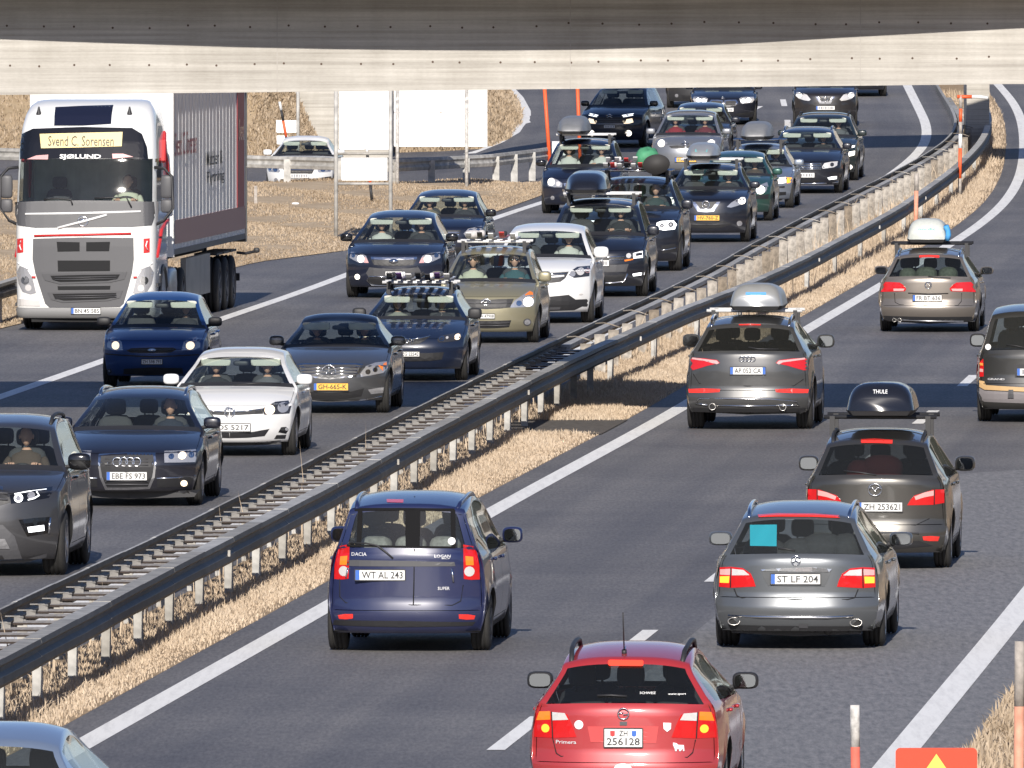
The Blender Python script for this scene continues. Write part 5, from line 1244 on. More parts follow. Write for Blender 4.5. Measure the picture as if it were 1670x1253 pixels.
v.mirrors(); v.handles(); person(v, 'driver', 'driver of the grey saloon with one hand raised on the wheel', shirt('olive', (.10,.09,.06))); person(v, 'passenger', 'passenger in the grey saloon with the yellow plate', shirt('tan', (.14,.12,.09)))

# --- dark blue estate with skis on the roof
v = Vehicle('car', 'dark blue estate with skis across its roof bars', dict(L=4.69,W=1.785,H=1.45,WB=2.675,FO=.93,r=.32,kind='estate',zh=.70,zc=.965), 668.5, 620, group=GON, crop=CC, paintm=paint('deep_blue', (.006,.013,.036), .35))
v.feat('headlight', [(830,782),(868,738),(960,720),(1070,704),(1086,760),(1062,786),(900,806),(850,806)], M_LAMPD); v.disc('headlight_reflector', 880, 766, 30, M_CHROME, proud=.012); v.disc('headlight_reflector', 880, 766, 17, M_LAMPD, proud=.018); v.disc('headlight_reflector', 1040, 748, 33, M_LITW, proud=.012); v.disc('headlight_reflector', 935, 756, 15, M_WHL, proud=.012)
v.feat('grille', [(560,782),(640,770),(762,742),(700,792),(640,820),(560,832)], M_PLASTIC); v.line('grille_bar', [(560,776),(660,762),(765,738)], .012, M_CHROME, mirror=True); v.badge('mazda', 557, 800, 32); v.plate(557, 925, 'ZG 22542', 'chf')
v.feat('air_intake', [(557,918),(760,914),(902,905),(880,980),(760,995),(557,1000)], M_PLASTIC); v.mirrors(col=M_PLASTIC, h=.18); v.handles(); v.crossbars((2.35,3.05), M_SIGNB, h=.075); v.roof_rails()
person(v, 'driver', 'driver in the dark blue estate with skis on top', shirt('dark', (.03,.03,.035))); person(v, 'passenger', 'passenger in pale clothes in the dark blue estate with skis', shirt('pale', (.20,.20,.18)))
VSKI1 = v
# --- beige people carrier
v = Vehicle('car', 'beige compact people carrier with two people in sunglasses', dict(L=4.36,W=1.77,H=1.62,WB=2.75,FO=.86,r=.315,kind='mpv',zh=.82,zc=1.04,visors=False), 792.5, 558.5, group=GON, crop=CD, paintm=paint('beige', (.30,.275,.18), .45, .4))
v.feat('headlight', [(605,882),(628,848),(652,818),(720,770),(780,732),(815,745),(826,830),(812,870),(720,878)], M_LAMP); v.feat('indicator', [(742,765),(785,733),(814,746),(816,792),(760,796)], M_AMB, proud=.012); v.disc('headlight_reflector', 772, 830, 48, M_LIT, proud=.013); v.disc('headlight_reflector', 690, 842, 28, M_CHROME, proud=.012)
v.feat('grille', [(395,812),(520,806),(642,804),(612,880),(520,890),(395,896)], M_PLASTIC); v.line('grille_bar', [(395,845),(520,842),(625,838)], .012, M_TRIM, mirror=True); v.badge('toyota', 395, 832, 38); v.plate(395, 958, 'ZH 47908', 'chf')
v.feat('air_intake', [(395,1000),(520,998),(620,994),(600,1055),(500,1064),(395,1066)], M_PLASTIC); 
for yy in (1020,1042): v.line('grille_bar', [(395,yy),(500,yy),(605,yy-4)], .008, M_TRIM, mirror=True)
v.disc('fog_recess', 762, 1012, 38, M_TRIM); v.disc('fog_light', 764, 1012, 28, M_LAMP, proud=.012); v.mirrors(h=.18); v.handles(); v.crossbars((2.1,2.9), M_SIGNB, h=.085); v.roof_rails(raised=.05)
person(v, 'driver', 'driver in sunglasses and a blue-green top in the beige carrier', shirt('teal', (.035,.085,.10)), True); person(v, 'passenger', 'passenger in sunglasses and a pale top in the beige carrier', shirt('cream', (.42,.42,.33)), True)
VSKI2 = v
# --- white crossover
v = Vehicle('car', 'white crossover with black lower bumper between the beige carrier and the dark van', dict(L=4.57,W=1.82,H=1.68,WB=2.62,FO=.91,r=.345,kind='suv',zh=.92,zc=1.12,tw=.23), 881, 526, group=GON, crop=CD, sc=1.035, paintm=paint('white', (.74,.74,.73), 0, .4, .12))
v.feat('headlight', [(1130,592),(1165,545),(1205,518),(1320,508),(1324,560),(1312,603),(1230,612),(1180,618)], M_LAMPD); v.disc('headlight_reflector', 1165, 582, 28, M_LAMP, proud=.012); v.disc('headlight_reflector', 1235, 560, 38, M_WHL, proud=.012); v.disc('headlight_reflector', 1298, 555, 20, M_PINK, proud=.012)
v.feat('grille', [(877,574),(1000,570),(1132,563),(1100,620),(1058,652),(980,662),(877,664)], M_PLASTIC); v.line('grille_bar', [(877,612),(1000,608),(1090,600)], .022, M_WHITE, mirror=True); v.line('grille_bar', [(877,590),(1000,586),(1110,580)], .010, M_CHROME, mirror=True)
v.feat('lower_cladding', [(877,792),(1010,780),(1130,768),(1190,810),(1290,806),(1392,784),(1390,850),(1250,872),(1180,905),(877,915)], M_PLASTIC); v.feat('skid_plate', [(900,880),(1060,878),(1050,900),(900,904)], M_TRIM, proud=.012); v.disc('fog_light', 1240, 765, 20, M_WHL, e=.45); v.mirrors(h=.20, w_=.26); v.handles()
person(v, 'driver', 'driver in a pale shirt holding the wheel of the white crossover', shirt('white', (.45,.45,.42)), True)

# --- dark blue hatchback with lit lamps, grey bumper insert
v = Vehicle('car', 'dark blue hatchback with lit headlamps beside the exit verge, front one of two', dict(L=4.34,W=1.84,H=1.53,WB=2.64,FO=.86,r=.325,kind='hatch',zh=.80,zc=.985,rw=.64), 642, 485, group=GON, crop=CE, paintm=NAVY, sc=1.05)
v.feat('headlight', [(735,832),(768,762),(830,735),(942,722),(945,780),(905,800),(840,828)], M_LAMP); v.feat('indicator', [(737,830),(760,785),(785,770),(785,828)], M_PINK, proud=.011); v.disc('headlight_reflector', 822, 790, 40, M_LIT, proud=.013); v.disc('headlight_reflector', 905, 756, 24, M_CHROME, proud=.012)
v.feat('grille', [(490,804),(600,802),(712,799),(682,848),(600,856),(490,860)], M_PLASTIC); v.feat('grille_frame', [(490,776),(600,774),(718,770),(714,794),(600,798),(490,800)], M_CHROME); v.badge('oval', 490, 814, 46); v.plate(490, 932, '', 'chf', bars=6)
v.feat('bumper_insert', [(490,890),(640,882),(730,872),(765,930),(740,965),(490,965)], M_TRIM); v.feat('air_intake', [(490,972),(640,968),(722,964),(745,1000),(708,1040),(490,1050)], M_PLASTIC); v.line('intake_frame', [(490,968),(640,964),(728,960),(756,1000),(712,1046),(490,1054)], .014, M_CHROME, mirror=True); v.disc('fog_light', 135, 965, 30, M_LIT); v.mirrors(col=M_BLACK); v.handles()
person(v, 'driver', 'driver of the front dark blue hatchback by the verge', shirt('dark', (.03,.03,.035))); person(v, 'passenger', 'passenger with a white scarf in the front dark blue hatchback', shirt('white', (.45,.45,.42)))

# --- second dark blue hatchback behind it
v = Vehicle('car', 'dark blue hatchback just behind the one with lit headlamps, driver bald in sunglasses', dict(L=4.34,W=1.80,H=1.50,WB=2.64,FO=.86,r=.32,kind='hatch',zh=.78,zc=.965,rw=.65), 718, 432, group=GON, paintm=NAVY)
v.default_front(grille='bar', plate='chf'); v.mirrors(col=M_BLACK); v.handles()
person(v, 'driver', 'bald driver in sunglasses in the rear dark blue hatchback', shirt('dark', (.03,.03,.035)), True, hair=False); person(v, 'passenger', 'passenger partly hidden in the rear dark blue hatchback', shirt('tan', (.14,.12,.09)))

# --- dark van with black roof box
v = Vehicle('car', 'blue-black people carrier with a glossy black roof box', dict(L=4.85,W=1.90,H=1.74,WB=2.92,FO=.93,r=.335,kind='mpv',zh=.86,zc=1.10,dc=1.0,dr=2.0,rw=.70,tw=.225), 970, 483, group=GON, crop=CF, paintm=BLACKB, sc=1.045)
v.feat('headlight', [(570,888),(608,848),(680,830),(752,820),(757,888),(700,900),(580,910)], M_LAMPD); v.feat('daytime_light', [(640,852),(750,824),(753,885),(642,896)], M_DRL, proud=.011); v.feat('headlight_reflector', [(662,852),(718,842),(718,868),(664,878)], M_LAMPD, proud=.017); v.disc('headlight_reflector', 602, 872, 24, M_WHL, proud=.012); v.feat('indicator', [(565,908),(640,898),(640,908),(570,922)], M_AMB, proud=.011)
v.feat('grille', [(318,882),(450,882),(565,878),(560,910),(450,916),(318,918)], M_PLASTIC); v.line('grille_bar', [(318,886),(450,884),(566,880)], .014, M_CHROME, mirror=True); v.line('grille_bar', [(318,912),(450,910),(560,904)], .010, M_CHROME, mirror=True)
v.feat('plate_panel', [(318,950),(500,950),(602,944),(580,1010),(318,1014)], M_TRIM); v.feat('air_intake', [(318,1040),(480,1038),(588,1026),(560,1090),(318,1100)], M_PLASTIC); v.line('intake_frame', [(318,1106),(470,1104),(562,1094),(592,1026)], .014, M_CHROME, mirror=True); v.feat('fog_light', [(635,1028),(690,1018),(736,1016),(735,1036),(640,1048)], M_DRL)
v.plate(0, 0, '', 'eu', bars=8, z=.62); v.badge('vw', 330, 890, 38); v.mirrors(h=.19); v.handles(); v.crossbars((2.25,3.15), M_SIGNB, h=.09); v.roof_rails(raised=.05)
person(v, 'driver', 'driver with both hands on the wheel of the carrier with the black box', shirt('black', (.02,.02,.022)))
M_BOXB = pm('box_black', (.012,.013,.018), .22, coat=.6); M_BOXG = pm('box_grey', (.24,.245,.25), .42, .25, noise=.2, nscale=6); M_BOXS = pm('box_silver', (.42,.43,.43), .35, .45, noise=.15, nscale=5)
rt, lid = roof_box(v, 'glossy black rounded roof box on the blue-black people carrier', 1.5, 3.7, -.27, .80, .40, M_BOXB, M_PLASTIC)

# --- dark off-roader with skis and sledge
v = Vehicle('car', 'dark blue off-roader carrying skis and a green bag on the roof', dict(L=4.85,W=1.93,H=1.77,WB=2.93,FO=.86,r=.37,kind='suv',zh=.98,zc=1.18,tw=.26,rw=.68,visors=False), 1029, 441.6, group=GON, cat='off-roader', crop=CF, paintm=BLACKB, sc=1.05)
v.feat('headlight', [(835,622),(842,592),(880,578),(985,573),(1012,606),(995,648),(900,658),(846,645)], M_DRL); v.disc('headlight_reflector', 885, 617, 20, M_LAMPD, proud=.012); v.disc('headlight_reflector', 960, 608, 25, M_LAMPD, proud=.012); v.disc('headlight_reflector', 885, 617, 10, M_WHL, proud=.018); v.disc('headlight_reflector', 960, 608, 12, M_WHL, proud=.018)
v.decal('grille', [(.03,.98),(.33,.98),(.35,.86),(.28,.74),(.05,.74)], M_CHROME); v.decal('grille', [(-.03,.98),(-.33,.98),(-.35,.86),(-.28,.74),(-.05,.74)][::-1], M_CHROME); v.decal('grille_core', [(.05,.96),(.31,.96),(.33,.86),(.27,.76),(.06,.76)], M_PLASTIC, .012); v.decal('grille_core', [(-.05,.96),(-.31,.96),(-.33,.86),(-.27,.76),(-.06,.76)][::-1], M_PLASTIC, .012)
v.feat('air_intake', [(880,790),(1000,768),(1004,838),(888,856)], M_PLASTIC); v.line('chrome_strip', [(884,828),(1000,806)], .012, M_CHROME, mirror=True); v.mirrors(h=.19); v.handles(); v.roof_rails(raised=.06); v.crossbars((2.2,3.0), M_CHROME, h=.12)
person(v, 'driver', 'driver in dark clothes in the off-roader with skis on top', shirt('petrol', (.03,.05,.055)))
VSKI3 = v
# --- black crossover with yellow plate and V grille
v = Vehicle('car', 'black crossover with a V-shaped chrome grille and a yellow number plate', dict(L=4.38,W=1.806,H=1.60,WB=2.65,FO=.90,r=.345,kind='suv',zh=.90,zc=1.09,rw=.67), 1151, 394.5, group=GON, crop=CG, paintm=BLACKB, sc=1.04)
v.feat('headlight', [(600,842),(640,802),(690,772),(768,748),(786,778),(765,806),(700,830),(640,848)], M_LAMP); v.disc('headlight_reflector', 742, 784, 36, M_LIT, proud=.013)
v.feat('grille', [(405,796),(470,794),(538,790),(505,840),(470,884),(405,892)], M_PLASTIC); v.feat('grille_chevron', [(506,796),(540,794),(482,884),(405,892),(405,862),(458,858)], M_CHROME, proud=.014); v.badge('bolt', 405, 822, 38); v.plate(415, 943, 'HV-760-Z', 'nl')
v.feat('air_intake', [(405,992),(500,988),(565,968),(652,1002),(560,1032),(405,1044)], M_PLASTIC); v.line('intake_frame', [(405,1006),(520,1002),(600,1000)], .010, M_TRIM, mirror=True); v.disc('fog_light', 718, 995, 28, M_LAMP); v.mirrors(); v.handles(); v.crossbars((2.2,3.0), M_SIGNB, h=.085); v.roof_rails(M_CHROME, raised=.05)
person(v, 'driver', 'driver of the black crossover with the yellow plate', shirt('dark', (.03,.03,.035)))
rt, lid = roof_box(v, 'silver-grey roof box with a turquoise badge on the black crossover', 1.35, 3.3, -.17, .70, .33, M_BOXS, M_PLASTIC)
box_text(rt, lid, '-', 1, 1.95, .17, .05, .26, pm('turquoise_print', (.15,.55,.55), .5))

# --- dark car with silver box (near the orange pole)
v = Vehicle('car', 'dark blue people carrier with a silver roof box beside the orange pole', dict(L=4.47,W=1.80,H=1.63,WB=2.70,FO=.90,r=.32,kind='mpv',zh=.80,zc=1.02), 945, 348, group=GON, crop=CJ, sc=1.05, paintm=NAVY)
v.feat('headlight', [(72,945),(85,895),(112,880),(170,905),(212,935),(208,972),(140,972),(82,962)], M_LAMP); v.disc('headlight_reflector', 108, 922, 38, M_LIT, proud=.013); v.disc('headlight_reflector', 172, 940, 26, M_WHL, proud=.012)
v.feat('grille_frame', [(222,935),(330,928),(370,928),(370,988),(300,988),(240,982)], M_CHROME); v.feat('grille', [(236,946),(330,940),(370,940),(370,976),(300,978),(250,972)], M_PLASTIC, proud=.012); v.feat('bumper_blade', [(208,990),(228,992),(262,1070),(285,1105),(270,1112),(232,1066)], M_CHROME); v.disc('fog_light', 120, 1070, 22, M_LAMP); v.decal('air_intake', [(-.4,.27),(.4,.27),(.46,.40),(-.46,.40)], M_PLASTIC); v.plate(0, 0, '', 'chf', bars=6, z=.52)
v.mirrors(col=M_BLACK); v.handles(); v.crossbars((2.05,2.9), M_SIGNB, h=.085); v.roof_rails(raised=.05)
person(v, 'driver', 'driver pointing ahead in the carrier beside the orange pole', shirt('white', (.45,.45,.42))); person(v, 'passenger', 'passenger in a white top in the carrier beside the orange pole', shirt('white', (.45,.45,.42)))
rt, lid = roof_box(v, 'silver roof box on the dark blue people carrier by the orange pole', 1.3, 3.4, -.27, .72, .40, M_BOXG, M_PLASTIC)

# --- green hatchback
v = Vehicle('car', 'dark green hatchback half hidden behind the black crossover', dict(L=4.03,W=1.70,H=1.50,WB=2.50,FO=.82,r=.30,kind='hatch',zh=.76,zc=.985,dc=.98,dr=1.9), 1196, 360, group=GON, crop=CG, sc=1.04, paintm=paint('bottle_green', (.018,.075,.060), .35))
v.feat('headlight', [(862,692),(882,655),(908,636),(975,610),(986,650),(962,700),(920,718),(882,724)], M_LAMP); v.disc('headlight_reflector', 914, 684, 44, M_LIT, proud=.013)
v.feat('bumper_strip', [(700,742),(800,740),(900,732),(1028,716),(1022,760),(880,768),(700,772)], M_PLASTIC); v.decal('grille', [(-.4,.60),(.4,.60),(.36,.68),(-.36,.68)], M_PLASTIC); v.badge('lion', 655, 660, 30); v.plate(0, 0, '', 'chf', bars=6, z=.42); v.mirrors(w_=.22); v.handles()
person(v, 'driver', 'driver in red glasses inside the dark green hatchback', shirt('brown', (.07,.05,.04)))

# --- silver estate with grey box
v = Vehicle('car', 'silver blue estate with orange indicators and a grey roof box', dict(L=4.48,W=1.745,H=1.43,WB=2.725,FO=.76,r=.315,kind='estate',zh=.70,zc=.93,dc=1.25,dr=2.05), 1231, 339, group=GON, crop=CG, sc=1.04, paintm=paint('silver_blue', (.30,.34,.40), .6))
v.feat('headlight', [(1056,622),(1058,578),(1100,568),(1150,564),(1150,616),(1100,624)], M_LIT); v.feat('indicator', [(1156,566),(1205,570),(1214,612),(1158,622)], M_AMBL); v.decal('grille', [(.02,.68),(.25,.68),(.26,.52),(.04,.52)], M_CHROME); v.decal('grille', [(-.02,.68),(-.25,.68),(-.26,.52),(-.04,.52)][::-1], M_CHROME)
v.line('bumper_strip', [(1060,655),(1130,655),(1220,645)], .018, M_PLASTIC, mirror=True); v.feat('air_intake', [(1060,705),(1150,700),(1150,730),(1060,738)], M_PLASTIC); v.feat('lower_intake', [(870,780),(1010,775),(1120,765),(1100,790),(870,800)], M_PLASTIC); v.plate(0, 0, '', 'chf', bars=6, z=.45); v.mirrors(); v.handles(); v.roof_rails(raised=.05); v.crossbars((1.95,2.8), M_CHROME, h=.085)
person(v, 'driver', 'driver inside the silver blue estate', shirt('grey', (.10,.10,.11)))
rt, lid = roof_box(v, 'tall grey roof box on the silver blue estate', 1.2, 3.2, -.06, .74, .40, M_BOXG, M_PLASTIC)

# --- black estate with chrome slats
v = Vehicle('car', 'black estate with a bright chrome slatted grille near the median rail', dict(L=4.77,W=1.82,H=1.50,WB=2.71,FO=.95,r=.325,kind='estate',zh=.75,zc=.99), 1309, 314.7, group=GON, crop=CHH, sc=1.06, paintm=BLACKB)
v.feat('headlight', [(530,908),(556,866),(620,852),(702,845),(694,890),(660,910),(590,920),(540,926)], M_WHL); v.disc('headlight_reflector', 575, 895, 20, M_DRL, proud=.012); v.disc('headlight_reflector', 640, 880, 24, M_LAMPD, proud=.012)
v.feat('grille', [(318,872),(430,868),(530,864),(514,936),(430,944),(318,948)], M_PLASTIC)
for yy in (876,894,912,930): v.line('grille_bar', [(318,yy+2),(430,yy),(520,yy-2)], .018, M_CHROME, mirror=True)
v.plate(330, 995, '', 'eu', bars=7); v.feat('fog_light', [(590,1022),(640,1010),(692,1006),(690,1036),(610,1046)], M_DRL); v.line('chrome_strip', [(318,1088),(520,1084),(700,1070)], .022, M_CHROME, mirror=True); v.feat('air_intake', [(318,1045),(500,1042),(520,1066),(318,1072)], M_PLASTIC); v.mirrors(); v.handles(); v.roof_rails(M_CHROME, raised=.05)
person(v, 'driver', 'driver in sunglasses in the black estate near the median rail', shirt('black', (.02,.02,.022)), True)

# --- dark green-black SUV behind it
v = Vehicle('car', 'dark crossover with white daytime lights behind the black estate', dict(L=4.60,W=1.86,H=1.62,WB=2.68,FO=.92,r=.345,kind='suv',zh=.88,zc=1.05,rw=.68), 1336, 294, group=GON, crop=CHH, sc=1.04, paintm=paint('dark_green', (.012,.020,.020), .35))
v.feat('daytime_light', [(800,700),(840,682),(886,672),(882,694),(840,704),(810,712)], M_DRL); v.feat('headlight', [(768,765),(820,745),(886,733),(882,778),(830,792),(780,796)], M_LIT); v.disc('fog_light', 832, 908, 28, M_LIT); v.default_front = None
v.decal('grille', [(-.5,.66),(.5,.66),(.45,.80),(-.45,.80)], M_PLASTIC); v.decal('air_intake', [(-.6,.3),(.6,.3),(.5,.48),(-.5,.48)], M_PLASTIC); v.plate(0, 0, '', 'chf', bars=6, z=.57); v.mirrors(); v.handles(); v.roof_rails(raised=.05)
person(v, 'driver', 'driver of the dark crossover behind the black estate', shirt('grey', (.10,.10,.11)))

# --- dark brown crossover top right with V grille
v = Vehicle('car', 'dark brown crossover with a chrome V grille, farthest one right of the lane dash', dict(L=4.38,W=1.84,H=1.60,WB=2.65,FO=.90,r=.345,kind='suv',zh=.92,zc=1.10), 1345.7, 206, group=GON, crop=CHH, paintm=DARKBROWN)
v.feat('headlight', [(720,182),(762,130),(820,110),(872,100),(886,140),(850,172),(790,190),(740,197)], M_WHL); v.disc('headlight_reflector', 845, 132, 30, M_LIT, proud=.012); v.feat('grille', [(568,160),(620,155),(662,152),(640,200),(625,222),(568,226)], M_PLASTIC); v.feat('grille_chevron', [(640,152),(668,150),(625,226),(568,228),(568,205),(606,203)], M_CHROME, proud=.014); v.badge('bolt', 568, 175, 30); v.plate(568, 272, '', 'eu', bars=8); v.mirrors(); v.handles()
v.decal('air_intake', [(-.5,.3),(.5,.3),(.6,.46),(-.6,.46)], M_PLASTIC)

# --- far saloon with kidney grille
v = Vehicle('car', 'black saloon with a twin kidney grille just under the bridge', dict(L=4.90,W=1.88,H=1.46,WB=2.97,FO=.83,r=.335,kind='sedan',zh=.74,zc=.96), 1180, 203, group=GON, crop=CI, paintm=BLACKB)
v.feat('headlight', [(1105,232),(1128,212),(1200,204),(1310,204),(1322,245),(1290,286),(1200,296),(1130,296)], M_WHL); v.disc('headlight_reflector', 1160, 262, 36, M_DRL, proud=.012); v.disc('headlight_reflector', 1240, 248, 38, M_DRL, proud=.012)
v.feat('grille', [(892,252),(980,246),(1060,245),(1086,282),(1060,330),(980,342),(892,345)], M_CHROME); v.feat('grille_core', [(908,266),(980,260),(1046,260),(1064,286),(1042,316),(980,326),(910,328)], M_PLASTIC, proud=.012); v.plate(890, 388, '', 'eu', bars=8); v.feat('air_intake', [(1070,442),(1200,428),(1312,424),(1302,452),(1200,460),(1062,468)], M_PLASTIC); v.badge('round', 868, 228, 22); v.mirrors(); v.handles()
# --- dark car behind it
v = Vehicle('car', 'dark car mostly hidden behind the saloon with the kidney grille', dict(L=4.5,W=1.80,H=1.50,WB=2.68,FO=.88,r=.32,kind='hatch',zh=.78,zc=.98), 1137, 176, group=GON, paintm=ANTH); v.default_front(lit=M_LIT); v.mirrors(col=M_WHITE)
# --- dark car behind the grey carrier
v = Vehicle('car', 'dark car showing only its right lamp behind the grey people carrier', dict(L=4.4,W=1.78,H=1.50,WB=2.65,FO=.86,r=.32,kind='hatch',zh=.78,zc=.98), 1137, 262, group=GON, paintm=BLACKB); v.default_front(lit=M_DRL); v.mirrors(); v.handles()
person(v, 'driver', 'driver glimpsed in the dark car behind the grey carrier', shirt('tan', (.14,.12,.09)))
# --- grey people carrier
v = Vehicle('car', 'light grey people carrier with two people, behind the silver roof box', dict(L=4.30,W=1.77,H=1.62,WB=2.62,FO=.85,r=.32,kind='mpv',zh=.84,zc=1.04), 1118, 290, group=GON, crop=CI, sc=1.04, paintm=paint('light_grey', (.25,.26,.28), .55, .4))
v.feat('headlight', [(600,868),(650,838),(700,820),(772,828),(764,895),(710,922),(650,900)], M_LAMP); v.disc('headlight_reflector', 700, 870, 58, M_LIT, proud=.013); v.feat('grille', [(95,908),(200,900),(325,900),(325,940),(200,945),(130,940)], M_PLASTIC); v.badge('chevron', 325, 890, 60); v.plate(0, 0, '', 'nl', bars=7, z=.45); v.mirrors(); v.handles()
person(v, 'driver', 'driver in dark red in the light grey people carrier', shirt('maroon', (.12,.02,.03))); person(v, 'passenger', 'passenger in a red jacket in the light grey people carrier', shirt('red', (.22,.02,.03)))
# --- dark car coming off the ramp
v = Vehicle('car', 'dark blue crossover joining from the ramp behind the two orange poles', dict(L=4.40,W=1.80,H=1.66,WB=2.65,FO=.88,r=.345,kind='suv',zh=.88,zc=1.08), 994, 240, group=GON, crop=CJ, paintm=NAVY, yaw=math.radians(7.5))
v.feat('daytime_light', [(765,302),(820,292),(875,284),(872,304),(820,314),(776,322)], M_DRL); v.feat('headlight', [(770,358),(800,342),(860,332),(872,368),(830,380),(785,382)], M_LITW); v.disc('fog_light', 825, 470, 32, M_LIT); v.decal('grille', [(-.42,.66),(.42,.66),(.46,.82),(-.46,.82)], M_PLASTIC)
for zz in (.70,.75): v.decal('grille_bar', [(-.40,zz-.006),(.40,zz-.006),(.40,zz+.006),(-.40,zz+.006)], M_TRIM, .012)
v.badge('chevron', 650, 315, 30); v.decal('air_intake', [(-.5,.3),(.5,.3),(.55,.45),(-.55,.45)], M_PLASTIC); v.plate(0, 0, '', 'chf', bars=6, z=.56); v.mirrors(col=M_BLACK); v.handles()
# --- last dark car under the bridge
v = Vehicle('car', 'dark car at the far top right, only its bumper below the bridge', dict(L=4.5,W=1.80,H=1.5,WB=2.68,FO=.88,r=.32,kind='hatch',zh=.78,zc=.98), 1398, 157, group=GON, paintm=BLACKB); v.default_front()
# --- white car on the ramp behind the rail
v = Vehicle('car', 'white car behind the guardrail on the exit ramp', dict(L=4.63,W=1.78,H=1.44,WB=2.70,FO=.88,r=.325,kind='sedan',zh=.72,zc=.95), 487, 303, group=GON, paintm=paint('white', (.74,.74,.73), 0, .4, .12), Yd=411, z0=.05)
v.default_front(plate='eu'); v.badge('star', 487, 268, 9, raw=True); v.mirrors(); v.handles(); v.decal('air_intake', [(.5,.28),(.8,.28),(.8,.45),(.55,.42)], M_PLASTIC)

# ------------------------------------------------------------------ driving away
# --- blue van-like estate with split doors
v = Vehicle('car', 'dark blue family van with split rear doors and a white plate', dict(L=4.45,W=1.74,H=1.635,WB=2.905,FO=.83,r=.305,kind='mpv',drr=.16,dg=.045,gb=1.05,zrr=1.53,rgp=1.0,rw=.70,rglv=.86,zbt=.47,rbump=.035,zc=1.03,dark_rim=True,rgrows=(1,7)), 661, 1060, out=True, group=GOUT, crop=CK, paintm=paint('ink_blue', (.013,.019,.068), .25), glass=dict(rw=M_REAR))
for fr_ in ([(630,276),(690,276),(726,277),(722,518),(690,520),(632,516)], [(262,270),(600,268),(945,272),(945,290),(600,286),(264,288)], [(258,500),(600,510),(950,514),(952,526),(600,522),(256,514)]): v.feat('glass_surround', fr_, M_FRIT, mirror=False, proud=.008)
v.feat('glass_surround', [(920,280),(950,282),(953,515),(925,515)], M_FRIT, proud=.009)
v.line('door_gap', [(690,196),(690,272)], .006, M_UNDER, proud=.004); v.line('door_gap', [(688,530),(686,720),(682,885)], .006, M_UNDER, proud=.006)
v.feat('taillight', [(1000,502),(1068,514),(1090,560),(1104,640),(1106,725),(1052,728),(1004,722)], M_RED); v.feat('indicator', [(1014,575),(1064,580),(1068,634),(1018,634)], M_AMB, proud=.010); v.disc('reversing_light', 1040, 674, 36, M_WHL, proud=.011)
v.feat('door_trim', [(250,604),(300,600),(600,606),(945,614),(950,640),(600,642),(300,640),(255,638)], M_TRIM, mirror=False)
v.plate(470, 697, 'WT AL 243', 'eu'); v.feat('reflector', [(972,948),(1030,948),(1078,956),(1070,980),(1020,982),(974,976)], M_REFL); v.feat('high_brake_light', [(512,211),(620,213),(618,234),(514,231)], M_REFL, mirror=False, proud=.022, res=.03)
v.wiper([(270,492),(380,494),(450,508),(500,545),(552,590)]); v.text(335, 563, 'DACIA', 22, M_LETTER, width_px=98); v.text(868, 576, 'LOGAN', 18, M_LETTER, width_px=100); v.text(890, 591, 'MCV', 10, M_LETTER, width_px=52); v.text(876, 782, 'SUPER', 20, M_LETTER, width_px=74)
v.disc('sticker', 927, 480, 27, M_WHITE, mirror=False, proud=.012); v.text(928, 480, 'A', 28, M_INK, width_px=24, name='sticker_letter')
v.line('chrome_strip', [(265,650),(252,715)], .010, M_CHROME); v.line('chrome_strip', [(928,655),(938,742)], .012, M_CHROME); v.line('door_gap', [(212,720),(212,835),(250,874),(682,888),(930,890),(985,862),(1000,760)], .005, M_UNDER, proud=.004)
v.feat('bumper_underside', [(150,985),(600,990),(1080,996),(1060,1020),(600,1030),(170,1015)], M_PLASTIC, mirror=False); v.mirrors(col=v.paint, w_=.22, h=.17); v.handles(); v.roof_rails(v.paint, raised=.02)
m = MB(); off = v.P['L']/2
for q in range(3): m.rbox((-1.45+q*.02, (q-1)*.36, 1.02), (.5,.34,.34), .6)
o = m.build('luggage', pm('luggage_grey', (.30,.30,.28), .9, noise=.5), None, True); o.matrix_world = v.mat.copy(); tag(o, 'pale bags piled behind the rear glass of the blue family van', 'luggage', 'luggage inside the cars')
# --- red estate
v = Vehicle('car', 'red estate with two-row plate nearest the bottom edge', dict(L=4.50,W=1.715,H=1.44,WB=2.60,FO=.95,r=.305,kind='estate',drr=.40,dg=.06,gb=.935,zrr=1.345,rgp=.9,rglv=.905,rw=.635,zbt=.48,visors=False,seatmat=M_SEAT), 1016.7, 1323, out=True, group=GOUT, crop=CO, paintm=paint('red', (.39,.030,.036), .2, .42, .12), glass=dict(rw=glassmat('glass_clear', (.60,.64,.63))))
v.feat('taillight', [(1030,866),(1058,790),(1090,722),(1200,705),(1300,716),(1314,800),(1315,866),(1180,872)], M_RED); v.feat('reversing_light', [(1084,756),(1108,714),(1200,707),(1195,760)], M_WHL, proud=.010); v.feat('indicator', [(1208,702),(1282,704),(1302,760),(1205,755)], M_AMB, proud=.010); v.disc('brake_light', 1238, 810, 30, M_AMBL, proud=.012); v.feat('lens_divide', [(1193,705),(1201,705),(1192,870),(1184,870)], M_UNDER, proud=.011)
v.feat('plate_recess', [(498,796),(948,796),(932,902),(518,896)], pm('red_recess', (.50,.05,.05), .5), mirror=False); v.plate(725, 868, 'ZH/256128', 'chr', wd=.33); v.badge('bolt', 725, 715, 38); v.feat('tailgate_lock', [(702,765),(748,765),(748,790),(702,790)], M_TRIM, mirror=False)
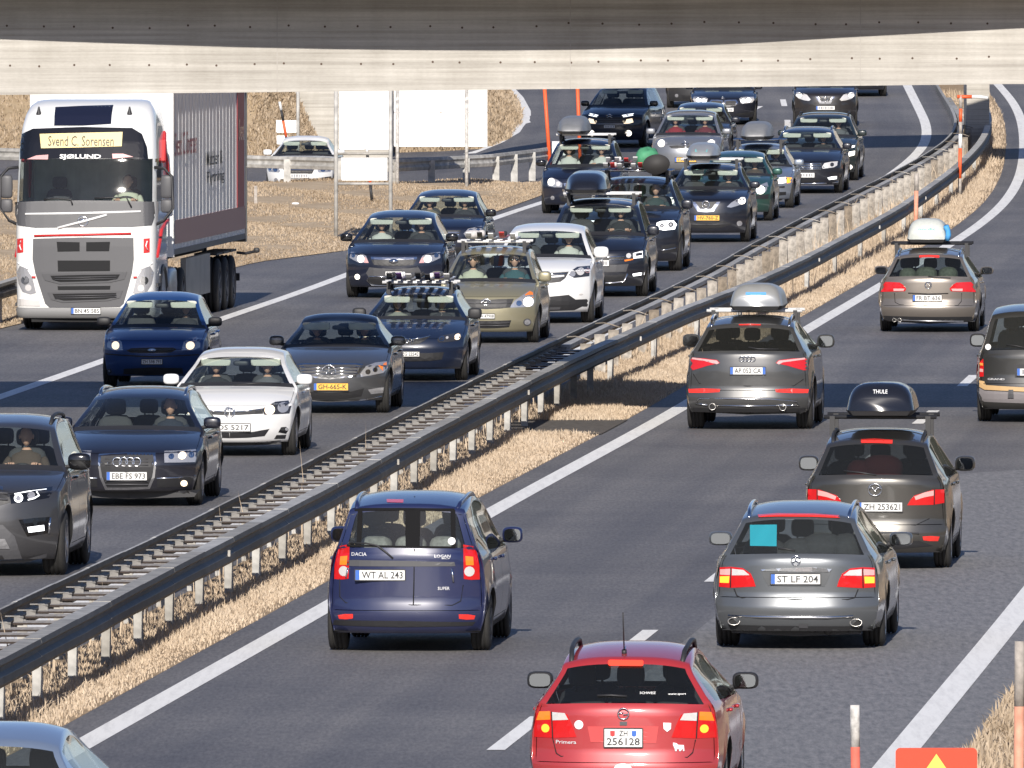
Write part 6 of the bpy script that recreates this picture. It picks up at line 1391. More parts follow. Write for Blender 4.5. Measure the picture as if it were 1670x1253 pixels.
v.disc('sticker', 443, 785, 32, M_WHITE, mirror=False, proud=.010); v.feat('sticker', [(978,772),(1028,774),(1026,812),(1002,830),(980,810)], M_WHITE, mirror=False, proud=.010); v.feat('ram_sticker', [(1040,898),(1062,902),(1072,912),(1108,914),(1112,950),(1104,952),(1100,936),(1092,938),(1088,952),(1080,952),(1076,938),(1066,938),(1062,952),(1054,952),(1050,925),(1040,914)], M_WHITE, mirror=False, proud=.010)
v.disc('oval_sticker', 722, 1060, 62, M_WHITE, mirror=False, e=.55, proud=.010); v.text(722, 1062, 'CH', 34, M_INK, width_px=60, name='sticker_letter'); v.feat('high_brake_light', [(630,378),(640,374),(846,376),(852,384),(850,408),(840,412),(640,410),(630,404)], M_REDB, mirror=False, proud=.022, res=.03)
v.text(362, 894, 'Primera', 22, M_LETTER, width_px=130); v.text(880, 583, 'SCHWEIZ', 14, M_WHITE, width_px=100); v.text(1065, 592, 'www.sport', 14, M_WHITE, width_px=110); v.wiper([(560,600),(650,598),(745,604)]); v.line('door_gap', [(275,862),(300,965),(330,985),(1130,992),(1165,960),(1182,880)], .005, M_UNDER, proud=.004)
v.mirrors(col=M_PLASTIC, w_=.23, h=.15); v.handles(); v.roof_rails(M_PLASTIC, raised=.06)
off = v.P['L']/2; zz = v.roof_z(v.P['L']-.62); m = MB(); m.tube([(off-v.P['L']+.62,0.03,zz-.02),(off-v.P['L']+.60,.03,zz+.03)], .022, 8); m.tube([(off-v.P['L']+.60,.03,zz+.02),(off-v.P['L']+.42,.03,zz+.36)], .006, 6); m.build('aerial', M_PLASTIC, v.root, True)
person(v, 'driver', 'pale-haired driver seen through the rear glass of the red estate', shirt('navy', (.02,.025,.04)))
# --- grey estate with teal cloth in the window
v = Vehicle('car', 'steel grey estate with a turquoise cloth in its rear window', dict(L=4.85,W=1.82,H=1.50,WB=2.85,FO=.85,r=.325,kind='estate',drr=.50,dg=.07,gb=.965,zrr=1.40,rgp=.9,rglv=.92,rw=.64,zbt=.52,tw=.24), 1298, 1053, out=True, group=GOUT, crop=CN, paintm=paint('steel_grey', (.115,.125,.135), .5), glass=dict(rw=M_REAR))
v.feat('taillight', [(1015,722),(1030,675),(1052,630),(1112,592),(1200,584),(1282,588),(1287,725),(1200,732)], M_RED); v.feat('reversing_light', [(1060,642),(1104,606),(1190,598),(1190,644)], M_WHL, proud=.010); v.feat('indicator', [(1208,650),(1280,652),(1280,696),(1212,698)], M_AMBL, proud=.010); v.feat('lens_top', [(1200,598),(1280,602),(1280,640),(1204,642)], M_PINK, proud=.010); v.line('lens_divide', [(1198,590),(1200,728)], .006, M_UNDER, mirror=True, proud=.012)
v.feat('plate_recess', [(480,610),(720,606),(976,616),(955,668),(930,720),(720,722),(530,714),(500,665)], pm('recess_grey', (.06,.065,.07), .5), mirror=False); v.feat('handle_strip', [(478,602),(620,592),(840,584),(980,598),(960,618),(720,616),(490,610)], M_CHROME, mirror=False, proud=.014); v.plate(724, 668, 'ST LF 204', 'eu')
v.badge('star', 725, 538, 34); v.feat('high_brake_light', [(458,212),(600,202),(850,204),(1030,216),(1036,236),(850,228),(600,226),(462,230)], M_REFL, mirror=False, proud=.022, res=.03); v.line('chrome_strip', [(250,926),(480,934),(720,938),(950,938),(1130,930)], .014, M_CHROME); v.exhaust(1150, 975, 46, .62); v.exhaust(290, 965, 46, .62)
v.line('door_gap', [(290,735),(310,785),(345,800),(720,812),(1090,812),(1140,800),(1165,740)], .006, M_UNDER, proud=.004); v.feat('diffuser', [(250,990),(720,1000),(1200,1000),(1180,1060),(720,1075),(270,1050)], M_PLASTIC, mirror=False); v.feat('tow_cover', [(745,985),(812,988),(810,1015),(748,1012)], M_TRIM, mirror=False, proud=.012)
v.wiper([(600,452),(660,456),(720,468)]); v.mirrors(w_=.25); v.handles(); v.roof_rails(M_CHROME, raised=.04)
pr = [v.hit(x, y) for x, y in ((400,287),(590,285),(588,438),(401,435))]; m = MB(); n_ = 9; vs = []
for i in range(n_):
    for j in range(n_):
        a, b = i/(n_-1), j/(n_-1); p = (pr[0]*(1-a)+pr[1]*a)*(1-b)+(pr[3]*(1-a)+pr[2]*a)*b; vs.append((p.x+.045+.006*math.sin(a*9+b*4), p.y, p.z))
m.add(vs, [(i*n_+j, (i+1)*n_+j, (i+1)*n_+j+1, i*n_+j+1) for i in range(n_-1) for j in range(n_-1)]); o = m.build('cloth', pm('turquoise_cloth', (.01,.42,.55), .8, emit=None), None, True); o.matrix_world = v.mat.copy(); tag(o, 'square turquoise cloth hung inside the rear window of the grey estate', 'cloth')
m = MB()
for q, (y, z, a) in enumerate(((-.25,1.0,.5),(-.5,1.0,.35),(0,.95,.4),(.3,.93,.4))): m.rbox((-1.75, y, z), (.5,a,.4), .8)
o = m.build('luggage', pm('luggage_dark', (.035,.036,.04), .9, noise=.4), None, True); o.matrix_world = v.mat.copy(); tag(o, 'dark bags and clothes heaped in the boot of the grey estate', 'luggage', 'luggage inside the cars')
# --- brown-grey people carrier with black roof box
v = Vehicle('car', 'brown-grey people carrier carrying a black dome roof box', dict(L=4.585,W=1.755,H=1.60,WB=2.75,FO=.92,r=.325,kind='mpv',drr=.52,dg=.06,gb=1.07,zrr=1.50,rgp=.9,rglv=.92,rw=.66,zbt=.50), 1427, 925, out=True, group=GOUT, crop=CM, paintm=paint('bronze_grey', (.075,.072,.066), .6), glass=dict(rw=M_PRIV,side=M_PRIV))
v.feat('taillight', [(750,803),(770,770),(792,746),(900,712),(1000,700),(1000,740),(994,780),(900,800)], M_RED); v.feat('reversing_light', [(792,752),(850,728),(905,716),(905,746),(850,756),(800,772)], M_PINK, proud=.010); v.line('lens_divide', [(910,712),(908,798)], .006, M_UNDER, mirror=True, proud=.012); v.badge('mazda', 562, 712, 38); v.plate(592, 812, 'ZH 253621', 'eu'); v.feat('reflector', [(840,985),(890,982),(940,986),(930,1012),(880,1012),(846,1008)], M_REFL)
v.feat('high_brake_light', [(480,416),(560,412),(666,420),(664,442),(560,438),(482,438)], M_REFL, mirror=False, proud=.022, res=.03); v.line('bumper_crease', [(300,945),(562,960),(820,965)], .012, M_TRIM); v.line('door_gap', [(300,905),(562,918),(800,918),(880,880)], .005, M_UNDER, proud=.004); v.feat('bumper_insert', [(330,1000),(562,1010),(820,1010),(900,1040),(562,1070),(330,1050)], M_PLASTIC, mirror=False)
v.wiper([(380,602),(480,612),(570,626)]); v.mirrors(w_=.24, h=.18); v.handles(); v.roof_rails(M_PLASTIC, raised=.03); v.crossbars((2.3,3.25), M_PLASTIC, h=.14, half=.66)
rt, lid = roof_box(v, 'black dome-shaped roof box on the brown-grey people carrier', 1.75, 3.75, -.02, .80, .38, M_BOXB, M_PLASTIC); box_text(rt, lid, 'THULE', -1, 2.0, .28, .045, .17, M_WHITE)
m = MB()
for q, (y, z, a) in enumerate(((-.05,1.14,.5),(.22,1.08,.3))): m.rbox((-1.55, y, z), (.45,a,.36), .8)
o = m.build('luggage', pm('luggage_red', (.20,.03,.035), .8), None, True); o.matrix_world = v.mat.copy(); tag(o, 'dark red pushchair fabric behind the tinted glass of the brown-grey carrier', 'luggage', 'luggage inside the cars')
# --- dark grey crossover with silver box
v = Vehicle('car', 'dark grey crossover with four-ring badge and a silver roof box', dict(L=4.63,W=1.885,H=1.64,WB=2.81,FO=.90,r=.365,kind='suv',drr=.62,dg=.09,gb=1.12,zrr=1.53,rgp=.9,rglv=.92,rw=.66,zbt=.55,tw=.245,zb=.26), 1219, 699, out=True, group=GOUT, crop=CL, paintm=paint('lava_grey', (.050,.051,.052), .6), glass=dict(rw=M_PRIV,side=M_PRIV))
v.feat('taillight', [(828,682),(850,660),(950,648),(1080,638),(1078,690),(1070,742),(1000,726),(920,702)], M_RED); v.feat('light_strip', [(834,682),(852,664),(1040,642),(1046,654),(880,676),(852,692)], M_PINK, proud=.010); v.badge('rings4', 620, 652, 48); v.plate(625, 738, 'AP 052 CA', 'fr'); v.feat('reflector', [(825,872),(950,868),(1070,872),(1064,900),(950,900),(830,894)], M_REFL)
v.line('chrome_strip', [(245,972),(270,940),(480,940),(620,944),(780,944),(980,960),(1000,988),(930,992),(840,990)], .012, M_CHROME); v.line('chrome_strip', [(245,974),(330,990)], .012, M_CHROME); v.line('chrome_strip', [(400,990),(620,996),(850,992)], .012, M_CHROME); v.exhaust(880, 1005, 26); v.exhaust(366, 1000, 26)
v.feat('bumper_underside', [(200,1005),(620,1015),(1050,1010),(1020,1050),(620,1060),(240,1040)], M_PLASTIC, mirror=False); v.line('door_gap', [(225,760),(270,830),(620,850),(960,848),(1030,800)], .006, M_UNDER, proud=.004); v.wiper([(630,566),(700,578),(850,580)]); v.line('high_brake_light', [(560,402),(640,400),(720,402)], .012, M_REFL)
v.mirrors(w_=.26, h=.20); v.handles(); v.roof_rails(M_CHROME, raised=.05); v.crossbars((1.95,2.75), M_SIGNB, h=.055, half=.70)
rt, lid = roof_box(v, 'silver roof box with a blue handle patch on the dark grey crossover', 1.35, 3.5, -.06, .78, .38, M_BOXS, M_PLASTIC); box_text(rt, lid, '-', -1, 2.15, .24, .04, .30, pm('box_blue', (.12,.35,.65), .4)); box_text(rt, lid, '-', -1, 2.15, .205, .03, .16, M_WHITE)
# --- taupe estate with white box
v = Vehicle('car', 'taupe estate with a cream roof box, farthest of the cars driving away', dict(L=4.77,W=1.82,H=1.48,WB=2.71,FO=.95,r=.325,kind='estate',drr=.45,dg=.07,gb=.965,zrr=1.385,rgp=.9,rglv=.92,rw=.66,zbt=.50), 1513, 540, out=True, group=GOUT, crop=CP, paintm=paint('taupe', (.21,.185,.16), .55), glass=dict(rw=glassmat('glass_light', (.55,.60,.60))))
v.feat('taillight', [(655,432),(672,412),(692,399),(750,396),(792,395),(796,450),(725,448),(662,446)], M_RED); v.feat('reversing_light', [(664,432),(726,432),(724,445),(670,444)], M_PINK, proud=.010); v.badge('vw', 540, 413, 19); v.plate(535, 482, 'FR BT 636', 'eu'); v.line('plate_step', [(432,455),(540,460),(648,457)], .008, M_UNDER); v.exhaust(358, 600, 11); v.exhaust(386, 600, 11)
v.feat('bumper_underside', [(280,578),(540,584),(795,580),(790,610),(540,622),(290,606)], M_PLASTIC, mirror=False); v.line('chrome_strip', [(400,600),(540,606),(730,608)], .016, M_TAUPE if False else M_RIM); v.line('door_gap', [(358,455),(362,505),(385,517),(540,522),(700,522),(718,500),(720,455)], .006, M_UNDER, proud=.004); v.feat('high_brake_light', [(492,252),(545,250),(600,253),(600,265),(545,262),(492,264)], M_REFL, mirror=False, proud=.022, res=.03); v.wiper([(540,366),(600,372),(660,375)])
v.mirrors(w_=.24); v.handles(); v.crossbars((2.2,3.0), M_PLASTIC, h=.07, ov=.12); v.roof_rails(M_CHROME, raised=.03)
rt, lid = roof_box(v, 'cream and grey roof box with a blue strap on the taupe estate', 1.6, 3.6, .06, .72, .42, pm('box_cream', (.52,.54,.50), .45, noise=.15), M_PLASTIC); box_text(rt, lid, 'nordic', -1, 2.0, .24, .045, .30, pm('teal_print', (.10,.40,.38), .5))
m = MB(); m.tube([(-.95,-.36,.05),(-.99,-.385,.14),(-.94,-.37,.22),(-.98,-.34,.30)], .05, 8); m.build('strap', pm('strap_blue', (.06,.30,.62), .7), rt, True)
m = MB()
for q, (y, z, a) in enumerate(((.38,.98,.32),(.05,1.0,.4),(-.34,1.0,.36))): m.rbox((-1.7, y, z), (.45,a,.32), .8)
o = m.build('luggage', pm('luggage_green', (.16,.18,.13), .9, noise=.5), None, True); o.matrix_world = v.mat.copy(); tag(o, 'green and pale bags behind the rear glass of the taupe estate', 'luggage', 'luggage inside the cars')
# --- old dark people carrier at the right edge
v = Vehicle('car', 'dark grey people carrier with a tan bumper stripe cut by the right edge', dict(L=4.70,W=1.84,H=1.72,WB=2.88,FO=.90,r=.325,kind='mpv',drr=.42,dg=.06,gb=1.02,zrr=1.63,rgp=.9,rglv=.93,rw=.73,zbt=.60,bwx=.93,shoulder=.97), 1690, 687, out=True, group=GOUT, crop=CP, paintm=paint('faded_charcoal', (.022,.022,.021), .2, .45), glass=dict(rw=M_REAR))
v.feat('taillight', [(795,806),(836,810),(838,858),(838,904),(800,902),(790,898)], M_RED); v.feat('reversing_light', [(795,860),(835,864),(835,880),(794,878)], M_PINK, proud=.010); v.feat('indicator', [(800,830),(834,832),(835,846),(798,844)], M_AMB, proud=.010); v.plate(1112, 880, '', 'eu', bars=7); v.feat('plate_recess', [(1000,840),(1121,838),(1121,915),(1006,910)], M_PLASTIC, proud=.003)
v.feat('bumper_stripe', [(782,922),(842,930),(850,950),(1121,966),(1121,988),(842,975),(785,945)], pm('tan_stripe', (.50,.33,.16), .5)); v.feat('bumper_face', [(785,950),(842,980),(1121,992),(1121,1050),(842,1040),(786,1010)], pm('bumper_grey', (.20,.185,.19), .6)); v.feat('bumper_overrider', [(972,975),(998,975),(1000,1020),(968,1020)], M_TRIM, proud=.03); v.text(905, 918, 'GRAND', 10, M_LETTER, width_px=92)
v.disc('sticker', 862, 745, 18, M_WHITE, mirror=False, proud=.012); v.wiper([(960,735),(1010,738),(1060,750)]); v.mirrors(col=M_PLASTIC, w_=.24, h=.2); v.handles()
# --- silver-blue car in the bottom-left corner
v = Vehicle('car', 'silver blue car of which only the roof corner shows, bottom left', dict(L=4.2,W=1.74,H=1.46,WB=2.55,FO=.88,r=.30,kind='hatch',drr=.55,dg=.10,gb=.98,zrr=1.36,rw=.64), -34, 1490, out=True, group=GOUT, paintm=paint('ice_blue', (.26,.33,.45), .5)); v.handles()
v.decal('taillight', [(.62,.80),(.80,.80),(.80,1.0),(.66,1.0)], M_RED); v.decal('taillight', [(-.62,.80),(-.80,.80),(-.80,1.0),(-.66,1.0)][::-1], M_RED)
# ------------------------------------------------------------------ the lorry: tractor and trailer
def ring_loft(levels, n_c=5):
    """rounded-front box: levels (z, xf, xb, hw, rc); returns verts, faces, ring length"""
    vs = []; N = None
    for z, xf, xb, hw, rc in levels:
        ring = [(xb,-hw)] + [(xb+(xf-rc-xb)*t, -hw) for t in (.12,.30,.52,.74,.97)]
        ring += [(xf-rc+rc*math.sin(a), -hw+rc-rc*math.cos(a)) for a in np.linspace(.0, math.pi/2, n_c+1)[1:]]
        ring += [(xf+.05*(1-(t*2-1)**2), (-hw+rc)*(1-t)+(hw-rc)*t) for t in np.linspace(0, 1, 9)[1:-1]]
        ring += [(xf-rc+rc*math.cos(a), hw-rc+rc*math.sin(a)) for a in np.linspace(.0, math.pi/2, n_c+1)[:-1]]
        ring += [(xb+(xf-rc-xb)*t, hw) for t in (.97,.74,.52,.30,.12)] + [(xb,hw)]
        N = len(ring); vs += [(x, y, z) for x, y in ring]
    return vs, N
T = Vehicle.__new__(Vehicle); TP = dict(L=6.0, W=2.5, H=3.95); T.P = TP; T.sg = 1; T.crop = CR; T.out = False
TY = ground(139, 536, zL); ang = math.atan2(RAILL(TY.y+12)-RAILL(TY.y-12), 24.0)+math.radians(1.0)
TF = Vector((math.sin(ang), math.cos(ang), 0)); Yn = TY.y-1.4; rx = ray(138, 536); base = Vector((rx.x/rx.y*Yn, Yn, zL(TY.y)))+TF*3.0
T.rz = math.atan2(-TF.y, -TF.x); T.root = empty('lorry', base, T.rz); tag(T.root, 'white lorry cab with a yellow name board above its windscreen', 'lorry')
T.mat = Matrix.Translation(base) @ Matrix.Rotation(T.rz, 4, 'Z'); T.inv = T.mat.inverted()
TW = paint('lorry_white', (.74,.74,.72), 0, .4, .10); T.paint = TW
X0 = 3.0
LV = [(.39,X0-.02,X0-2.3,1.22,.22),(1.0,X0,X0-2.3,1.235,.24),(1.45,X0,X0-2.3,1.24,.26),(1.75,X0-.01,X0-2.3,1.24,.27),(2.19,X0-.06,X0-2.3,1.235,.28),(2.22,X0-.065,X0-2.3,1.235,.28),(2.45,X0-.13,X0-2.3,1.23,.28),(2.68,X0-.19,X0-2.3,1.225,.27),(2.86,X0-.245,X0-2.3,1.22,.27),(2.92,X0-.26,X0-2.3,1.22,.27),(3.2,X0-.36,X0-2.3,1.205,.28),(3.45,X0-.46,X0-2.3,1.18,.30),(3.65,X0-.62,X0-2.3,1.14,.32),(3.80,X0-.86,X0-2.3,1.08,.34),(3.88,X0-1.15,X0-2.3,1.00,.36),(3.91,X0-1.5,X0-2.3,.9,.30)]
LV = [(z+(z-.39)*.04, a, b, c, d) for z, a, b, c, d in LV]
vs, N = ring_loft(LV); nl = len(LV); fb, fw, fs_ = [], [], {1:[],-1:[]}
for i in range(nl-1):
    zm = (LV[i][0]+LV[i+1][0])/2
    for k in range(N-1):
        f = (i*N+k, i*N+k+1, (i+1)*N+k+1, (i+1)*N+k); c = sum((Vector(vs[q]) for q in f), Vector())/4
        if 2.27 < zm < 3.0 and c.x > X0-.55 and abs(c.y) < 1.16: fw.append(f)
        elif 2.27 < zm < 3.0 and X0-1.35 < c.x < X0-.50 and abs(c.y) > 1.15: fs_[1 if c.y > 0 else -1].append(f)
        else: fb.append(f)
fb.append(tuple(range((nl-1)*N, nl*N)))
for i in range(nl-1): fb.append((i*N+N-1, i*N, (i+1)*N, (i+1)*N+N-1))
T.bvh = BVHTree.FromPolygons([Vector(v) for v in vs], fb+fw+fs_[1]+fs_[-1])
m = MB(); m.add(vs, fb); m.build('cab', TW, T.root, True)
def sub(vs_, fs__):
    u = sorted(set(q for f in fs__ for q in f)); mp = {q: i for i, q in enumerate(u)}; return [vs_[q] for q in u], [tuple(mp[q] for q in f) for f in fs__]
m = MB(); m.add(*sub(vs, fw)); m.build('windscreen', M_GLASS, T.root, True)
for sg in (1,-1): m = MB(); m.add(*sub(vs, fs_[sg])); m.build('side_window', M_SIDE, T.root, True)
T.pxm = lambda: FP/(T.root.location.y-3)
F_ = T.feat
GREY = pm('lorry_grey', (.085,.085,.09), .5); GRD = pm('lorry_dark_grey', (.05,.05,.053), .55)
F_('visor_band', [(84,445),(80,390),(100,330),(150,306),(375,298),(600,303),(645,330),(668,390),(674,448),(560,442),(375,440),(190,442)], M_BLACK, False, res=.06, proud=.014)
F_('lower_screen_band', [(66,640),(200,634),(375,632),(560,634),(700,638),(706,700),(690,745),(600,752),(375,754),(160,756),(80,745),(64,700)], GREY, False, res=.06, proud=.014)
F_('grille', [(150,806),(375,800),(606,802),(608,900),(600,960),(585,1020),(562,1100),(545,1116),(375,1118),(225,1118),(205,1100),(180,1020),(160,960),(148,900)], GREY, False, res=.06, proud=.014)
for poly in ([(258,820),(362,822),(362,862),(262,864)], [(392,822),(500,820),(496,862),(392,862)], [(262,905),(500,905),(500,952),(264,954)], [(262,1022),(502,1020),(500,1036),(264,1038)]): F_('grille_opening', poly, M_UNDER, False, proud=.026, res=.05)
for (pa_, pb_) in (([(190,966),(375,962),(578,956),(565,990),(500,1005),(270,1012),(205,995)], [(230,974),(375,970),(545,968),(535,986),(490,996),(275,1002),(240,992)]), ([(215,1050),(375,1046),(558,1042),(545,1075),(490,1088),(285,1096),(232,1082)], [(240,1056),(375,1054),(530,1052),(520,1070),(480,1080),(292,1086),(250,1076)])):
    F_('grille_frame', pa_, M_TRIM, False, proud=.028, res=.06); F_('grille_opening', pb_, M_UNDER, False, proud=.040, res=.06)
for yy in (981,990,1065,1074): T.line('grille_bar', [(250,yy+2),(375,yy),(530,yy-4)], .008, M_TRIM, proud=.05)
T.line('red_stripe', [(155,793),(375,788),(596,783)], .022, M_REDP); T.line('white_bar', [(115,694),(375,690),(640,682)], .022, M_WHITE, proud=.02); T.line('badge_bar', [(262,757),(375,728),(485,698)], .022, M_WHITE, proud=.02); T.badge('round', 377, 727, 24)
T.text(196, 818, 'VOLVO', 11, M_WHITE, width_px=76, bold=.02); T.text(582, 806, 'FH', 9, M_WHITE, width_px=26)
for sgn_x in (92, 666): F_('pennant', [(sgn_x-14,806),(sgn_x+14,804),(sgn_x+14,868),(sgn_x-14,872)], M_REDP, False, proud=.010); T.line('pennant_mark', [(sgn_x+3,816),(sgn_x-3,838),(sgn_x+4,858)], .012, M_WHITE, proud=.016)
h = F_('headlight', [(604,1052),(620,985),(650,940),(682,930),(700,960),(690,1010),(668,1048),(630,1060)], M_LAMP, res=.06, proud=.012)
T.disc('headlight_reflector', 655, 996, 22, M_CHROME, proud=.014); T.disc('headlight_reflector', 640, 1030, 17, M_WHL, proud=.014); T.line('light_brow', [(640,945),(690,918),(712,905)], .014, M_WHITE, mirror=True); T.line('red_stripe', [(606,982),(622,981)], .02, M_REDP, mirror=True)
F_('corner_light', [(84,1078),(180,1086),(184,1112),(86,1110)], M_WHL, True, proud=.016, res=.06)
m = MB(); bl = [(.22,X0-.06,X0-1.2,1.20,.20),(.27,X0+.01,X0-1.2,1.23,.22),(.36,X0+.02,X0-1.2,1.24,.24),(.405,X0+.005,X0-1.2,1.235,.24)]; v_, n_ = ring_loft(bl); m.add(v_, [(i*n_+k, i*n_+k+1, (i+1)*n_+k+1, (i+1)*n_+k) for i in range(3) for k in range(n_-1)]); bp_ = m.build('bumper', pm('bumper_lorry', (.20,.20,.20), .6), T.root, True)
bvh0 = T.bvh; T.bvh = BVHTree.FromPolygons([Vector(q) for q in v_], [(i*n_+k, i*n_+k+1, (i+1)*n_+k+1, (i+1)*n_+k) for i in range(3) for k in range(n_-1)]); T.plate(390, 1134, 'BN 45 585', 'eu'); T.bvh = bvh0
# name board, letters
F_('name_board', [(181,330),(375,325),(557,321),(553,386),(375,391),(187,395)], M_CREAM, False, proud=.026, res=.06); T.text(368, 362, 'Svend C. Sorensen', 46, M_INK, width_px=300, bold=.004, proud=.034)
T.text(365, 435, 'SJØLUND', 26, M_WHITE, width_px=190, bold=.03, proud=.024)
for poly in ([(122,445),(165,428),(220,424),(218,446)], [(510,420),(560,420),(606,434),(512,442)]): F_('flash', poly, M_PINK, False, proud=.024)
F_('roof_hatch', [(246,292),(252,208),(375,202),(516,198),(505,284),(375,292)], pm('hatch_glass', (.012,.014,.03), .1, coat=.5), False, proud=.018, res=.05)
for sx in (1,-1):
    p = T.hit(176 if sx < 0 else 588, 240); m = MB(); m.lathe([(0,.05),(.03,.055),(.10,.03),(.17,.012)], 10, 'z', (p.x-.02, p.y, p.z-.04)); m.build('roof_horn', M_PLASTIC, T.root, True)
for pts in ([(200,628),(260,622),(322,628),(330,650)], [(430,622),(500,620),(575,618),(598,662)]): T.line('wiper', pts, .014, M_PLASTIC, proud=.05)
for sg in (1,-1):
    rt_ = empty('mirror_set', (X0-.35, sg*1.42, 2.35)); rt_.parent = T.root
    m = MB(); m.rbox((-.02,0,.18), (.14,.22,.42), .4); m.build('mirror_housing', M_TRIM, rt_, True); m = MB(); m.rbox((-.02,0,-.16), (.14,.22,.24), .4); m.build('mirror_housing', M_TRIM, rt_, True)
    m = MB(); m.tube([(.02,-sg*.22,.52),(.05,-sg*.04,.50),(.05,sg*.10,.36),(.04,sg*.11,-.2),(.02,-sg*.05,-.42),(0,-sg*.22,-.5)], .028, 7); m.build('mirror_arm', M_PLASTIC, rt_, True)
# cab inside
m = MB(); m.box((X0-.75,0,1.92), (.9,2.2,.42)); m.box((X0-1.4,0,1.6), (1.6,2.3,.06)); m.build('dashboard', M_DASH, T.root)
m = MB(); vs_ = []
for k in range(41): y_ = -1.1+2.2*k/40; vs_ += [(X0-1.95+.03*math.sin(k*1.3), y_, 1.7), (X0-1.95+.03*math.sin(k*1.3+.4), y_, 3.0)]
m.add(vs_, [(2*k, 2*k+2, 2*k+3, 2*k+1) for k in range(40)]); m.build('reflection_curtain', pm('reflection_tone', (.30,.34,.31), .9, noise=.3, nscale=3), T.root, True)  # curtain added behind the screen, its pale green-grey standing in for reflections
for y in (.62,-.62): link('seat', seat_mesh(M_SEAT), T.root, (X0-1.35, y, 1.72))
o = link('steering_wheel', wheelsteer_mesh(), T.root, (X0-.92, .62, 2.18)); o.rotation_euler = (0,-.8,0); o.scale = (1.2,1.2,1.2)
me, hh_, gg_ = person_meshes()[0]; o = link('person', me); o.location = T.mat @ Vector((X0-1.35,.62,1.80)); o.rotation_euler = (0,0,T.rz); o.material_slots[0].link = 'OBJECT'; o.material_slots[0].material = shirt('cream', (.42,.42,.33)); link('hair', hh_, o); tag(o, 'lorry driver in a pale shirt behind the big windscreen', 'person', 'people sitting in the vehicles')
# side of the cab: steps, stripe, chassis, tank, wheels
for sg in (1,-1):
    m = MB(); m.box((X0-1.55, sg*1.19, .72), (1.2,.10,.9)); m.build('side_skirt', TW, T.root)
    for zz in (.45,.80): m = MB(); m.box((X0-.55, sg*1.235, zz), (.45,.06,.06)); m.build('step', M_PLASTIC, T.root)
    m = MB(); m.tube([(X0-.35,sg*1.25,1.30),(X0-1.1,sg*1.25,1.75),(X0-2.25,sg*1.25,1.9)], .03, 6); m.build('red_stripe', M_REDP, T.root)
    m = MB(); m.tube([(X0-1.5,sg*1.235,2.95),(X0-1.7,sg*1.225,3.3),(X0-2.05,sg*1.19,3.45),(X0-2.2,sg*1.22,2.9),(X0-2.25,sg*1.245,2.3)], .05, 6); m.build('red_stripe', M_REDP, T.root)
    m = MB(); m.rbox((X0-3.4, sg*.95, .72), (1.5,.6,.66), .35); m.build('fuel_tank', M_RIM, T.root, True)
m = MB(); m.box((X0-3.4,0,.85), (5.4,.85,.28)); m.box((X0-.9,0,.5), (1.6,1.9,.7)); m.build('chassis', M_UNDER, T.root)
t_, r_, rd_ = tyre_mesh()
def wheel_at(root, x, y, sg, r=.50, wd=.32):
    w_ = empty('wheel', (x, y, r)); w_.parent = root; w_.scale = (r, wd, r); 
    if sg < 0: w_.rotation_euler = (0,0,math.pi)
    link('tyre', t_, w_); link('rim', rd_, w_)
for sg in (1,-1): wheel_at(T.root, X0-1.4, sg*1.06, sg); wheel_at(T.root, X0-5.2, sg*1.05, sg, .5, .36)
for sg in (1,-1): m = MB(); m.tube([(X0-1.4+.60*math.cos(a), sg*1.23, .5+.60*math.sin(a)) for a in np.linspace(-.1, math.pi+.1, 14)], .05, 6); m.build('mudguard', M_PLASTIC, T.root, True)
# trailer
tb = empty('trailer', T.mat @ Vector((X0-2.9-6.8, 0, 0)), T.rz); tag(tb, 'long grey-sided box trailer with red lettering behind the white lorry cab', 'trailer')
TL = 13.6; hx = TL/2; TS = pm('trailer_side', (.80,.79,.77), .22, 0, noise=.2, nscale=1.5); TB_ = pm('trailer_band', (.36,.20,.17), .5)
m = MB(); m.box((0,0,2.72), (TL-.10,2.50,2.90)); m.build('box', TS, tb)
m = MB(); m.box((hx-.02,0,2.72), (.08,2.56,2.98)); m.build('front_wall', TW, tb)
m = MB(); m.box((0,0,4.195), (TL,2.56,.05)); m.build('roof', TW, tb)
m = MB(); m.box((-hx+.03,0,2.69), (.06,2.56,2.98)); m.build('rear_frame', GRD, tb)
for sg in (1,-1):
    m = MB(); m.box((hx-.09,sg*1.262,2.72), (.18,.028,2.98)); m.build('corner_post', TW, tb)
    m = MB(); m.box((0,sg*1.257,1.66), (TL-.3,.012,.42)); m.build('band', TB_, tb)
    m = MB(); m.box((0,sg*1.258,1.31), (TL-.3,.016,.10)); m.build('side_rail', M_TRIM, tb)
    m = MB(); m.box((-hx+1.05,sg*1.2595,3.02), (1.3,.012,2.3)); m.build('red_stripe', pm('trailer_red', (.28,.03,.035), .45), tb)
    rb = None
    for q in range(21):
        if rb is None: m = MB(); m.box((0,0,0), (.022,.006,2.78)); rb = m.mesh('panel_seam', pm('seam_grey', (.62,.61,.60), .5, .1))
        link('panel_seam', rb, tb, (hx-.6-q*.62, sg*1.2505, 2.74))
    m = MB(); m.box((-hx+3.4,sg*1.18,.85), (4.6,.05,.55)); m.build('side_guard', pm('guard_grey', (.16,.155,.15), .6), tb) if False else None
    m = MB(); m.box((hx-5.0,sg*1.17,.78), (4.4,.10,.72)); m.build('side_guard', pm('guard_grey', (.30,.29,.27), .4, noise=.4, nscale=2), tb)
    for q in range(3):
        m = MB(); m.box((-hx+4.5-q*1.31,sg*1.0,1.08), (1.1,.42,.04)); m.build('mudguard', M_PLASTIC, tb)
        wheel_at(tb, -hx+4.5-q*1.31, sg*1.03, sg, .50, .38)
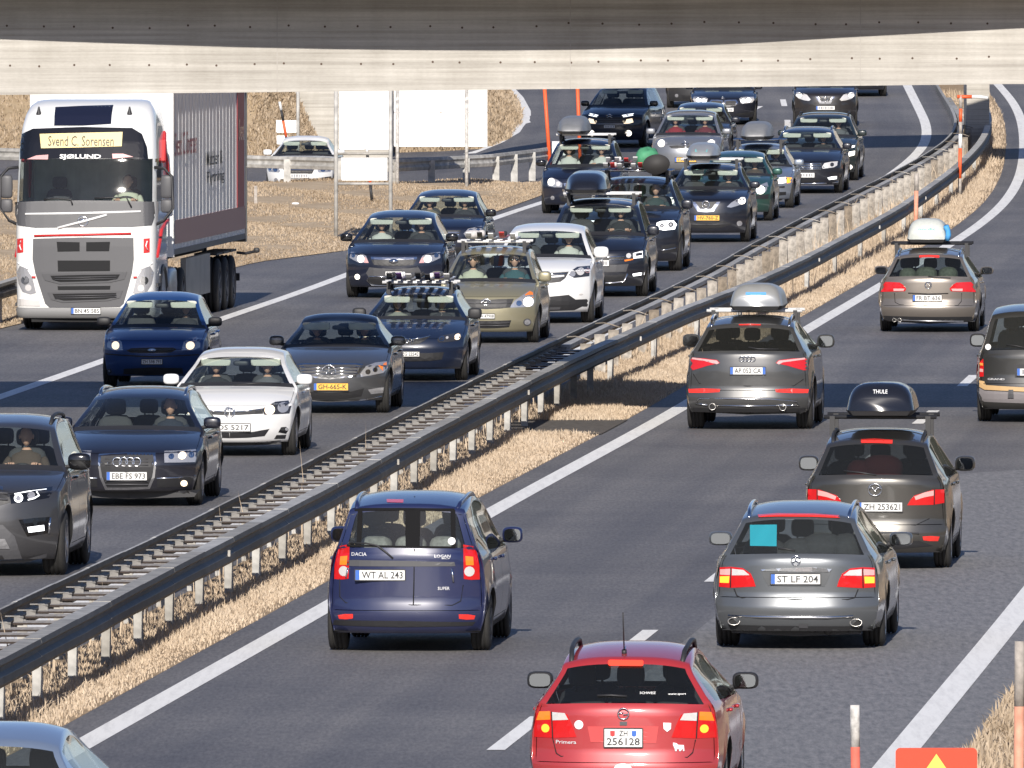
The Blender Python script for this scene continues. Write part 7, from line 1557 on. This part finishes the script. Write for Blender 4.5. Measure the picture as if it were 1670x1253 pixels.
def side_text(root, txt, x, z, hgt, wid, mat, y=1.268):
    v_, f_ = text_geo(txt, hgt, .006, wid); m = MB(); m.add([(x-a, y, z+b) for a, b in v_], f_); m.build('lettering', mat, root)
side_text(tb, 'Svend C. Sorensen', hx-2.4, 3.22, .42, 3.9, pm('script_red', (.40,.03,.04), .5)); side_text(tb, 'Møbler &', hx-7.6, 2.86, .26, 3.0, M_INK); side_text(tb, 'Flytning', hx-7.8, 2.50, .26, 3.2, M_INK); side_text(tb, 'Svend', -hx+1.05, 3.3, .4, .9, M_PINK, 1.275)
m = MB(); m.box((0,0,1.12), (TL-.4,1.0,.16)); m.box((-hx+.15,0,.55), (.12,2.3,.14)); m.box((-hx+.2,.5,.85), (.1,.08,.6)); m.box((-hx+.2,-.5,.85), (.1,.08,.6)); m.build('chassis', M_UNDER, tb)
for sg in (1,-1): m = MB(); m.tube([(-hx+.1,sg*1.1,1.0),(-hx-.02,sg*1.25,.98),(-hx-.05,sg*1.42,1.02)], .03, 6); m.rbox((-hx-.05,sg*1.45,1.04), (.08,.12,.10), .7); m.build('marker_lamp', M_PLASTIC, tb, True)

# ------------------------------------------------------------------ skis and bags on the roof bars
def ski_load(V, label, n, x0, length, y0, y1, cols, z=None):
    z = z if z is not None else V.bar_z+.035; off = V.P['L']/2; g = empty('ski_load', V.mat @ Vector((off-x0, (y0+y1)/2, z)), V.rz); tag(g, label, 'skis', 'skis carried on the cars')
    for i in range(n):
        y = y0+(y1-y0)*i/max(1, n-1)-(y0+y1)/2; zz = .012*math.sin(i*2.7)+.02
        pts = [(length/2, y, zz+.10), (length/2-.08, y, zz+.05), (length/2-.2, y, zz+.005), (0, y, zz), (-length/2, y, zz+.01)]; m = MB(); vs = []
        for p in pts: vs += [(p[0], p[1]-.045, p[2]-.008), (p[0], p[1]+.045, p[2]-.008), (p[0], p[1]+.045, p[2]+.010), (p[0], p[1]-.045, p[2]+.010)]
        m.add(vs, [(a*4+b, (a+1)*4+b, (a+1)*4+(b+1)%4, a*4+(b+1)%4) for a in range(len(pts)-1) for b in range(4)]+[(0,1,2,3),(16,19,18,17)]); sk = m.build('ski', cols[i % len(cols)], g)
        for bx in (.12,-.25): m = MB(); m.rbox((bx,y,zz+.055), (.11,.065,.08), .5); m.build('binding', [M_PLASTIC, M_WHITE, M_TRIM][i % 3], sk, True)
    return g
SK = [pm('ski_white', (.62,.62,.62), .3), pm('ski_black', (.03,.03,.035), .3), pm('ski_red', (.50,.05,.05), .3), pm('ski_purple', (.10,.05,.16), .3)]
ski_load(VSKI1, 'row of dark and white skis lying on the dark blue estate', 7, 2.7, 1.75, -.46, .46, [SK[1],SK[3],SK[0],SK[1]])
for q, y in enumerate((-.12, .22, .40)):
    m = MB(); m.tube([(.0+.0,.05*math.cos(a),.06+.05*math.sin(a)) for a in np.linspace(0, 2*math.pi, 15)], .014, 6, cap=False)
ski_load(VSKI2, 'pale skis and a white bundle on the bars of the beige carrier', 5, 2.6, 1.6, -.42, .34, [SK[0],SK[1],SK[0],SK[2]])
off = VSKI2.P['L']/2; m = MB(); m.rbox((.0,-.36,.12), (.5,.30,.16), .8); m.rbox((-.1,-.22,.13), (.3,.14,.14), .8); o = m.build('bundle', pm('bundle_white', (.60,.57,.55), .8, noise=.4), None, True); o.matrix_world = VSKI2.mat @ Matrix.Translation((off-2.15, 0, VSKI2.bar_z)); tag(o, 'white cloth bundle tied on top of the beige carrier', 'bundle')
ski_load(VSKI3, 'white and red skis stacked on the dark off-roader', 6, 2.6, 1.7, -.60, .10, [SK[0],SK[2],SK[0],SK[1]])
ski_load(VSKI3, 'upper layer of pale skis on the dark off-roader', 4, 2.6, 1.65, -.55, .0, [SK[0],SK[0],SK[2]], z=VSKI3.bar_z+.14)
off = VSKI3.P['L']/2; m = MB(); m.rbox((0,.20,.24), (.55,.44,.40), .8, nu=16, nv=12)
for v_i in range(len(m.v)): x, y, z = m.v[v_i]; f = .08*math.sin(x*17+z*23)*math.sin(y*15+z*9)+.06*math.sin(y*27+x*31); m.v[v_i] = (x*(1+f), y*(1+f), z*(1+f*.8))
o = m.build('bag', pm('green_bag', (.07,.30,.15), .7, noise=.35, nscale=8), None, True); o.matrix_world = VSKI3.mat @ Matrix.Translation((off-2.1, 0, VSKI3.bar_z)); tag(o, 'crumpled green bag strapped on the dark off-roader', 'bag')
m = MB(); pr = [(.27*math.cos(a), .19*math.sin(a)) for a in np.linspace(0, 2*math.pi, 25)[:-1]]; m.prism(pr, lambda a, b, d: (d, a*.95-b*.15, b+a*.12), 0, .14); o = m.build('sledge', pm('sledge_black', (.03,.028,.027), .7), None, True); o.matrix_world = VSKI3.mat @ Matrix.Translation((off-1.75, .40, VSKI3.bar_z+.13)); tag(o, 'flat black oval disc leaning against the green bag on the roof', 'sledge')
